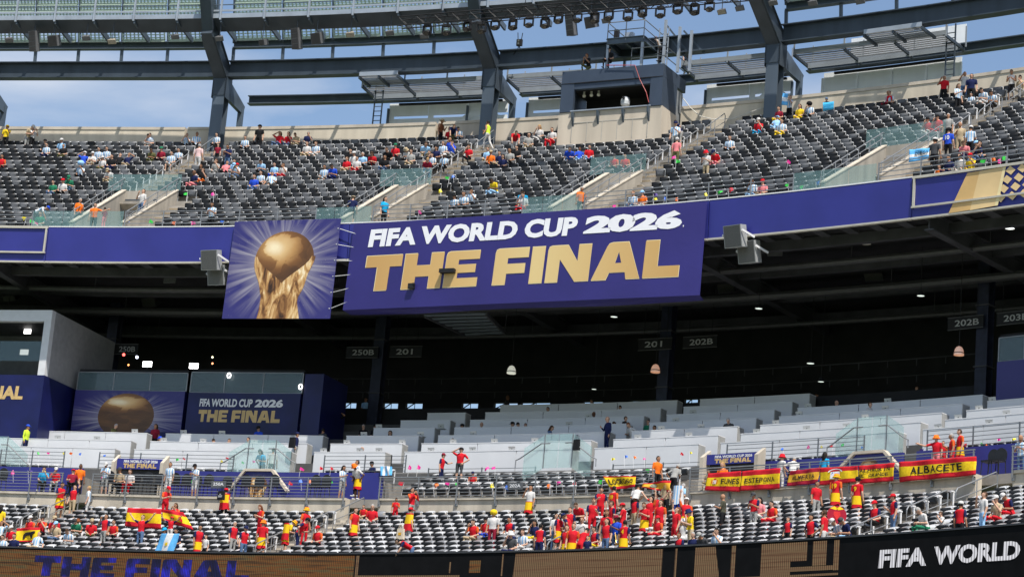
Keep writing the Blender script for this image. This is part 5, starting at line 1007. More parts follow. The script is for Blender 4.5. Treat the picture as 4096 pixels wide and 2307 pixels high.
p = CF.pt(2502, 405, bd + .4); m = MB(); m.lathe(p - Vector((0, 0, .32)), [(.16, 0), (.26, .1), (.27, .3), (.2, .5), (.08, .58)], 10); o = m.build('covered_camera', mat('grey_rain_cover', (.45, .47, .49), .6, var=.2, scale=5)); tag(o, 'camera under a grey rain cover at the booth sill', 'camera'); m = MB(); m.lathe(p + Vector((-.12, -.2, .1)), [(.08, 0), (.09, -.18)], 10, ax=(.15, 1, .2)); m.build('lens', BLACKM, o); m = MB(); m.tube([p - Vector((0, 0, .3)), p - Vector((0, 0, .7))], .05, 6); m.build('pedestal', BLACKM, o)
for nm, P, lab, mm_ in (('cable', [(2425, 262), (2540, 262), (2560, 320), (2585, 370), (2595, 410)], 'thin red cable hanging from the platform across the booth', mat('red_cable', (.3, .02, .02), .5)), ('cable', [(2730, 390), (2760, 430), (2800, 465), (2850, 477), (2930, 475), (3055, 430)], 'pale cable sagging over the parapet right of the booth', mat('pale_cable', (.6, .58, .52), .6))):
    m = MB(); m.tube([CF.pt(x, y, 14.35 if lab[5] == 'r' else 16.8) for x, y in P], .025, 5); tag(m.build(nm, mm_), lab, 'cable')
# steel platform above the booth
pl = empty('steel_platform', CF.at(-2, 15.2, 46.36), 'railed steel platform standing on the booth roof', 'platform'); q0, q1, e0, e1 = -2.75, -.75, 14.7, 17.2; zp = CF.hit(2470, 165, 14.7)[1]
for a_, b_ in (((q0, e0), (q1, e0)), ((q0, e1), (q1, e1)), ((q0, e0), (q0, e1)), ((q1, e0), (q1, e1)), (((q0 + q1) / 2, e0), ((q0 + q1) / 2, e1))): m = MB(); m.ibeam(CF.at(*a_, zp), CF.at(*b_, zp), .16, .36, .04, .03); m.build('deck_beam', STEEL, pl)
m = MB(); m.sweep(CF, [(e0, zp + .18), (e0, zp + .22), (e1, zp + .22), (e1, zp + .18)], q0, q1); m.build('deck_plate', STEELL, pl)
for q in (q0 + .05, q1 - .05):
    for d in (e0 + .05, e1 - .05): m = MB(); m.bar(CF.at(q, d, 46.36), CF.at(q, d, zp - .18), .14, .14, up=Nv(q)); m.build('leg', STEELL, pl)
for z in (.65, 1.15):
    m = MB(); m.tube([CF.at(q0, e1, zp + z), CF.at(q0, e0, zp + z), CF.at(q1, e0, zp + z), CF.at(q1, e1, zp + z)], .03, 6); m.build('rail', RAILM, pl)
for q in (q0, (q0 + q1) / 2, q1): m = MB(); m.tube([CF.at(q, e0, zp), CF.at(q, e0, zp + 1.15)], .03, 6); m.build('post', RAILM, pl)
for (q, zt) in ((q1 + .55, zp + 1.6), (q1 + 1.35, zp + 1.1), (q1 + 2.0, zp + .8)):
    m = MB(); m.bar(CF.at(q, 16.2, 46.4), CF.at(q, 16.2, zt), .14, .14, up=Nv(q)); m.build('tall_post', STEELL, pl)
for z in (46.9, 47.5): m = MB(); m.tube([CF.at(q1 - .6, 14.7, z - .5), CF.at(q1 - .6, 14.7, z), CF.at(b1 - .1, 14.7, z), CF.at(b1 - .1, be, z)], .03, 6); m.build('roof_rail', RAILM, pl)
m = MB()
for i in range(10): z = 46.5 + i * .26; m.bar(CF.at(q1 + .2, 16.3, z), CF.at(q1 + .7, 16.3, z), .03, .03)
for q in (q1 + .2, q1 + .7): m.bar(CF.at(q, 16.3, 46.4), CF.at(q, 16.3, 49.2), .05, .05, up=Nv(q))
m.build('ladder', STEELL, pl)
for (qa, za, qb, zb) in ((q1 + .4, zp + 1.5, q1 + 1.9, zp - .6), (q1 + .5, zp + .9, q1 + 2.0, zp - 1.2), (q1 + 1.4, zp + 1.0, q1 + 2.6, zp - .5)): m = MB(); m.bar(CF.at(qa, 16.6, za), CF.at(qb, 16.6, zb), .1, .1); m.build('stair_stringer', STEEL, pl)
m = MB(); m.box(CF.at(-1.9, 15.6, zp + .5), (.5, .3, .55), CF.ang(-2)); m.build('cabinet', STEELL, pl); m = MB(); m.box(CF.at(-2.5, 15.3, zp + .55), (.25, .25, .7), CF.ang(-2)); m.build('coiled_gear', BLACKM, pl)
# antenna box on a tripod on the ring beam
p = CF.pt(2078, 172, 16.6); an = empty('antenna_box', p - Vector((0, 0, .75)), 'black antenna box with two rods on a tripod above the ring beam', 'antenna'); m = MB(); m.box(p, (.34, .16, .4), CF.ang(-8)); m.build('box', BLACKM, an)
for dx in (-.1, .1): m = MB(); m.tube([p + Vector((dx, 0, .2)), p + Vector((dx * 1.4, 0, .62))], .025, 5); m.build('rod', BLACKM, an); m = MB(); m.tube([p + Vector((0, 0, -.2)), p + Vector((dx * 3, 0, -.78))], .02, 4); m.build('leg', BLACKM, an)
m = MB(); m.tube([p + Vector((0, 0, -.2)), p + Vector((0, .2, -.78))], .02, 4); m.build('leg', BLACKM, an)
for i in range(4): m = MB(); m.box(p + Vector((-.07 + .14 * (i % 2), -.1, -.08 + .17 * (i // 2))), (.1, .03, .12), CF.ang(-8)); m.build('face_panel', mat('antenna_face', (.10, .11, .10), .5), an)

# ------------------------------------------------------------------ lighting truss with moving heads
TD = 7.0; A, B = CF.pt(1600, 92, TD), CF.pt(2990, -22, TD)
tr = empty('lighting_truss', (A + B) / 2, 'long black lighting truss slung below the roof catwalk', 'truss'); ax_ = (B - A).normalized(); sd_ = ax_.cross(Vector((0, 0, 1))).normalized(); L_ = (B - A).length; h_ = .26
for i, (x, z) in enumerate(((-h_, -h_), (h_, -h_), (-h_, h_), (h_, h_))): m = MB(); o_ = sd_ * x + Vector((0, 0, z)); m.tube([A + o_, B + o_], .032, 6); m.build('chord', BLACKM, tr)
n = int(L_ / .55); m = MB()
for i in range(n):
    p0, p1 = A + ax_ * (L_ * i / n), A + ax_ * (L_ * (i + 1) / n)
    for x in (-h_, h_): m.tube([p0 + sd_ * x + Vector((0, 0, -h_ if i % 2 else h_)), p1 + sd_ * x + Vector((0, 0, h_ if i % 2 else -h_))], .018, 4, False)
    for z in (-h_, h_): m.tube([p0 + sd_ * (-h_ if i % 2 else h_) + Vector((0, 0, z)), p1 + sd_ * (h_ if i % 2 else -h_) + Vector((0, 0, z))], .018, 4, False)
m.build('lacing', BLACKM, tr)
for i in range(4): p = A + ax_ * (L_ * (i + .5) / 4) + Vector((0, 0, h_)); m = MB(); m.tube([p, p + Vector((0, 0, 4))], .02, 4); m.build('sling', BLACKM, tr)
ML = [(1708,132),(1785,133),(1868,117),(1925,126),(1979,112),(2050,112),(2114,102),(2179,105),(2233,86),(2308,82),(2378,85),(2434,74),(2511,76),(2569,60),(2640,64),(2710,48),(2778,52),(2837,38)]
LENS = mat('dark_lens', (.02, .018, .012), .1, spec=.8); ph = None
for j, (px, py) in enumerate(ML):
    p = CF.pt(px, py, TD - .05); t_ = (p - A).dot(ax_); top = A + ax_ * t_ - Vector((0, 0, h_))
    if ph is None:
        ph = empty('moving_head_light', (0, 0, 0)); m = MB(); m.box((0, 0, .62), (.36, .26, .2)); m.build('base_box', BLACKM, ph)
        for x in (-.24, .24): m = MB(); m.bar((x, 0, .56), (x, 0, -.05), .07, .14, up=(0, 1, 0)); m.build('yoke_arm', BLACKM, ph)
        m = MB(); m.lathe((0, .03, 0), [(.12, .24), (.19, .18), (.2, 0), (.18, -.2)], 12, ax=(0, .6, .45)); m.build('head', BLACKM, ph, True); m = MB(); m.lathe((0, .03, 0), [(.02, -.215), (.165, -.205)], 12, ax=(0, .6, .45)); m.build('lens', LENS, ph)
        m = MB(); m.tube([(0, 0, .7), (0, 0, .92)], .04, 6); m.build('clamp', BLACKM, ph); c = ph; c.location = p
    else: c = copy_tree(ph, p)
    c.rotation_euler = (0, 0, math.atan2(ax_.y, ax_.x) + .25 * math.sin(j * 2.3)); c.scale = (1, 1, max(.7, min(1.3, (top - p).z / .92))); tag(c, 'black moving-head light, %s from the left under the truss' % ORD[j], 'lamp', 'moving-head lights on the truss')
# loudspeakers and floodlights hung from the catwalk
HS = [(129,165,'a'),(209,165,'b'),(344,155,'f'),(447,169,'f'),(877,157,'t'),(36,163,'f'),(1046,171,'b2'),(1179,155,'a'),(1262,155,'b'),(1400,141,'f'),(1559,135,'f'),(1696,147,'f'),(2277,99,'a'),(2358,91,'b'),(2887,50,'f'),(2959,36,'f'),(3092,14,'f'),(700,150,'f'),(2424,85,'f'),(3250,15,'f'),(3440,8,'f')]
DSP = mat('roof_speaker_grey', (.12, .12, .125), .55); TAN = mat('flood_tan', (.32, .28, .22), .5); cnt = {}
for (px, py, k) in HS:
    p = CF.pt(px, py, 13.6); s = CF.hit(px, py, 13.6)[0]; cnt[k[0]] = cnt.get(k[0], 0) + 1; o_ = ORD[cnt[k[0]] - 1]
    if k == 'a': e, f_ = spk_box('line_array_speaker', p, .55, 1.25, .5, CF.ang(s) - .25, R(-16), DSP, mat('array_grille', (.06, .055, .055), .7), None, 'hanging line array speaker of stacked boxes, %s from the left under the roof' % o_, 'line array speakers', 4)
    elif k[0] == 'b': e, f_ = spk_box('roof_speaker', p, .68 if k == 'b' else .4, .66 if k == 'b' else .35, .6, CF.ang(s) - .2, R(-25), DSP, mat('array_grille', (.06, .055, .055), .7), None, 'square dark speaker hanging below the catwalk, %s from the left' % o_, 'square roof speakers')
    else: e, f_ = spk_box('roof_floodlight', p, .55, .28, .22, CF.ang(s) - .1, R(-40), TAN if cnt[k[0]] in (2, 4) else DSP, TAN if cnt[k[0]] in (2, 4, 7) else DSP, None, 'flat %s hanging below the catwalk, %s from the left' % ('floodlight box' if k == 'f' else 'tube-shaped lamp', o_), 'roof floodlights')
    m = MB(); t0 = f_(0, .15, .14); m.tube([t0, (t0.x, t0.y, max(t0.z + .3, 50.2))], .025, 5); m.build('hanger', STEELD, e)
# ------------------------------------------------------------------ people: posed body templates
ARM = {'down': ((.05, .02, -.28), (.06, -.05, -.53)), 'front': ((.05, -.06, -.27), (-.09, -.28, -.18)), 'face': ((.07, -.17, -.20), (-.10, -.24, .07)), 'hip': ((.19, .06, -.22), (-.01, -.05, -.42)), 'up': ((.08, -.04, .27), (.06, -.08, .53)),
       'wide': ((.24, -.05, .12), (.42, -.08, .33)), 'out': ((.26, -.10, -.08), (.50, -.16, .0)), 'cross': ((.06, -.09, -.27), (-.20, -.22, -.20)), 'head': ((.21, -.05, .14), (-.06, -.05, .30)), 'lap': ((.06, -.03, -.28), (-.05, -.26, -.34)), 'back': ((.12, .10, -.26), (.20, .0, -.46)), 'hang': ((.02, -.10, -.27), (.0, -.22, -.50))}
POSES = {'st': ('down', 'down', 0, 'stand', 0), 'one': ('front', 'down', 0, 'stand', .2), 'ph': ('front', 'front', 4, 'stand', .35), 'cam': ('face', 'face', -3, 'stand', -.15), 'cam1': ('face', 'down', -3, 'stand', -.1), 'hip': ('hip', 'hip', 0, 'stand', 0), 'wave': ('up', 'down', -4, 'stand', -.15), 'fl': ('wide', 'wide', -4, 'stand', -.1), 'pt': ('out', 'down', 3, 'stand', 0),
         'cr': ('cross', 'cross', 0, 'stand', 0), 'bend': ('hang', 'hang', 62, 'stand', .3), 'lean': ('front', 'hip', 24, 'stand', .3), 'walk': ('front', 'back', 4, 'walk', 0), 'hd': ('head', 'hip', -3, 'stand', 0),
         's': ('lap', 'lap', 6, 'sit', .1), 'sp': ('front', 'front', 22, 'sit', .5), 'sf': ('face', 'lap', 8, 'sit', .1), 'sb': ('back', 'lap', -14, 'sit', -.1), 'sh': ('head', 'back', -8, 'sit', 0), 'sx': ('cross', 'cross', 2, 'sit', 0), 'sc': ('face', 'face', 4, 'sit', 0), 'sl': ('lap', 'front', 34, 'sit', .4), 'sw': ('up', 'lap', 0, 'sit', -.1), 'cq': ('face', 'face', 18, 'crouch', 0)}
PHR = {'st': 'standing', 'one': 'standing', 'ph': 'standing, looking down at hands,', 'cam': 'standing with hands at face,', 'cam1': 'standing, one hand at face,', 'hip': 'standing, hands on hips,', 'wave': 'standing, one arm raised,', 'fl': 'standing with both arms spread up', 'pt': 'standing, arm held out,', 'cr': 'standing, arms folded,', 'bend': 'bending over', 'lean': 'leaning forward', 'walk': 'walking', 'hd': 'standing, hand on head,',
       's': 'sitting', 'sp': 'sitting bent forward', 'sf': 'sitting, hand at face,', 'sb': 'sitting back', 'sh': 'sitting, hand on head,', 'sx': 'sitting, arms folded,', 'sc': 'sitting, hands at face,', 'sl': 'sitting hunched', 'sw': 'sitting, arm raised,', 'cq': 'crouching'}
def ell(mb, c, r, n=10, k=6):
    vs = []; fs = []
    for i in range(1, k):
        th = math.pi * i / k
        for j in range(n): a = 2 * math.pi * j / n; vs.append((c[0] + r[0] * math.sin(th) * math.cos(a), c[1] + r[1] * math.sin(th) * math.sin(a), c[2] + r[2] * math.cos(th)))
    vs += [(c[0], c[1], c[2] + r[2]), (c[0], c[1], c[2] - r[2])]; t_, b_ = len(vs) - 2, len(vs) - 1
    for i in range(k - 2):
        for j in range(n): fs.append((i * n + j, i * n + (j + 1) % n, (i + 1) * n + (j + 1) % n, (i + 1) * n + j)[::-1])
    for j in range(n): fs.append((t_, (j + 1) % n, j)[::-1]); fs.append((b_, (k - 2) * n + j, (k - 2) * n + (j + 1) % n)[::-1])
    return mb.add(vs, fs)
def limb(mb, pts, rs):
    mb.tube(pts, rs, 10)
    for p_, r_ in zip(pts, rs): ell(mb, p_, (r_, r_, r_), 8, 6)
TEMPL = {}
def template(pose):
    if pose in TEMPL: return TEMPL[pose]
    aL, aR, lean, legs, nod = POSES[pose]; V = Vector; L = R(lean); segs = []   # (a, b, radius, slot)
    pel = V((0, 0, .95)) if legs in ('stand', 'walk') else (V((0, -.17, .55)) if legs == 'sit' else V((0, .05, .42)))
    up = V((0, -math.sin(L), math.cos(L))); fwd = V((0, -math.cos(L), -math.sin(L))); X = V((1, 0, 0))
    w = lambda x, y, z: pel + X * x - fwd * y + up * z           # torso frame, y backwards
    m = MB()
    ring = [(-.10, .125, .10), (-.02, .165, .118), (.10, .150, .108), (.22, .158, .112), (.34, .182, .118), (.43, .192, .105), (.485, .15, .085), (.52, .07, .065)]; vs = []; fs = []; n = 14
    for (z, rx, ry) in ring:
        for j in range(n): a = 2 * math.pi * j / n; vs.append(w(rx * math.cos(a), ry * math.sin(a) - (.015 if .2 < z < .4 else 0), z))
    for i in range(len(ring) - 1):
        for j in range(n): fs.append((i * n + j, i * n + (j + 1) % n, (i + 1) * n + (j + 1) % n, (i + 1) * n + j))
    fs += [tuple(range(n - 1, -1, -1)), tuple((len(ring) - 1) * n + j for j in range(n))]; m.add(vs, fs)
    segs += [(w(-.06, 0, -.06), w(.06, 0, -.06), .13, 5), (w(-.05, 0, .06), w(.05, 0, .06), .12, 2), (w(-.06, 0, .22), w(.06, 0, .22), .13, 2), (w(-.12, 0, .40), w(.12, 0, .40), .09, 2)]
    neck = w(0, .0, .50); hd = neck + (up * math.cos(nod) + fwd * math.sin(nod)) * .165 + fwd * .02; Hf = (fwd * math.cos(nod) - up * math.sin(nod)).normalized()
    if lean > 30: Hf = V((0, -.8, -.6)).normalized()
    Hu = X.cross(Hf).normalized() * -1; Hu = Hu if Hu.z > 0 or lean > 50 else -Hu
    limb(m, [neck - up * .04, hd - Hu * .06], [.06, .055]); segs.append((neck, hd - Hu * .08, .05, 0))
    Hm = Matrix((( 1, -Hf.x, Hu.x), (0, -Hf.y, Hu.y), (0, -Hf.z, Hu.z)))
    hm = MB(); ell(hm, (0, 0, 0), (.078, .098, .118), 14, 10); ell(hm, (0, -.035, -.07), (.055, .06, .055), 10, 6); ell(hm, (0, -.105, -.012), (.016, .022, .026), 8, 6); ell(hm, (.08, .01, -.01), (.014, .026, .034), 8, 6); ell(hm, (-.08, .01, -.01), (.014, .026, .034), 8, 6); ell(hm, (0, .012, .02), (.086, .104, .118), 14, 10)
    m.add([hd + Hm @ V(p_) for p_ in hm.v], hm.f)
    hands = []
    for sd, an in ((-1, aL), (1, aR)):
        sh = w(sd * .185, 0, .425); (e0, w0) = ARM[an]
        if legs == 'sit' and an in ('lap', 'front', 'face', 'cross', 'head', 'back', 'up') or lean <= 30: T = lambda o: X * (o[0] * sd) - fwd * o[1] + up * o[2]
        else: T = lambda o: X * (o[0] * sd) + V((0, o[1], o[2]))
        el, wr = sh + T(e0), sh + T(w0); mid = sh.lerp(el, .62); hdir = (wr - el).normalized(); pm = wr + hdir * .055
        limb(m, [sh, mid, el, el.lerp(wr, .45), wr], [.062, .052, .043, .042, .031]); m.tube([wr, pm, pm + hdir * .04], [.03, .042, .036], 8); ell(m, pm, (.036, .036, .036), 8, 6)
        segs += [(sh, mid, .062, 3), (mid, el, .045, 4), (el, wr, .042, 4), (wr, pm + hdir * .05, .045, 0)]; hands.append((wr, pm, hdir, sd))
    feet = []
    for sd in (-1, 1):
        hip = w(sd * .088, 0, -.03)
        if legs == 'stand': kn, an_ = V((sd * .105, -.015, .50)), V((sd * .115, .02, .09))
        elif legs == 'walk': kn, an_ = (V((.10, -.16, .53)), V((.10, -.14, .11))) if sd > 0 else (V((-.10, .10, .50)), V((-.10, .34, .13)))
        elif legs == 'sit': kn, an_ = V((sd * .15, -.60, .53)), V((sd * .15, -.56, .10))
        else: kn, an_ = (V((.16, -.38, .48)), V((.14, -.30, .09))) if sd > 0 else (V((-.16, -.30, .10)), V((-.13, .12, .09)))
        limb(m, [hip, hip.lerp(kn, .5), kn, kn.lerp(an_, .35), an_], [.092, .080, .058, .055, .038]); toe = an_ + V((sd * .02, -.16, -.05)); limb(m, [an_ - V((0, -.04, .045)), toe], [.042, .034])
        segs += [(hip, kn, .085, 5), (kn.lerp(an_, .12), an_, .052, 6), (an_ - V((0, 0, .05)), toe, .045, 7)]
    me = bpy.data.meshes.new('t'); me.from_pydata([tuple(p_) for p_ in m.v], [], m.f); ob = bpy.data.objects.new('t', me); COL.objects.link(ob)
    rm = ob.modifiers.new('r', 'REMESH'); rm.mode = 'VOXEL'; rm.voxel_size = .0165; sm = ob.modifiers.new('s', 'SMOOTH'); sm.iterations = 2; sm.factor = .4; dc = ob.modifiers.new('d', 'DECIMATE'); dc.ratio = .20
    dg = bpy.context.evaluated_depsgraph_get(); res = bpy.data.meshes.new_from_object(ob.evaluated_get(dg)); bpy.data.objects.remove(ob); bpy.data.meshes.remove(me)
    PV = np.empty(len(res.vertices) * 3); res.vertices.foreach_get('co', PV); PV = PV.reshape(-1, 3); PF = [tuple(q.vertices) for q in res.polygons]; bpy.data.meshes.remove(res)
    cen = np.array([PV[list(f_)].mean(0) for f_ in PF]); best = np.full(len(PF), 9.0); slot = np.zeros(len(PF), int)
    for (a, b, r_, sl_) in segs:
        a, b = np.array(a), np.array(b); ab = b - a; t_ = np.clip(((cen - a) @ ab) / max(1e-9, ab @ ab), 0, 1); dd = np.linalg.norm(cen - (a + t_[:, None] * ab), axis=1) - r_; k = dd < best; best[k] = dd[k]; slot[k] = sl_
    hl = (cen - np.array(hd)) @ np.array(Hm); inh = np.linalg.norm(hl / np.array([.10, .125, .145]), axis=1) < 1.0
    slot[inh] = 0; hair = inh & (((hl[:, 2] > .045) | ((hl[:, 1] > .0) & (hl[:, 2] > -.05))) & ~((hl[:, 1] < -.055) & (hl[:, 2] < .07))) & (hl[:, 2] > -.06); slot[hair] = 1
    ex = MB()                                                      # fingers, eyes and mouth
    for (wr, pm, hdir, sd) in hands:
        s_ = hdir.cross(V((0, -1, .3))).normalized(); nn = s_.cross(hdir).normalized(); b0 = pm + hdir * .035; ex.cm = 0
        for i, ln in enumerate((.062, .072, .068, .052)):
            o_ = b0 + s_ * (-.027 + .018 * i); ex.tube([o_, o_ + hdir * ln * .55 - nn * .006, o_ + hdir * ln * .8 - nn * .03], [.0085, .008, .0065], 5)
        o_ = wr + hdir * .035 + s_ * (-.03 * sd); ex.tube([o_, o_ + s_ * (-.03 * sd) + hdir * .025, o_ + s_ * (-.035 * sd) + hdir * .055 - nn * .01], [.011, .010, .008], 5)
    hx = lambda p_: hd + Hm @ V(p_)
    for x in (-.032, .032):
        o_ = len(ex.v); ex.cm = 8; ex.add([hx((x + .016 * math.cos(a), -.097 - .003 * math.cos(a) * (1 if x < 0 else -1), .012 + .008 * math.sin(a))) for a in [i * math.pi / 4 for i in range(8)]], [tuple(range(8))]); ex.add([hx((x - .02, -.094, .03)), hx((x + .02, -.094, .03)), hx((x + .02, -.092, .037)), hx((x - .02, -.092, .037))], [(0, 1, 2, 3)])
    ex.cm = 9; ex.add([hx((-.024, -.095, -.062)), hx((.024, -.095, -.062)), hx((.018, -.095, -.052)), hx((-.018, -.095, -.052))], [(0, 1, 2, 3)])
    o_ = len(PV); PV = np.concatenate([PV, np.array([tuple(p_) for p_ in ex.v])]); PF = PF + [tuple(i + o_ for i in f_) for f_ in ex.f]; slot = np.concatenate([slot, np.array(ex.m)])
    out = []
    for mir in (1, -1):
        me = bpy.data.meshes.new('body'); P2 = PV.copy(); P2[:, 0] *= mir; me.from_pydata(P2.tolist(), [], [f_ if mir > 0 else f_[::-1] for f_ in PF])
        for i in range(10): me.materials.append(None)
        me.polygons.foreach_set('material_index', slot.tolist()); me.polygons.foreach_set('use_smooth', [True] * len(PF)); me.update(); out.append(me)
    top = float(PV[:, 2].max()); TEMPL[pose] = (out, hd, Hm, top, neck, up, fwd, pel); return TEMPL[pose]

SKIN = [cloth('skin_light', (.50, .30, .21), .6), cloth('skin_tan', (.36, .19, .115), .6), cloth('skin_brown', (.15, .075, .045), .6)]
HAIR = {'k': cloth('hair_black', (.012, .010, .009), .6), 'b': cloth('hair_brown', (.06, .032, .018), .6), 'f': cloth('hair_fair', (.36, .22, .09), .6), 'g': cloth('hair_grey', (.30, .29, .28), .7), 'o': cloth('hair_auburn', (.14, .05, .02), .6)}
COLR = {'r': ('red', (.52, .012, .022)), 'm': ('maroon', (.22, .012, .03)), 'w': ('white', (.54, .53, .52)), 'k': ('black', (.013, .013, .015)), 'n': ('navy', (.012, .018, .07)), 'b': ('blue', (.02, .07, .50)), 'g': ('grey', (.30, .30, .29)), 'd': ('dark grey', (.055, .057, .062)), 'y': ('yellow', (.72, .50, .02)), 'o': ('orange', (.80, .16, .015)), 'p': ('pink', (.72, .22, .24)), 'G': ('green', (.02, .17, .09)), 'l': ('lime', (.55, .72, .05)), 't': ('turquoise', (.01, .33, .62)), 'c': ('tan', (.42, .33, .21)), 'L': ('light blue', (.30, .52, .78)), 'j': ('denim', (.09, .15, .27)), 'B': ('brown', (.18, .06, .025)), 'v': ('olive', (.12, .12, .05))}
def stripe_mat(name, c1, c2, scale, axis, thr=.5):
    m = bpy.data.materials.new(name); m.use_nodes = True; nt = m.node_tree; N = nt.nodes.new; Lk = nt.links.new; b = nt.nodes['Principled BSDF']; b.inputs['Roughness'].default_value = .85; b.inputs['Specular IOR Level'].default_value = .15
    t = N('ShaderNodeTexCoord'); w = N('ShaderNodeTexWave'); w.bands_direction = axis; w.inputs['Scale'].default_value = scale; w.inputs['Distortion'].default_value = .3; Lk(t.outputs['Object'], w.inputs['Vector'])
    g_ = N('ShaderNodeMath'); g_.operation = 'GREATER_THAN'; g_.inputs[1].default_value = thr; Lk(w.outputs['Fac'], g_.inputs[0]); mx_ = N('ShaderNodeMixRGB'); mx_.inputs[1].default_value = (*c1, 1); mx_.inputs[2].default_value = (*c2, 1); Lk(g_.outputs[0], mx_.inputs[0]); Lk(mx_.outputs[0], b.inputs['Base Color']); return m
def band_mat(name, bands, lo, hi):
    """horizontal bands over object z from lo to hi"""
    m = bpy.data.materials.new(name); m.use_nodes = True; nt = m.node_tree; N = nt.nodes.new; Lk = nt.links.new; b = nt.nodes['Principled BSDF']; b.inputs['Roughness'].default_value = .8; b.inputs['Specular IOR Level'].default_value = .15
    t = N('ShaderNodeTexCoord'); sp_ = N('ShaderNodeSeparateXYZ'); Lk(t.outputs['Object'], sp_.inputs[0]); mr = N('ShaderNodeMapRange'); mr.inputs['From Min'].default_value = lo; mr.inputs['From Max'].default_value = hi; Lk(sp_.outputs[2], mr.inputs['Value']); r_ = N('ShaderNodeValToRGB'); r_.color_ramp.interpolation = 'CONSTANT'
    while len(r_.color_ramp.elements) < len(bands): r_.color_ramp.elements.new(.5)
    for e_, (p_, c_) in zip(r_.color_ramp.elements, bands): e_.position = p_; e_.color = (*c_, 1)
    Lk(mr.outputs[0], r_.inputs[0]); Lk(r_.outputs[0], b.inputs['Base Color']); return m
RED, YEL = (.52, .012, .022), (.75, .47, .012)
ARG = stripe_mat('striped_jersey', (.62, .63, .64), (.22, .42, .66), 2.6, 'X', .55); PLAID = stripe_mat('checked_shirt', (.62, .30, .30), (.72, .62, .60), 7, 'Z', .5); CAMO = mat('camo_cloth', (.06, .06, .04), .9, var=.6, scale=14, obj=True)
FLAGM = band_mat('flag_bands', [(0, RED), (.24, YEL), (.93, RED)], .5, 1.0); FLAGC = band_mat('flag_cape_bands', [(0, RED), (.38, YEL), (.88, RED)], .7, 1.5); HATM = band_mat('striped_hat', [(0, YEL), (.3, RED), (.55, YEL), (.8, RED)], -.02, .14)
SHOE = [cloth('shoe_dark', (.03, .03, .03)), cloth('shoe_white', (.55, .55, .53))]; DARKF = cloth('eye_dark', (.01, .01, .01)); LIP = cloth('lips', (.22, .06, .05))
def cmat(c): return cloth('cloth_' + COLR[c][0].replace(' ', '_'), COLR[c][1])
def hat_mesh(kind):
    m = MB()
    if kind == 'cap': m.lathe((0, .005, 0), [(.108, .025), (.108, .06), (.09, .115), (.05, .142), (.01, .148)], 12); m.add([(-.07, -.09, .035), (.07, -.09, .035), (.055, -.19, .015), (-.055, -.19, .015), (-.07, -.09, .045), (.07, -.09, .045), (.055, -.19, .025), (-.055, -.19, .025)], [(3, 2, 1, 0), (4, 5, 6, 7), (0, 1, 5, 4), (1, 2, 6, 5), (2, 3, 7, 6), (3, 0, 4, 7)])
    elif kind == 'bucket': m.lathe((0, .005, 0), [(.165, -.02), (.16, -.005), (.112, .05), (.10, .125), (.06, .145), (.01, .148)], 14)
    elif kind == 'straw': m.lathe((0, .005, 0), [(.21, .02), (.205, .03), (.11, .045), (.10, .12), (.05, .15), (.01, .15)], 14)
    elif kind == 'visor': m.lathe((0, .005, 0), [(.105, .03), (.11, .07)], 12, cap=False); m.add([(-.09, -.07, .04), (.09, -.07, .04), (.08, -.22, .02), (-.08, -.22, .02)], [(0, 1, 2, 3)])
    elif kind == 'wig': ell(m, (0, .01, .06), (.16, .16, .14), 12, 8)
    elif kind == 'ball': ell(m, (0, .0, .12), (.2, .2, .17), 14, 8)
    elif kind == 'long':
        m.lathe((0, .03, 0), [(.05, -.30), (.10, -.26), (.108, -.12), (.104, .0), (.10, .06), (.06, .125), (.01, .14)], 12, ax=(0, .0, 1))
        m.v = [(x, y if z > -.0 else y * .75 + .045, z) for x, y, z in m.v]; m.v = [(x, max(y, -.045) if z < .07 else y, z) for x, y, z in m.v]
    me = bpy.data.meshes.new(kind); me.from_pydata([tuple(v) for v in m.v], [], m.f); me.materials.append(None); me.polygons.foreach_set('use_smooth', [kind != 'x'] * len(m.f)); me.update(); return me
HATS = {k: hat_mesh(k) for k in ('cap', 'bucket', 'straw', 'visor', 'wig', 'ball', 'long')}
def skirt_mesh(z0, z1, cy, cape=False):
    m = MB(); n = 16; vs = []; fs = []; K = 6; rg = 11 if cape else n
    for i in range(K + 1):
        v = i / K; z = z1 + (z0 - z1) * v
        for j in range(rg if cape else n):
            a = (math.pi * (-.12 + 1.24 * j / (rg - 1))) if cape else 2 * math.pi * j / n; w_ = 1 + .16 * math.sin(a * 5 + v * 2) * v; rx, ry = (.235 + .02 * v, .15 + .05 * v) if cape else (.178 + .02 * v, .135 + .035 * v); vs.append((rx * w_ * math.cos(a), cy + ry * w_ * math.sin(a), z + .03 * math.sin(a * 3) * v))
    q = rg if cape else n
    for i in range(K):
        for j in range(q - 1 if cape else q): fs.append((i * q + j, i * q + (j + 1) % q, (i + 1) * q + (j + 1) % q, (i + 1) * q + j))
    me = bpy.data.meshes.new('wrap'); me.from_pydata(vs, [], fs); me.materials.append(None); me.polygons.foreach_set('use_smooth', [True] * len(fs)); me.update(); return me
SKIRT, CAPE = skirt_mesh(.50, 1.0, 0), skirt_mesh(.68, 1.47, .0, True)
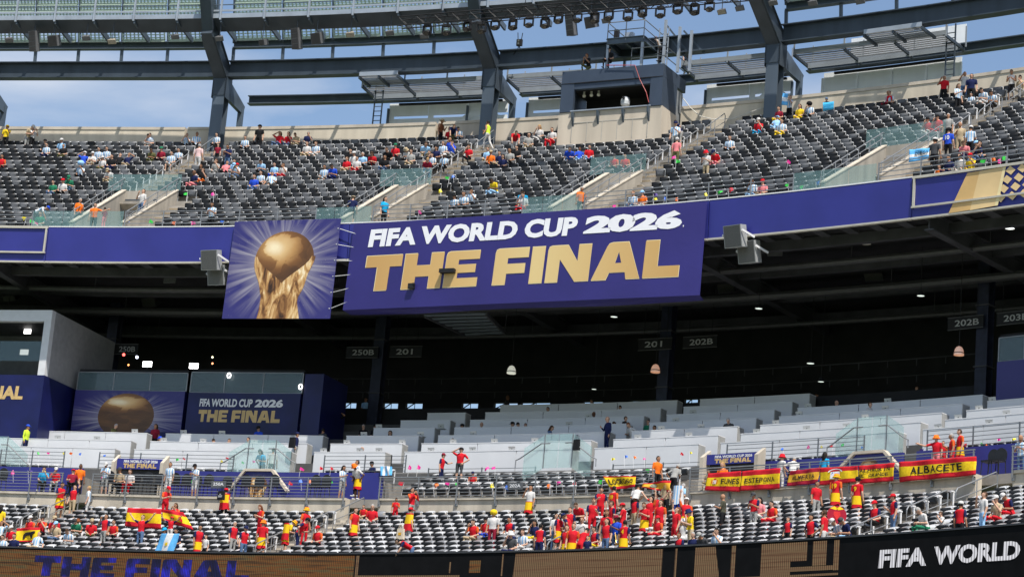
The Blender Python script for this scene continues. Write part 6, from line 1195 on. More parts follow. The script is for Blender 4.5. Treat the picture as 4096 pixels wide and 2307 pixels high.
# ------------------------------------------------------------------ the crowd, one line each:
# tile, x, y of the head top in that tile of the photograph, tier, pose, yaw, top, bottom, hat, hair, extras
CROWD = """1 90 1150 U cam1 0 y k yc k 3
1 300 1205 U lean 70 c gs wc b
1 350 1215 U cam 80 w ks wc b
1 1480 1345 U sf 0 A g - b
1 1560 1335 U sp 0 A g - k
1 1880 1310 U sc 0 A k - b
1 1985 1315 U s 20 A k - k
1 2205 1320 U s 0 A k - k
1 2510 1375 U s 0 A k - k
1 480 1420 U s 0 d k kc k
1 640 1415 U s 0 L g wc b
2 45 1240 U st 10 k k kc k big
2 270 1335 U sh 0 r j - B
2 350 1345 U sf 0 r j - K
2 450 1345 U sp 0 c c - b
2 540 1318 U sf 20 n g - g
2 1870 1190 U one 70 B ks cs b
2 1985 1240 U bend 30 n vs - b
2 1965 1300 U s 0 r k - k
2 2040 1305 U sp 0 A k - k
2 2345 1210 U walk 260 l w - k 2
2 2000 1395 U sf 0 b g - x
3 320 1265 U sf 0 w w - F
3 430 1290 U s 0 w r - k
3 30 1345 U bend 30 r w - k
3 150 1340 U s 30 g c - k
3 1650 1230 U one 20 A g nc k
3 1710 1220 U lean 280 n gs - k
3 1660 1395 U st 180 p v wc g
3 2500 1210 U sf 0 r t wc b
3 2170 1370 U s 0 A k - k
3 775 578 B cq 340 k v - o
3 990 590 B s 0 k k kc k
3 1515 195 B1 lean 270 g k - o
3 1775 395 B2 st 40 k k kc k
4 225 910 U cam 0 A k - k
4 135 1075 U s 0 m y - k
4 310 1070 U s 0 y y - B
4 400 1060 U sf 0 A k kw k
4 590 995 U st 0 d g Lc k kid
4 1225 940 U s 0 A k - k
4 1295 930 U s 340 r m - x 2
4 1775 715 U cam1 0 r ks - g
4 1980 715 U cam1 20 w js - k
4 2050 750 U st 20 n ks - k big
4 1915 830 U one 50 A ks - B
4 2055 945 U s 0 A w - k kid
4 2165 935 U sp 0 A w - k
4 2290 940 U sp 0 A k - k 2
4 2455 705 U ph 0 w ks - k 2
4 2570 770 U sf 0 c g - k
4 1635 1205 U sf 0 r w kc k
4 1720 1170 U sf 0 r r kc k
4 1815 1155 U st 0 g k - g
4 1820 1270 U st 180 b ks kc k N10
4 1935 1250 U one 30 c cs - x 2
4 2040 1270 U one 200 A ks wc k 2
4 1680 1390 U st 180 d ks wc k big
4 2170 1420 U s 0 n j Lc b
4 50 1165 U sb 0 L L Lc b
4 200 1205 U s 0 A y - k
5 480 -5 U s 0 A n - k
5 640 0 U s 0 k v - k
5 10 130 U s 0 E k - K
5 845 85 U sh 0 b g wc b
5 935 90 U sx 0 w cs wc b
5 975 45 U s 0 A g - k
5 1075 45 U s 0 A g - k
5 1060 120 U s 0 w v wc k
5 1130 110 U s 0 k n - k
5 1190 85 U sb 0 k k - b
5 1280 90 U sh 0 n c - f
5 1545 75 U sp 0 v v - b
5 1680 50 U s 0 m k Gc k
5 1740 100 U s 0 A g - k
5 1815 70 U s 0 A k - k
5 865 205 U sf 0 A k Lo b
5 1095 250 U sp 0 w c cc g
5 560 360 U s 0 G j - k
5 665 365 U s 0 w k rc k
5 740 340 U sp 0 G j Gc k
5 2010 -12 U st 180 P ws - g big
5 2195 15 U st 0 m ks - k kid
5 2305 8 U ph 0 n j - k
5 2260 155 U sb 0 p k - x
5 2355 170 U s 0 L g - k
5 2160 180 U sf 0 g g - B
5 2440 200 U sc 0 w c rc b
5 2370 220 U sp 0 A j Lc b
5 2010 225 U s 0 k w - B
5 2090 235 U sf 0 k o - K
5 1955 275 U s 320 n p - x 3
5 2560 300 U s 0 b j - b
5 370 600 U bend 100 A k bc g
5 805 560 U one 60 o k - g
5 955 665 U pt 0 o k - k
5 1060 645 U one 260 m p - k kid
5 1440 470 U cam1 330 w j - b
5 2145 580 U ph 0 A k - k 2
5 465 715 U s 0 G w - k
6 515 5 U s 0 w c - b
6 630 -10 U s 0 A w - b
6 110 185 U sp 0 L k - k
6 215 190 U s 0 L b - k
6 300 185 U sf 0 w r - k
6 25 290 U s 0 A k - k
6 210 280 U sb 40 A g - b
6 735 210 U s 0 A g - k 2
6 845 220 U sp 0 b n - k 2
6 935 140 U s 0 r c - B
6 1010 90 U s 0 w k wc k
6 1055 120 U s 0 w r - k
6 1090 110 U s 0 L k - g
6 965 60 U s 0 k k - k
6 1200 110 U sp 0 r k - B
6 1280 110 U s 0 k j - K
6 1370 75 U sl 0 k k - b
6 1405 20 U s 0 r k Gc k
6 1510 50 U sp 0 w k cb b
6 1615 55 U s 0 g c - b
6 1690 20 U sl 60 L c - b
6 1790 40 U s 0 n k - k
6 1730 90 U s 0 k c - b
6 1835 105 U sf 0 A k - k
6 1915 90 U s 0 A k wc k 3
6 1740 155 U sl 40 m j - f
6 1925 -10 U s 0 A g - b
6 2010 -30 U sf 0 b g - b
6 2160 20 U sf 0 r k - B
6 2325 55 U s 0 L c - b
6 2420 70 U s 0 o d cc k
6 2530 60 U s 0 g k - K
6 2455 100 U s 0 n c - k
6 2530 105 U s 0 n k - K
6 2410 350 U sp 320 y L - k 3
6 1985 500 U s 0 A k kc b
6 2105 490 U s 0 A k - k
6 2180 485 U sf 0 A k - k
6 980 505 U one 200 n ks cv k
6 1290 670 U st 60 t k - K
7 20 30 U s 0 k k - k
7 685 15 U sb 40 b L - k 3
7 790 20 U s 40 r L - k
7 585 70 U sl 40 b j - k
7 1045 110 U s 0 E k dc b
7 1145 130 U s 0 E k - k
7 1965 40 U ph 0 w c rb b
7 2120 65 U sl 0 r p nc k
7 95 530 U sf 0 w r - k
7 165 470 U sp 20 t c - k
7 1230 480 U s 0 A j - o
7 690 580 U one 60 o d - g
7 1355 535 U s 0 o w Lc b
7 2415 390 U sf 0 A L - k 3
7 2540 390 U s 0 p c rc b
8 2035 -15 U sp 0 p n - b
8 2165 0 U sf 30 k j - K
8 1700 205 U s 0 o w - k kid
8 1925 170 U s 0 n w kc k
8 2090 150 U sf 0 y y rc b
8 1850 200 U s 0 n n - k
8 1985 195 U s 0 w w - k
9 600 1210 P st 0 n n - b big
9 915 1240 P st 0 k k - k
9 960 1285 P s 0 w k - k 3
9 285 1335 A st 90 l+ ns bc b
9 395 1340 P lean 20 o k - f
9 1150 1365 P ph 90 v v - g
9 1300 1370 P s 0 w g - k
9 1435 1275 P ph 60 En g wc k
9 1575 1320 P st 0 m k - B
9 2000 1335 P s 0 k k - k
9 2340 1345 P s 0 k k - k
10 40 1345 P ph 0 b d kc k
10 90 1340 P s 0 k k - k
10 455 1350 P s 0 m k - x
10 600 1365 P sc 0 d k - k
10 680 1370 P st 180 d k - k
10 830 1230 P hd 0 k w - K
10 1110 1085 P2 st 0 L k - k
10 1105 1350 P s 0 k k - g
10 1225 1360 P s 0 k k kc k
10 1360 1415 P s 20 m k - K
10 2120 1340 P s 330 d k kc k
10 2280 1330 P s 20 k k - x
10 2530 1090 P2 st 90 d k - x 3
11 390 1195 P s 0 k k - k
11 830 1155 P s 0 k k - k
11 1120 1175 P sf 0 k k - k
11 855 1265 P s 0 k k - x 3
11 1145 1250 P st 90 k k - b
11 970 1310 A one 340 n+ n - x
11 1395 1300 P s 0 G k - k
11 1565 1115 P2 st 0 L k - b
11 55 1335 P s 320 k k kc k
11 165 1325 P s 0 d k - b
11 110 1390 P sp 0 d k - k
11 380 1410 P ph 90 j j - B
11 1110 1380 P sp 320 k+ k - b
11 1225 1355 P lean 330 w w - o
11 1470 1380 P s 0 k k - k
11 2195 1345 P lean 0 d d - g
12 1025 1145 P st 90 w k - b
12 1500 985 P2 st 0 L g - b
12 520 1060 P2 s 0 w k - k
12 720 1120 P s 0 k k - x
13 1660 20 P s 320 L k bc g
13 2205 40 P sp 0 w k - k
13 2335 25 P sf 0 w+ k - b
13 2530 25 P s 0 d k - b
14 95 10 C2 lean 0 t n - K
14 195 -20 C2 st 200 w k - k
14 415 -10 A st 110 n+ g nc b
14 1105 115 P s 0 w p - x
14 2005 40 P s 0 k k - g
13 460 330 C sf 20 t d - k
13 570 350 C sf 60 r w wc k
13 745 325 C sb 60 m k rc b
13 815 320 C st 30 o k - k 3
13 1080 275 C ph 0 A g wc g
13 1235 320 C s 0 c k dc b
13 1340 320 C s 0 w r - B
13 1720 285 C st 0 A w - b
13 1985 270 C ph 0 A w kc k 2
13 920 400 M st 290 A w - f
13 630 465 M one 60 En F - k 2
13 760 465 M wave 0 En cs - k
13 1690 480 M ph 60 E r rc b
13 2285 475 M st 190 r k rc k cape
13 390 825 M s 0 E w wc b
13 515 835 M sc 0 E k dc b
13 605 840 M s 0 r g cc b
13 630 890 M sf 0 c j Lc g
13 755 890 M sp 0 G g dc g
13 850 850 M s 0 E y Bs b
13 955 855 M s 30 r v cc g
13 1070 805 M cam1 330 En gs - k 2
13 1440 785 M fl 0 En j - b
13 1730 815 M fl 0 En w rc k kid
13 1850 705 M sc 0 E k - B
13 720 1000 M sp 0 A g - b
13 440 990 M sb 0 A cs - k
13 165 915 M s 0 r k wc b
13 30 895 M sh 0 A k - K
13 125 1080 M s 0 n k - k
13 20 1065 M s 0 A c - k
13 15 700 M st 180 y r - K
13 1640 970 M s 0 n c tc b
13 1790 965 M s 0 n n - k
13 2015 920 M st 70 En F - k
13 2080 1005 M st 0 w k - b kid
13 2365 870 M st 60 En gs - g
13 2475 910 M one 70 En j nc b
14 60 740 M ph 350 E r - O
14 80 850 M st 180 r F ob b
14 320 875 M lean 140 y F Hb b cape
14 440 830 M lean 110 En n kc k
14 510 757 M st 60 E r Hb b
14 885 285 C one 70 A gs - K 2
14 1025 280 X st 330 A k - k
14 1045 310 C lean 330 w F ob k 3
14 1215 275 X s 330 n d kc b
14 1880 190 X pt 100 En n mc b
14 2065 145 X hd 0 r ds kc b big
14 2195 375 X s 20 E w nc b kid
14 1585 495 M cam 70 E+ g - k
14 1420 585 M one 40 E r - k kid
14 1005 740 M st 70 E F - b
14 1105 735 M s 0 E c - b kid
14 1210 705 M s 40 r g - g
14 1555 755 M st 160 y w rc k cape
14 1570 1105 M bend 320 En j - k
14 2175 875 M sf 0 E c - k
14 2295 860 M s 0 E b kc k
14 2395 770 M st 20 w m yw k 2
14 2560 975 M sf 0 d n wb g
15 190 490 M cam1 0 w F - k
15 1475 175 C st 60 o k - k 2
15 1635 290 C lean 180 g k - g 3
15 1690 335 M lean 180 L bs - g cape2
15 1560 425 M st 180 c k - F
15 1250 465 M lean 200 w k - k
15 1030 520 M st 180 E r - k N39
15 820 665 M one 60 En r - o
15 590 730 M st 0 En r - b
15 765 740 M sl 0 r k - b
15 1020 670 M one 320 En y - b
15 1130 690 M one 300 r r rc b big
15 1245 620 M st 330 En cs wb b 3
15 1345 700 M ph 10 r F - b
15 1400 560 M wave 0 E r - B
15 1450 585 M fl 0 r k ks k
15 1660 655 M wave 340 r r - O
15 1765 545 M wave 30 E y wc k
15 1560 770 M s 330 En w wc b 2
15 1720 775 M sw 340 w w wb b
15 1810 770 M ph 330 y c nb b
15 2135 595 M one 290 C ks - x 2
15 2445 575 M ph 20 En g dc k
15 2560 640 M s 0 p w - K
15 75 840 M s 0 En w - k
15 215 870 M sf 0 n y - K
15 290 910 M st 180 En n - k
15 445 810 M st 70 w j - k
15 480 820 M one 80 En F - k
15 610 795 M lean 290 En r nc b
15 720 835 M s 30 w g - o
15 1060 800 M one 0 b j mc k 3
15 620 940 M st 40 E F - b
15 700 955 M lean 180 r r - k N11
15 840 950 M s 340 En y - k
15 765 1025 M st 0 n j - b kid
15 1140 850 M st 180 En F - k N4
15 140 980 M s 0 A w - b
15 10 990 M s 0 n w - k
15 1785 1025 M s 350 En r - b
15 1880 1045 M s 0 n w - g
15 2030 1020 M sl 0 d k gc g
15 2130 1025 M sf 0 A w - k
15 2150 300 C s 0 o o - F
15 2000 365 C s 0 c c - B kid
16 140 255 C st 160 w w rb k
16 255 230 C lean 200 w k - g
16 575 190 C st 180 t k - K
16 495 475 M st 60 r g - k
16 690 410 M st 180 E F Hb k N19
16 905 415 M st 180 r F kc k N9
16 1275 595 M one 330 En js rc b
16 1690 760 M sp 330 w G - g
16 1805 805 M sf 330 w w - b kid
16 1940 665 M st 180 En k wc k
16 2170 580 M cam1 330 w L - b
16 2370 620 M sf 0 c r wc b
16 2440 620 M sp 340 En r wc b 2
16 205 865 M st 0 En k - b kid
16 440 820 M hip 0 En k - k
16 580 800 M pt 290 r w - b
16 785 880 M sp 320 A c wc k
16 870 870 M sp 330 n L dc g
16 1700 5 X pt 20 r p ob k
16 1860 -5 X one 300 E r - g
16 1940 -40 X one 330 E F - b
16 1765 65 X st 0 E r - k kid
16 2555 60 C ph 20 A j - x 2
15 900 560 M one 40 En r - k
15 960 760 M one 20 r y - o
15 1500 660 M st 10 E r - B
15 560 900 M st 20 En F - b
15 1460 840 M s 0 E r rc b
15 960 860 M st 0 En j - K
14 700 940 M s 0 E k rc b
13 1180 900 M s 0 E k - b
16 60 700 M s 0 E r - k
16 1120 690 M s 0 En k rc b"""
for ln in CROWD.split('\n'):        # make the templates first
    template(ln.split()[4])
def tile(rg, x, y): c = (rg - 1) % 4; return c * 1024 + x / 2.5147, (0, 577, 1154, 1731)[(rg - 1) // 4] + y / 2.5147
TIER = {'U': [(CF, .28 + UP * i, .6 + UP * i + (.16 if i == 0 else 0), UZ + UR * i, ('U', i)) for i in range(UN)], 'M': [(CM, .28 + MP * i, .6 + MP * i, MZ + MR * i, ('M', i)) for i in range(MN)],
        'X': [(CM, 10.5 + .84 * i, 10.85 + .84 * i, PZ - .08 + .38 * i, ('X', i)) for i in range(XN)] + [(CM, 13.0, 13.2, 19.38, ('X', 9))], 'C': [(CM, d, d, PZ + .005, None) for d in (10.6, 11.0, 11.4, 11.8)], 'C2': [(CM, 13.2, 13.2, 19.37, None)],
        'P': [(CM, DD + DP * k + .86, DD + DP * k + 1.1, DZ + DR * k - 1.098, None) for k in range(NT)], 'P2': [(CM, DD + DP * NT - .4 + j * 1.2, DD + DP * NT - .4 + j * 1.2, DZ + DR * (NT - 1) - 1.098, None) for j in range(4)],
        'A': [(CM, DD + DP * k - .1, DD + DP * k - .1, DZ + DR * k - 1.098, None) for k in range(4)], 'B': [(CF, 15.1, 15.1, 46.36, None)], 'B1': [(CF, 16.4, 16.4, 47.2, None)], 'B2': [(CF, 18.4, 18.4, 47.07, None)]}
SECU = lambda s: 'far-left block' if s < -25.2 else ('cup-banner block' if s < -9.2 else ('booth block' if s < 3.4 else ('right block' if s < 19.2 else 'far-right block')))
SECM = lambda s: 'first block' if s < -26.9 else ('second block' if s < -12.7 else ('third block' if s < 2 else ('fourth block' if s < 16.5 else 'last block')))
SLOT = {}
for tr_ in ('U', 'M', 'X'):
    for (i, k, s, d, z) in seat_slots(tr_): SLOT.setdefault((tr_, i), []).append((s, k))
HATN = {'c': 'cap', 'b': 'bucket hat', 's': 'wide hat', 'v': 'visor', 'w': 'wig', 'o': 'ball hat'}; HATK = {'c': 'cap', 'b': 'bucket', 's': 'straw', 'v': 'visor', 'w': 'wig', 'o': 'ball'}
people = []; pr_ = random.Random(5); HEAD_AT = {}
for ln in CROWD.split('\n'):
    w = ln.split(); rg, x, y = int(w[0]), float(w[1]), float(w[2]); tier, pose, yaw, top, bot, hat, hair = w[3:10]; ext = w[10:]; px, py = tile(rg, x, y)
    meshes, hd, Hm, ht, neck, up_, fwd_, pel = template(pose); sc = (.74 if 'kid' in ext else pr_.uniform(.95, 1.05)); sit = POSES[pose][3] == 'sit'; hatz = .035 if hat != '-' else 0
    best = None
    for (C, d1, d2, z, key) in TIER[tier]:
        d = d2 if sit else d1
        try: s, zz = C.hit(px, py, d)
        except IndexError: continue
        er = abs(zz - (z + ht * sc + hatz + (.17 if sit and tier in ('P', 'P2') else 0)))
        if best is None or er < best[0]: best = (er, C, s, d, z, key)
    er, C, s, d, z, key = best
    if tier == 'P': k_ = int(round((z + 1.098 - DZ) / DR))
    if sit and tier in ('P', 'P2'): z += .17
    if sit and key and (key in SLOT):
        c_ = [(abs(q - s), q, k) for q, k in SLOT[key]]; c_ = min(c_); 
        if c_[0] < .8: s = c_[1] if c_[0] < .3 else s; OCC[(key[0], key[1], c_[2])] = True
    if sit and tier in ('C', 'P', 'P2'):
        st_ = MB(); p0 = C.at(s, d - .12, z); st_.box(p0 + Vector((0, 0, .42)), (.42, .42, .06), C.ang(s)); st_.box(p0 + Vector((0, 0, .2)), (.1, .1, .40), C.ang(s)); st_.box(p0 + Vector((0, 0, .02)), (.4, .4, .03), C.ang(s))
        so_ = st_.build('stool', BLACKM); people.append((so_, None)); so_['tmp'] = 'cross aisle' if tier == 'C' else ('dark rear of the stand' if tier == 'P2' else 'press tier ' + ORD[k_])
    p = C.at(s, d, z); o = bpy.data.objects.new('person', meshes[0] if pr_.random() < .5 else meshes[1]); COL.objects.link(o); o.location = p; o.rotation_euler = (0, 0, C.ang(s) + R(float(yaw)) * (1) + (R(pr_.uniform(-14, 14)) if not sit else R(pr_.uniform(-8, 8))))
    if sit and yaw not in ('0',): o.rotation_euler[2] = C.ang(s) + R(min(25, max(-25, (float(yaw) + 180) % 360 - 180)))
    fat = 1.16 if 'big' in ext else pr_.uniform(.97, 1.08); o.scale = (sc * fat, sc * fat, sc)
    sk = SKIN[1] if '2' in ext else (SKIN[2] if '3' in ext else SKIN[pr_.choice((0, 0, 0, 1))]); lo = top.endswith('+'); tp = top.rstrip('+'); hl_ = hair.isupper(); hc = HAIR.get(hair.lower(), HAIR['b']) if hair != 'x' else sk
    if tp == 'A': sm_, sl_, tn = ARG, ARG, 'striped jersey'
    elif tp == 'E': sm_, sl_, tn = cmat('r'), cloth('jersey_gold_red', (.60, .10, .02)), 'red jersey with yellow shoulders'
    elif tp == 'En': sm_, sl_, tn = cmat('r'), cmat('n'), 'red jersey with navy sleeves'
    elif tp == 'P': sm_, sl_, tn = PLAID, PLAID, 'pink checked shirt'
    elif tp == 'C': sm_, sl_, tn = CAMO, CAMO, 'camouflage shirt'
    else: sm_, sl_, tn = cmat(tp), cmat(tp), COLR[tp][0] + (' jacket' if lo else ' shirt')
    if ln.startswith('2 2345') or ln.startswith('2 1870') or ln.startswith('4 2455'): sl_ = sk; tn = tn.replace('shirt', 'vest')
    bc = 'k' if bot[0] == 'F' else bot[0]; bm = cmat(bc); sh_ = bot.endswith('s') or bot[0] == 'F'
    if tp == 'A' and len(bot) == 1 and bot in 'wgcp' : sh_ = True
    for i, mm_ in enumerate((sk, hc, sm_, sl_, sm_ if lo else sk, bm, sk if sh_ else bm, SHOE[pr_.random() < .5], DARKF, LIP)):
        o.material_slots[i].link = 'OBJECT'; o.material_slots[i].material = mm_
    def child(nm, me, mm_, loc=(0, 0, 0), rot=None, q=1.0):
        c = bpy.data.objects.new(nm, me); COL.objects.link(c); c.parent = o; c.location = loc
        if rot is not None: c.rotation_euler = rot.to_euler()
        c.scale = (q, q, q); c.material_slots[0].link = 'OBJECT'; c.material_slots[0].material = mm_; return c
    hn = ''
    if hat != '-':
        kd = HATK[hat[1]]; hm_ = HATM if hat[0] == 'H' else (cmat(hat[0]) if hat[0] in COLR else WHITE); child('hat', HATS[kd], hm_, hd, Hm); hn = ('striped ' if hat[0] == 'H' else COLR[hat[0]][0] + ' ') + HATN[hat[1]]
    if hl_: child('long_hair', HATS['long'], hc, hd, Hm)
    wrap = ''
    if bot[0] == 'F': child('flag_skirt', SKIRT, FLAGM); wrap = 'flag skirt'
    if 'cape' in ext: child('flag_cape', CAPE, FLAGC); wrap = 'flag cape'
    if 'cape2' in ext: child('flag_cape', CAPE, ARG); wrap = 'striped flag cape'
    for e_ in ext:
        if e_[0] == 'N':
            V_, F_ = text2d(e_[1:], .03); wd = .085 * len(e_[1:]) + .03; cv = [(-(wd * (q[0] - .5)) * -1 * -1, .0, q[1] * .22) for q in V_]
            me = bpy.data.meshes.new('number'); me.from_pydata([((.5 - q[0]) * wd, .150 - 1.6 * ((q[0] - .5) * wd) ** 2, 1.14 + q[1] * .2) for q in V_], [], F_); me.materials.append(None); c = child('number', me, cloth('number_yellow', YEL) if e_ != 'N10' else WHITE)
            if POSES[pose][2] > 10: c.rotation_euler = (R(-POSES[pose][2]) * -1, 0, 0); c.location = (0, .0, .0)
    bn_ = wrap or (COLR[bc][0] + (' shorts' if sh_ else ' trousers'))
    if tier == 'U': rw = 'upper row %s, %s' % (ORD[key[1]], SECU(s))
    elif tier in ('M', 'X'): rw = ('lower row %s, %s' % (ORD[key[1]], SECM(s))) if tier == 'M' else 'middle row %s, %s' % (ORD[min(key[1], 5)], SECM(s))
    elif tier == 'A': rw = 'stair gap between desks, %s' % SECM(s)
    elif tier == 'P': rw = 'press tier %s, %s' % (ORD[k_], SECM(s))
    elif tier == 'P2': rw = 'dark rear of stand, %s' % SECM(s)
    elif tier in ('C', 'C2'): rw = 'cross aisle, %s' % SECM(s)
    else: rw = {'B': 'on the booth roof', 'B1': 'on the platform above the booth', 'B2': 'on the walkway behind the ring beam'}[tier]
    lab = ['person', PHR[pose].rstrip(','), 'in', tn]; opt = [('child',) if 'kid' in ext else None]
    if 'kid' in ext: lab[0] = 'child'
    base_l = ' '.join(lab); adds = [a for a in (hn, bn_ if not sit or wrap else '', {'g': 'grey hair', 'f': 'fair hair', 'x': 'bald', 'o': 'auburn hair'}.get(hair.lower(), ''), 'long hair' if hl_ else '') if a]
    cur = base_l
    if len((cur + ' ' + rw).split()) > 16: base_l = base_l.replace(' with yellow shoulders', '').replace(' with navy sleeves', ''); cur = base_l
    for a in adds:
        if len((cur + ' ' + a + ' ' + rw).split()) <= 16: cur += ', ' + a
    people.append((o, cur + ', ' + rw)); HEAD_AT[(rg, int(x), int(y))] = o
used = {}
for o, l in people:
    if l is None: continue
    used.setdefault(l, []).append(o)
for l, os_ in used.items():
    os_.sort(key=lambda q: proj(q.location)[0])
    for i, o in enumerate(os_):
        ll = l if len(os_) == 1 else ' '.join((l + ', ' + ORD[i] + ' from left').split())
        if len(ll.split()) > 16: ll = ll.replace(', ' + ORD[i] + ' from left', ' ' + ORD[i])
        tag(o, ll, 'person', 'people in the stands')
sn = {}
for o in sorted([o for o, l in people if l is None], key=lambda q: proj(q.location)[0]):
    w = o['tmp']; del o['tmp']; sn[w] = sn.get(w, 0) + 1; tag(o, 'plain black stool under a sitter, %s from the left, %s' % (ORD[sn[w] - 1], w), 'stool', 'black stools')

# ------------------------------------------------------------------ flags and cloths
class Wavy:
    """hanging cloth through four picture points on a tier surface, with folds"""
    def __init__(s, C, d, TL, TR, BR, BL, amp=.03, k=9.0, sag=0.0, seed=0):
        s.q = Quad(*(C.pt(*p_, d) for p_ in (BL, BR, TR, TL))); s.amp, s.k, s.sag, s.sd = amp, k, sag, seed
        if s.q.n.y > 0: s.q.n = -s.q.n
    def p(s, u, v, h=0.0):
        a = s.amp * (math.sin(u * s.k + v * 3 + s.sd) + .5 * math.sin(u * s.k * 2.3 - v * 5 + s.sd * 2)); return s.q.p(u, v, h + a) - Vector((0, 0, s.sag * 4 * u * (1 - u)))
def cloth_flag(surf, name, label, bands, cat='flag', nu=26, nv=3, axis='v', th=.012, group=None):
    e = empty(name, surf.p(.5, 0), label, cat, group); E_ = []
    for (lo, hi, mm_) in bands:
        m = MB(); vs = []; n = nu + 1
        for h in (0, -th):
            for j in range(nv + 1):
                for i in range(n):
                    a, b = i / nu, lo + (hi - lo) * j / nv
                    vs.append(surf.p(a, b, h) if axis == 'v' else surf.p(b, a, h))
        o_ = n * (nv + 1); fs = []
        for j in range(nv):
            for i in range(nu): q = j * n + i; fs += [(q, q + 1, q + n + 1, q + n), (o_ + q + n, o_ + q + n + 1, o_ + q + 1, o_ + q)]
        for j in range(nv): q = j * n; fs += [(q, q + n, o_ + q + n, o_ + q)]; q += nu; fs += [(q, o_ + q, o_ + q + n, q + n)]
        if lo == 0: fs += [(i, o_ + i, o_ + i + 1, i + 1) for i in range(nu)]
        if hi == 1: fs += [(nv * n + i, nv * n + i + 1, o_ + nv * n + i + 1, o_ + nv * n + i) for i in range(nu)]
        m.add(vs, fs); m.build('stripe', mm_, e, True)
    return e
FR, FY, FO = cloth('flag_red', (.50, .014, .024), .7), cloth('flag_yellow', (.74, .50, .015), .7), cloth('flag_ochre', (.62, .33, .03), .7); FB, FW = cloth('flag_sky_blue', (.12, .42, .78), .7), cloth('flag_white', (.72, .73, .75), .7); INK = cloth('flag_ink', (.02, .018, .02), .8)
def words(surf, e, txts, mm_=INK, bold=.02, h=.03):
    m = MB()
    for (tx, u0, v0, u1, v1) in txts:      # letter by letter so that the print follows the folds
        k = len(tx)
        for i, ch in enumerate(tx):
            if ch == ' ': continue
            a = u0 + (u1 - u0) * i / k; b = u0 + (u1 - u0) * (i + .86) / k
            if ch == 'I': a, b = a + (b - a) * .36, b - (b - a) * .36
            V_, F_ = text2d(ch, bold); m.add([surf.p(a + (b - a) * q[0], v0 + (v1 - v0) * q[1], h) for q in V_], F_)
    m.build('lettering', mm_, e)
def T(rg, *xy): return [tile(rg, xy[i], xy[i + 1]) for i in range(0, len(xy), 2)]
SPB = [(0, .26, FR), (.26, .74, FY), (.74, 1, FR)]; SPO = [(0, .26, cloth('flag_dark_red', (.30, .012, .03), .7)), (.26, .74, FO), (.74, 1, cloth('flag_dark_red', (.30, .012, .03), .7))]; g_ = 'town flags strung on the railing'
for k, (rg, P, tx, tt, bn_, am) in enumerate(((15, (1975, 405, 2308, 380, 2290, 590, 1935, 575), [('FUNES', .44, .36, .98, .64)], 'FUNES with a small crest', SPB, .02), (15, (2312, 382, 2700, 350, 2690, 560, 2295, 580), [('ESTEPONA', .1, .36, .88, .6)], 'ESTEPONA', SPB, .02), (16, (215, 385, 520, 345, 500, 505, 190, 535), [('ALMERIA', .12, .36, .9, .62)], 'ALMERIA', SPO, .03), (16, (525, 350, 905, 330, 900, 490, 512, 525), [], 'no name and a round emblem', SPB, .02), (16, (912, 330, 1275, 298, 1258, 480, 900, 510), [('ALHAURIN', .06, .60, .9, .80), ('EL GRANDE', .02, .32, .86, .50)], 'ALHAURIN EL GRANDE', SPB, .025), (16, (1322, 290, 2088, 232, 2095, 420, 1318, 492), [('ALBACETE', .16, .32, .84, .70)], 'ALBACETE in large letters', SPB, .035))):
    w = Wavy(CM, 9.7, *T(rg, *P), amp=am, k=11 + k, seed=k); e = cloth_flag(w, 'town_flag', 'red and yellow flag on the railing lettered ' + tt if k != 3 else 'red and yellow flag on the railing with a round emblem', bn_, group=g_); 
    if tx: words(w, e, tx)
    if k == 0: m = MB(); [m.add([w.p(.2 + a, .38 + b, .032) for a, b in q], [tuple(range(len(q)))]) for q in ([(.0, .0), (.09, .0), (.09, .2), (.0, .2)],)]; m.build('crest_shield', cloth('crest_white', (.6, .5, .5)), e); m = MB(); [m.add([w.p(.2 + a, .38 + b, .036) for a, b in q], [tuple(range(len(q)))]) for q in ([(-.04, 0), (-.02, 0), (-.02, .22), (-.04, .22)], [(.11, 0), (.13, 0), (.13, .22), (.11, .22)], [(.01, .22), (.08, .22), (.07, .3), (.02, .3)], [(.01, .02), (.045, .02), (.045, .1), (.01, .1)])]; m.build('crest_figure', FR, e)
    if k == 3:
        m = MB(); m.add([w.p(.30 + a, .3 + b, .03) for a, b in ((0, 0), (.24, 0), (.24, .42), (0, .42))], [(0, 1, 2, 3)]); m.build('emblem_field', FW, e); m = MB(); m.add([w.p(.33 + a, .33 + b, .034) for a, b in ((0, 0), (.18, 0), (.18, .36), (0, .36))], [(0, 1, 2, 3)]); m.build('emblem_blue', cloth('emblem_blue', (.04, .1, .35)), e)
        m = MB(); V_ = []
        for i in range(13): t2 = math.pi * i / 12; V_ += [w.p(.42 + .19 * math.cos(t2), .70 + .2 * math.sin(t2), .03), w.p(.42 + .16 * math.cos(t2), .70 + .15 * math.sin(t2), .03)]
        m.add(V_, [(2 * i, 2 * i + 2, 2 * i + 3, 2 * i + 1) for i in range(12)]); m.build('emblem_arc', FW, e)
w = Wavy(CM, 9.4, *T(15, 915, 435, 1243, 432, 1238, 540, 1000, 575), amp=.04, k=8); e = cloth_flag(w, 'town_flag', 'tilted red and yellow flag held up, lettered LOGRONO', [(0, .22, FR), (.22, .92, FY), (.92, 1, FR)]); words(w, e, [('LOGROÑO', .1, .36, .95, .78)], bold=.03)
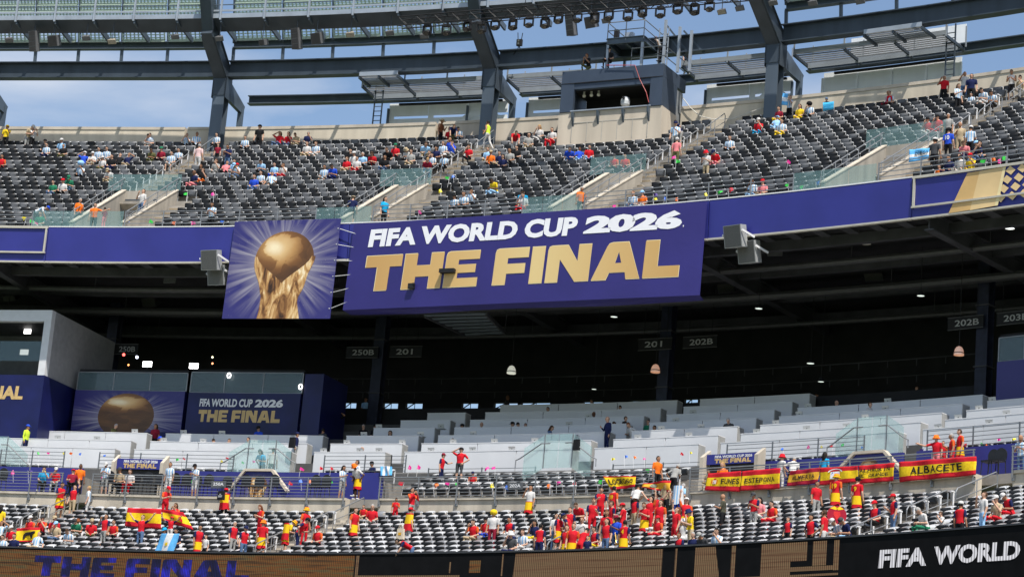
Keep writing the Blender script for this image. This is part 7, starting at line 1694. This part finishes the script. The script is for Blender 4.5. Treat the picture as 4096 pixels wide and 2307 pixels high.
w = Wavy(CM, 8.6, *T(15, 1330, 505, 1590, 475, 1605, 600, 1300, 545), amp=.07, k=7); e = cloth_flag(w, 'draped_flag', 'orange and red crested flag spread over heads in the red crowd', [(0, .2, FR), (.2, .8, FO), (.8, 1, FR)]); m = MB(); m.add([w.p(.38 + .1 * math.cos(a), .5 + .22 * math.sin(a), .04) for a in [i * math.pi / 8 for i in range(16)]], [tuple(range(16))]); m.build('crest', cloth('crest_green', (.35, .4, .3)), e)
oA = HEAD_AT[(13, 1440, 785)]; dA = 0
def flag_at(rg, P, who, **kw):
    d = 3.0 if who is None else min(((CM.at(q, dd, 0) - Vector((who.location.x, who.location.y, 0))).length, dd) for q in [CM.hit(*proj(who.location), 0.5)[0]] for dd in [.1 * i for i in range(120)])[1]; return d
def d_of(o_): x, y = proj(o_.location); return min((abs(CM.hit(x, y, .1 * i)[1] - o_.location.z), .1 * i) for i in range(0, 125))[1]
dA = d_of(oA) + .25; w = Wavy(CM, dA, *T(13, 1290, 750, 1620, 760, 1620, 965, 1252, 935), amp=.04, k=8); cloth_flag(w, 'held_flag', 'red and yellow flag stretched between the raised arms of a man', SPB)
dB = d_of(HEAD_AT[(13, 1730, 815)]) + .25; w = Wavy(CM, dB, *T(13, 1625, 765, 1840, 795, 1950, 975, 1640, 880), amp=.04, k=7, seed=2); e = cloth_flag(w, 'held_flag', 'crested red and yellow flag held up by a child in sunglasses', SPB); m = MB(); m.add([w.p(.72 + .06 * math.cos(a), .5 + .2 * math.sin(a), .03) for a in [i * math.pi / 6 for i in range(12)]], [tuple(range(12))]); m.build('crest', FR, e)
w = Wavy(CM, 1.7, *T(13, 165, 955, 400, 945, 402, 1085, 148, 1095), amp=.05, k=7, seed=1); e = cloth_flag(w, 'held_flag', 'yellow flag with a black bull outline at the lower left', [(0, .1, FR), (.1, .8, FY), (.8, 1, FR)]); m = MB(); m.add([w.p(u, v, .04) for u, v in ((.3, .2), (.38, .2), (.42, .42), (.6, .42), (.64, .2), (.7, .2), (.72, .5), (.86, .66), (.78, .74), (.66, .66), (.4, .66), (.3, .5))], [tuple(range(12))]); m.build('bull_outline', INK, e)
w = Wavy(CM, .15, *T(13, 1625, 1010, 1805, 1010, 1740, 1205, 1548, 1200), amp=.03, k=6, seed=3); e = cloth_flag(w, 'draped_flag', 'sky blue and white flag with a sun draped over the front seats', [(0, .33, FB), (.33, .67, FW), (.67, 1, FB)], axis='u'); m = MB(); m.add([w.p(.5 + .1 * math.cos(a) * (1 if i % 2 else .6), .45 + .12 * math.sin(a) * (1 if i % 2 else .6), .03) for i, a in enumerate([i * math.pi / 10 for i in range(20)])], [tuple(range(20))]); m.build('sun', FY, e)
w = Wavy(CM, 12.2, *T(14, 1255, 335, 1365, 335, 1368, 425, 1250, 430), amp=.03, k=9); e = cloth_flag(w, 'draped_flag', 'light blue and white striped flag hung from a dark pole', [(i / 5, (i + 1) / 5, FB if i % 2 == 0 else FW) for i in range(5)], axis='u'); m = MB(); m.tube([CM.pt(*tile(14, 1352, 425), 12.25), CM.pt(*tile(14, 1366, 222), 12.25)], .03, 6); m.build('pole', BLACKM, e)
w = Wavy(CF, .75, *T(8, 1425, 55, 1622, 38, 1615, 145, 1415, 185), amp=.03, k=8); e = cloth_flag(w, 'name_banner', 'light blue and white banner lettered DIEGO by the right tunnel', [(0, .35, FB), (.35, .6, FW), (.6, 1, FB)], 'banner'); words(w, e, [('DIEGO', .3, .45, .98, .75)])
d4 = .35 + UP * 18; w = Wavy(CF, d4, *T(4, 150, 935, 205, 945, 190, 1060, 135, 1060), amp=.03, k=5); cloth_flag(w, 'held_flag', 'light blue and white flag behind a man at the right column', [(0, .33, FB), (.33, .67, FW), (.67, 1, FB)], axis='v')
w = Wavy(CF, .2 + UP * 17, *T(4, 552, 1035, 662, 1022, 660, 1100, 555, 1118), amp=.008, k=4); e = cloth_flag(w, 'paper_sign', 'bright blue hand-lettered paper sign held by a child', [(0, 1, cloth('paper_blue', (.06, .40, .68), .6))], 'sign'); m = MB()
for j in range(3): m.add([w.p(.12 + a, .68 - .22 * j + b, .02) for a, b in ((0, 0), (.7 - .1 * j, .02), (.7 - .1 * j, .06), (0, .04))], [(0, 1, 2, 3)])
m.build('handwriting', cloth('paper_ink', (.02, .15, .4)), e)
# round fan, bags, trumpet, backpacks, trophy-coloured bits
p = CM.pt(*tile(16, 692, 825), 2.6); Vv = Vector((.0, -1, .1)).normalized(); e = empty('round_fan', p - Vector((0, 0, .4)), 'round maroon and gold fan with a shield emblem', 'fan'); m = MB(); m.lathe(p, [(.02, .012), (.37, .012), (.37, -.012), (.02, -.012)], 24, ax=Vv); m.build('disc', cloth('fan_maroon', (.30, .012, .03)), e); ex_ = Vv.cross(Vector((0, 0, 1))).normalized(); ez_ = ex_.cross(Vv)
m = MB(); m.add([p + Vv * .02 + ex_ * a + ez_ * b for a, b in ((-.12, .14), (.12, .14), (.13, 0), (0, -.19), (-.13, 0))], [(0, 1, 2, 3, 4)]); m.build('shield', cloth('fan_red', (.55, .03, .03)), e)
for sg in (-1, 1): m = MB(); m.add([p + Vv * .016 + ex_ * a * sg + ez_ * b for a, b in ((-.1, .34), (-.26, .25), (-.06, .2), (.06, .24))], [(0, 1, 2, 3)]); m.build('gold_patch', FY, e)
m = MB(); m.tube([p - Vector((0, 0, .36)), p - Vector((0, 0, .6))], .02, 6); m.build('handle', WHITE, e)
def bag(px, py, d, w, h, mm_, label, name='tote_bag', C=CM):
    p = C.pt(px, py, d); e = empty(name, p - Vector((0, 0, h / 2)), label, 'bag'); a_ = C.ang(0); m = MB(); X_ = Vector((math.cos(a_), math.sin(a_), 0)); Y_ = Vector((-X_.y, X_.x, 0)); c = [p + X_ * (sx * w / 2 * f) + Y_ * (sy * .07 * f) + Vector((0, 0, z)) for z, f in ((-h / 2, 1), (h / 2, .85)) for sx, sy in ((-1, -1), (1, -1), (1, 1), (-1, 1))]; m.hexa(c); m.build('body', mm_, e)
    for sy in (-1, 1): m = MB(); m.tube([p + X_ * (-w * .25) + Y_ * .05 * sy + Vector((0, 0, h / 2)), p + X_ * (-w * .15) + Y_ * .05 * sy + Vector((0, 0, h / 2 + .2)), p + X_ * (w * .15) + Y_ * .05 * sy + Vector((0, 0, h / 2 + .2)), p + X_ * (w * .25) + Y_ * .05 * sy + Vector((0, 0, h / 2))], .012, 5); m.build('handle', mm_, e)
    return e, p, X_, Y_
e, p, X_, Y_ = bag(*tile(13, 2225, 628), 8.3, .40, .42, cmat('k'), 'black carrier bag with white print beside the caped woman'); m = MB(); [m.box(p - Y_ * .075 + X_ * .0 + Vector((0, 0, z)), (w_, .006, .022), CM.ang(0)) for z, w_ in ((.06, .1), (-.02, .26), (-.07, .22))]; m.build('white_print', WHITE, e)
e, p, X_, Y_ = bag(*tile(14, 1455, 1015), 3.2, .38, .46, cloth('canvas', (.58, .50, .38)), 'cream canvas tote bag carried by the yellow-caped man'); m = MB(); m.box(p - Y_ * .075, (.16, .006, .12), CM.ang(0)); m.build('gold_print', FO, e)
bag(*tile(15, 650, 118), 12.35, .34, .5, cmat('k'), 'black backpack on the corner of the large glass screen', 'backpack'); bag(*tile(14, 365, 95), 14.75, .36, .52, cmat('k'), 'black backpack worn by a man in navy at the stair', 'backpack')
p = CM.pt(*tile(15, 1045, 1075), 1.6); m = MB(); ax2 = Vector((.15, -.3, -.9)).normalized(); m.lathe(p, [(.015, -.35), (.018, .0), (.03, .12), (.075, .2)], 10, ax=ax2, cap=False); m.tube([p - ax2 * .25 + Vector((.05, 0, 0)), p + ax2 * .0 + Vector((.05, 0, 0))], .02, 6); o = m.build('trumpet', mat('brass', (.6, .38, .1), .25, .9)); tag(o, 'brass trumpet hanging bell down in the red crowd', 'trumpet')
# ------------------------------------------------------------------ build the seats
sc_rnd = random.Random(21)
def seat_color(): x = sc_rnd.random(); return 0 if x < .47 else (1 if x < .62 else 2)
allseats = []
for tier in ('U', 'M', 'X'):
    for (i, k, s, d, z) in seat_slots(tier):
        C = CF if tier == 'U' else CM
        p = C.at(s, d, z); X = proj(p)
        if not (-90 < X[0] < 4190 and -60 < X[1] < 2380): continue
        allseats.append((p, C.ang(s), tier != 'U', seat_color(), OCC.get((tier, i, k), False), tier, i, s))
def covered(p, tier):   # a seat low behind the front board shows little
    return proj(p + Vector((0, 0, .75)))[1]
vis = [q for q in allseats if q[5] == 'M' and not q[4] and 20 < proj(q[0])[0] < 4076 and proj(q[0] + Vector((0, 0, .7)))[1] < proj(CM.at(q[7], -.05, 13.8))[1] - 6]
vis.sort(key=lambda q: q[0].length); own = set(id(q) for q in vis[:300])
_seatmesh = {}
def part_mesh(lower, nm, material):
    key = (lower, nm, material.name)
    if key not in _seatmesh:
        b = SP[lower][nm]; me = bpy.data.meshes.new(nm); me.from_pydata([tuple(v) for v in b.v], [], b.f); me.materials.append(material)
        if nm != 'armrest': me.polygons.foreach_set('use_smooth', [True] * len(b.f))
        me.update(); _seatmesh[key] = me
    return _seatmesh[key]
CN = ['black', 'charcoal', 'grey']
for q in allseats:
    if id(q) not in own: continue
    p, a, lw, c, occ, tier, i, s = q
    e = bpy.data.objects.new('stadium_seat', part_mesh(lw, 'backrest', SHELL_GLINT[c])); COL.objects.link(e); e.location = p; e.rotation_euler = (0, 0, a)
    st_i = max([j for j in range(len(MAIS)) if MAIS[j] < s] or [0]); wh = '%s right of the %s stair' % (ORD[max(0, int(round((s - MAIS[st_i]) / .60)) - 2)], ORD[st_i])
    sec = 'left of the second stair' if s < -12.7 else ('between the second and third stairs' if s < 2 else ('between the third and fourth stairs' if s < 16.5 else 'right of the fourth stair'))
    tag(e, '%s folded seat, %s lower row, %s' % (CN[c], ORD[i], wh), 'seat', 'folded seats behind the video board')
    for nm, mm in (('tip_up_seat', SEATC[min(c, 1) if c < 2 or int(s * 100) % 3 else 2]), ('armrest', ARMM)):
        o = bpy.data.objects.new(nm, part_mesh(lw, nm, mm)); COL.objects.link(o); o.parent = e
# all the others in one mass
tv, tf, tm = [], [], []; off = 0
slots = SEATC + SHELL + [ARMM] + SHELL_GLINT
base = {}
for lw in (False, True):
    for nm in SP[lw]: b = SP[lw][nm]; base[lw, nm] = (np.array([tuple(v) for v in b.v]), b.f)
for q in allseats:
    if id(q) in own: continue
    p, a, lw, c, occ, tier, i, s = q; ca, sa = math.cos(a), math.sin(a); M = np.array([[ca, sa, 0], [-sa, ca, 0], [0, 0, 1]])
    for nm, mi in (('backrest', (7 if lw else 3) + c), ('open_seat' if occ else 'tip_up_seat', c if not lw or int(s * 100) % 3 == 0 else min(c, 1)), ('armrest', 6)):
        V, F = base[lw, nm]; tv.append(V @ M + np.array(p)); tf += [tuple(x + off for x in f_) for f_ in F]; tm += [mi] * len(F); off += len(V)
me = bpy.data.meshes.new('stadium_seating'); me.from_pydata(np.concatenate(tv).tolist(), [], tf)
for m_ in slots: me.materials.append(m_)
me.polygons.foreach_set('material_index', tm); me.polygons.foreach_set('use_smooth', [m_ != 6 for m_ in tm]); me.update()
o = bpy.data.objects.new('stadium_seating', me); COL.objects.link(o); tag(o, 'rows upon rows of black and grey folded stadium seats on the terraces', 'seats', None, 'stuff')
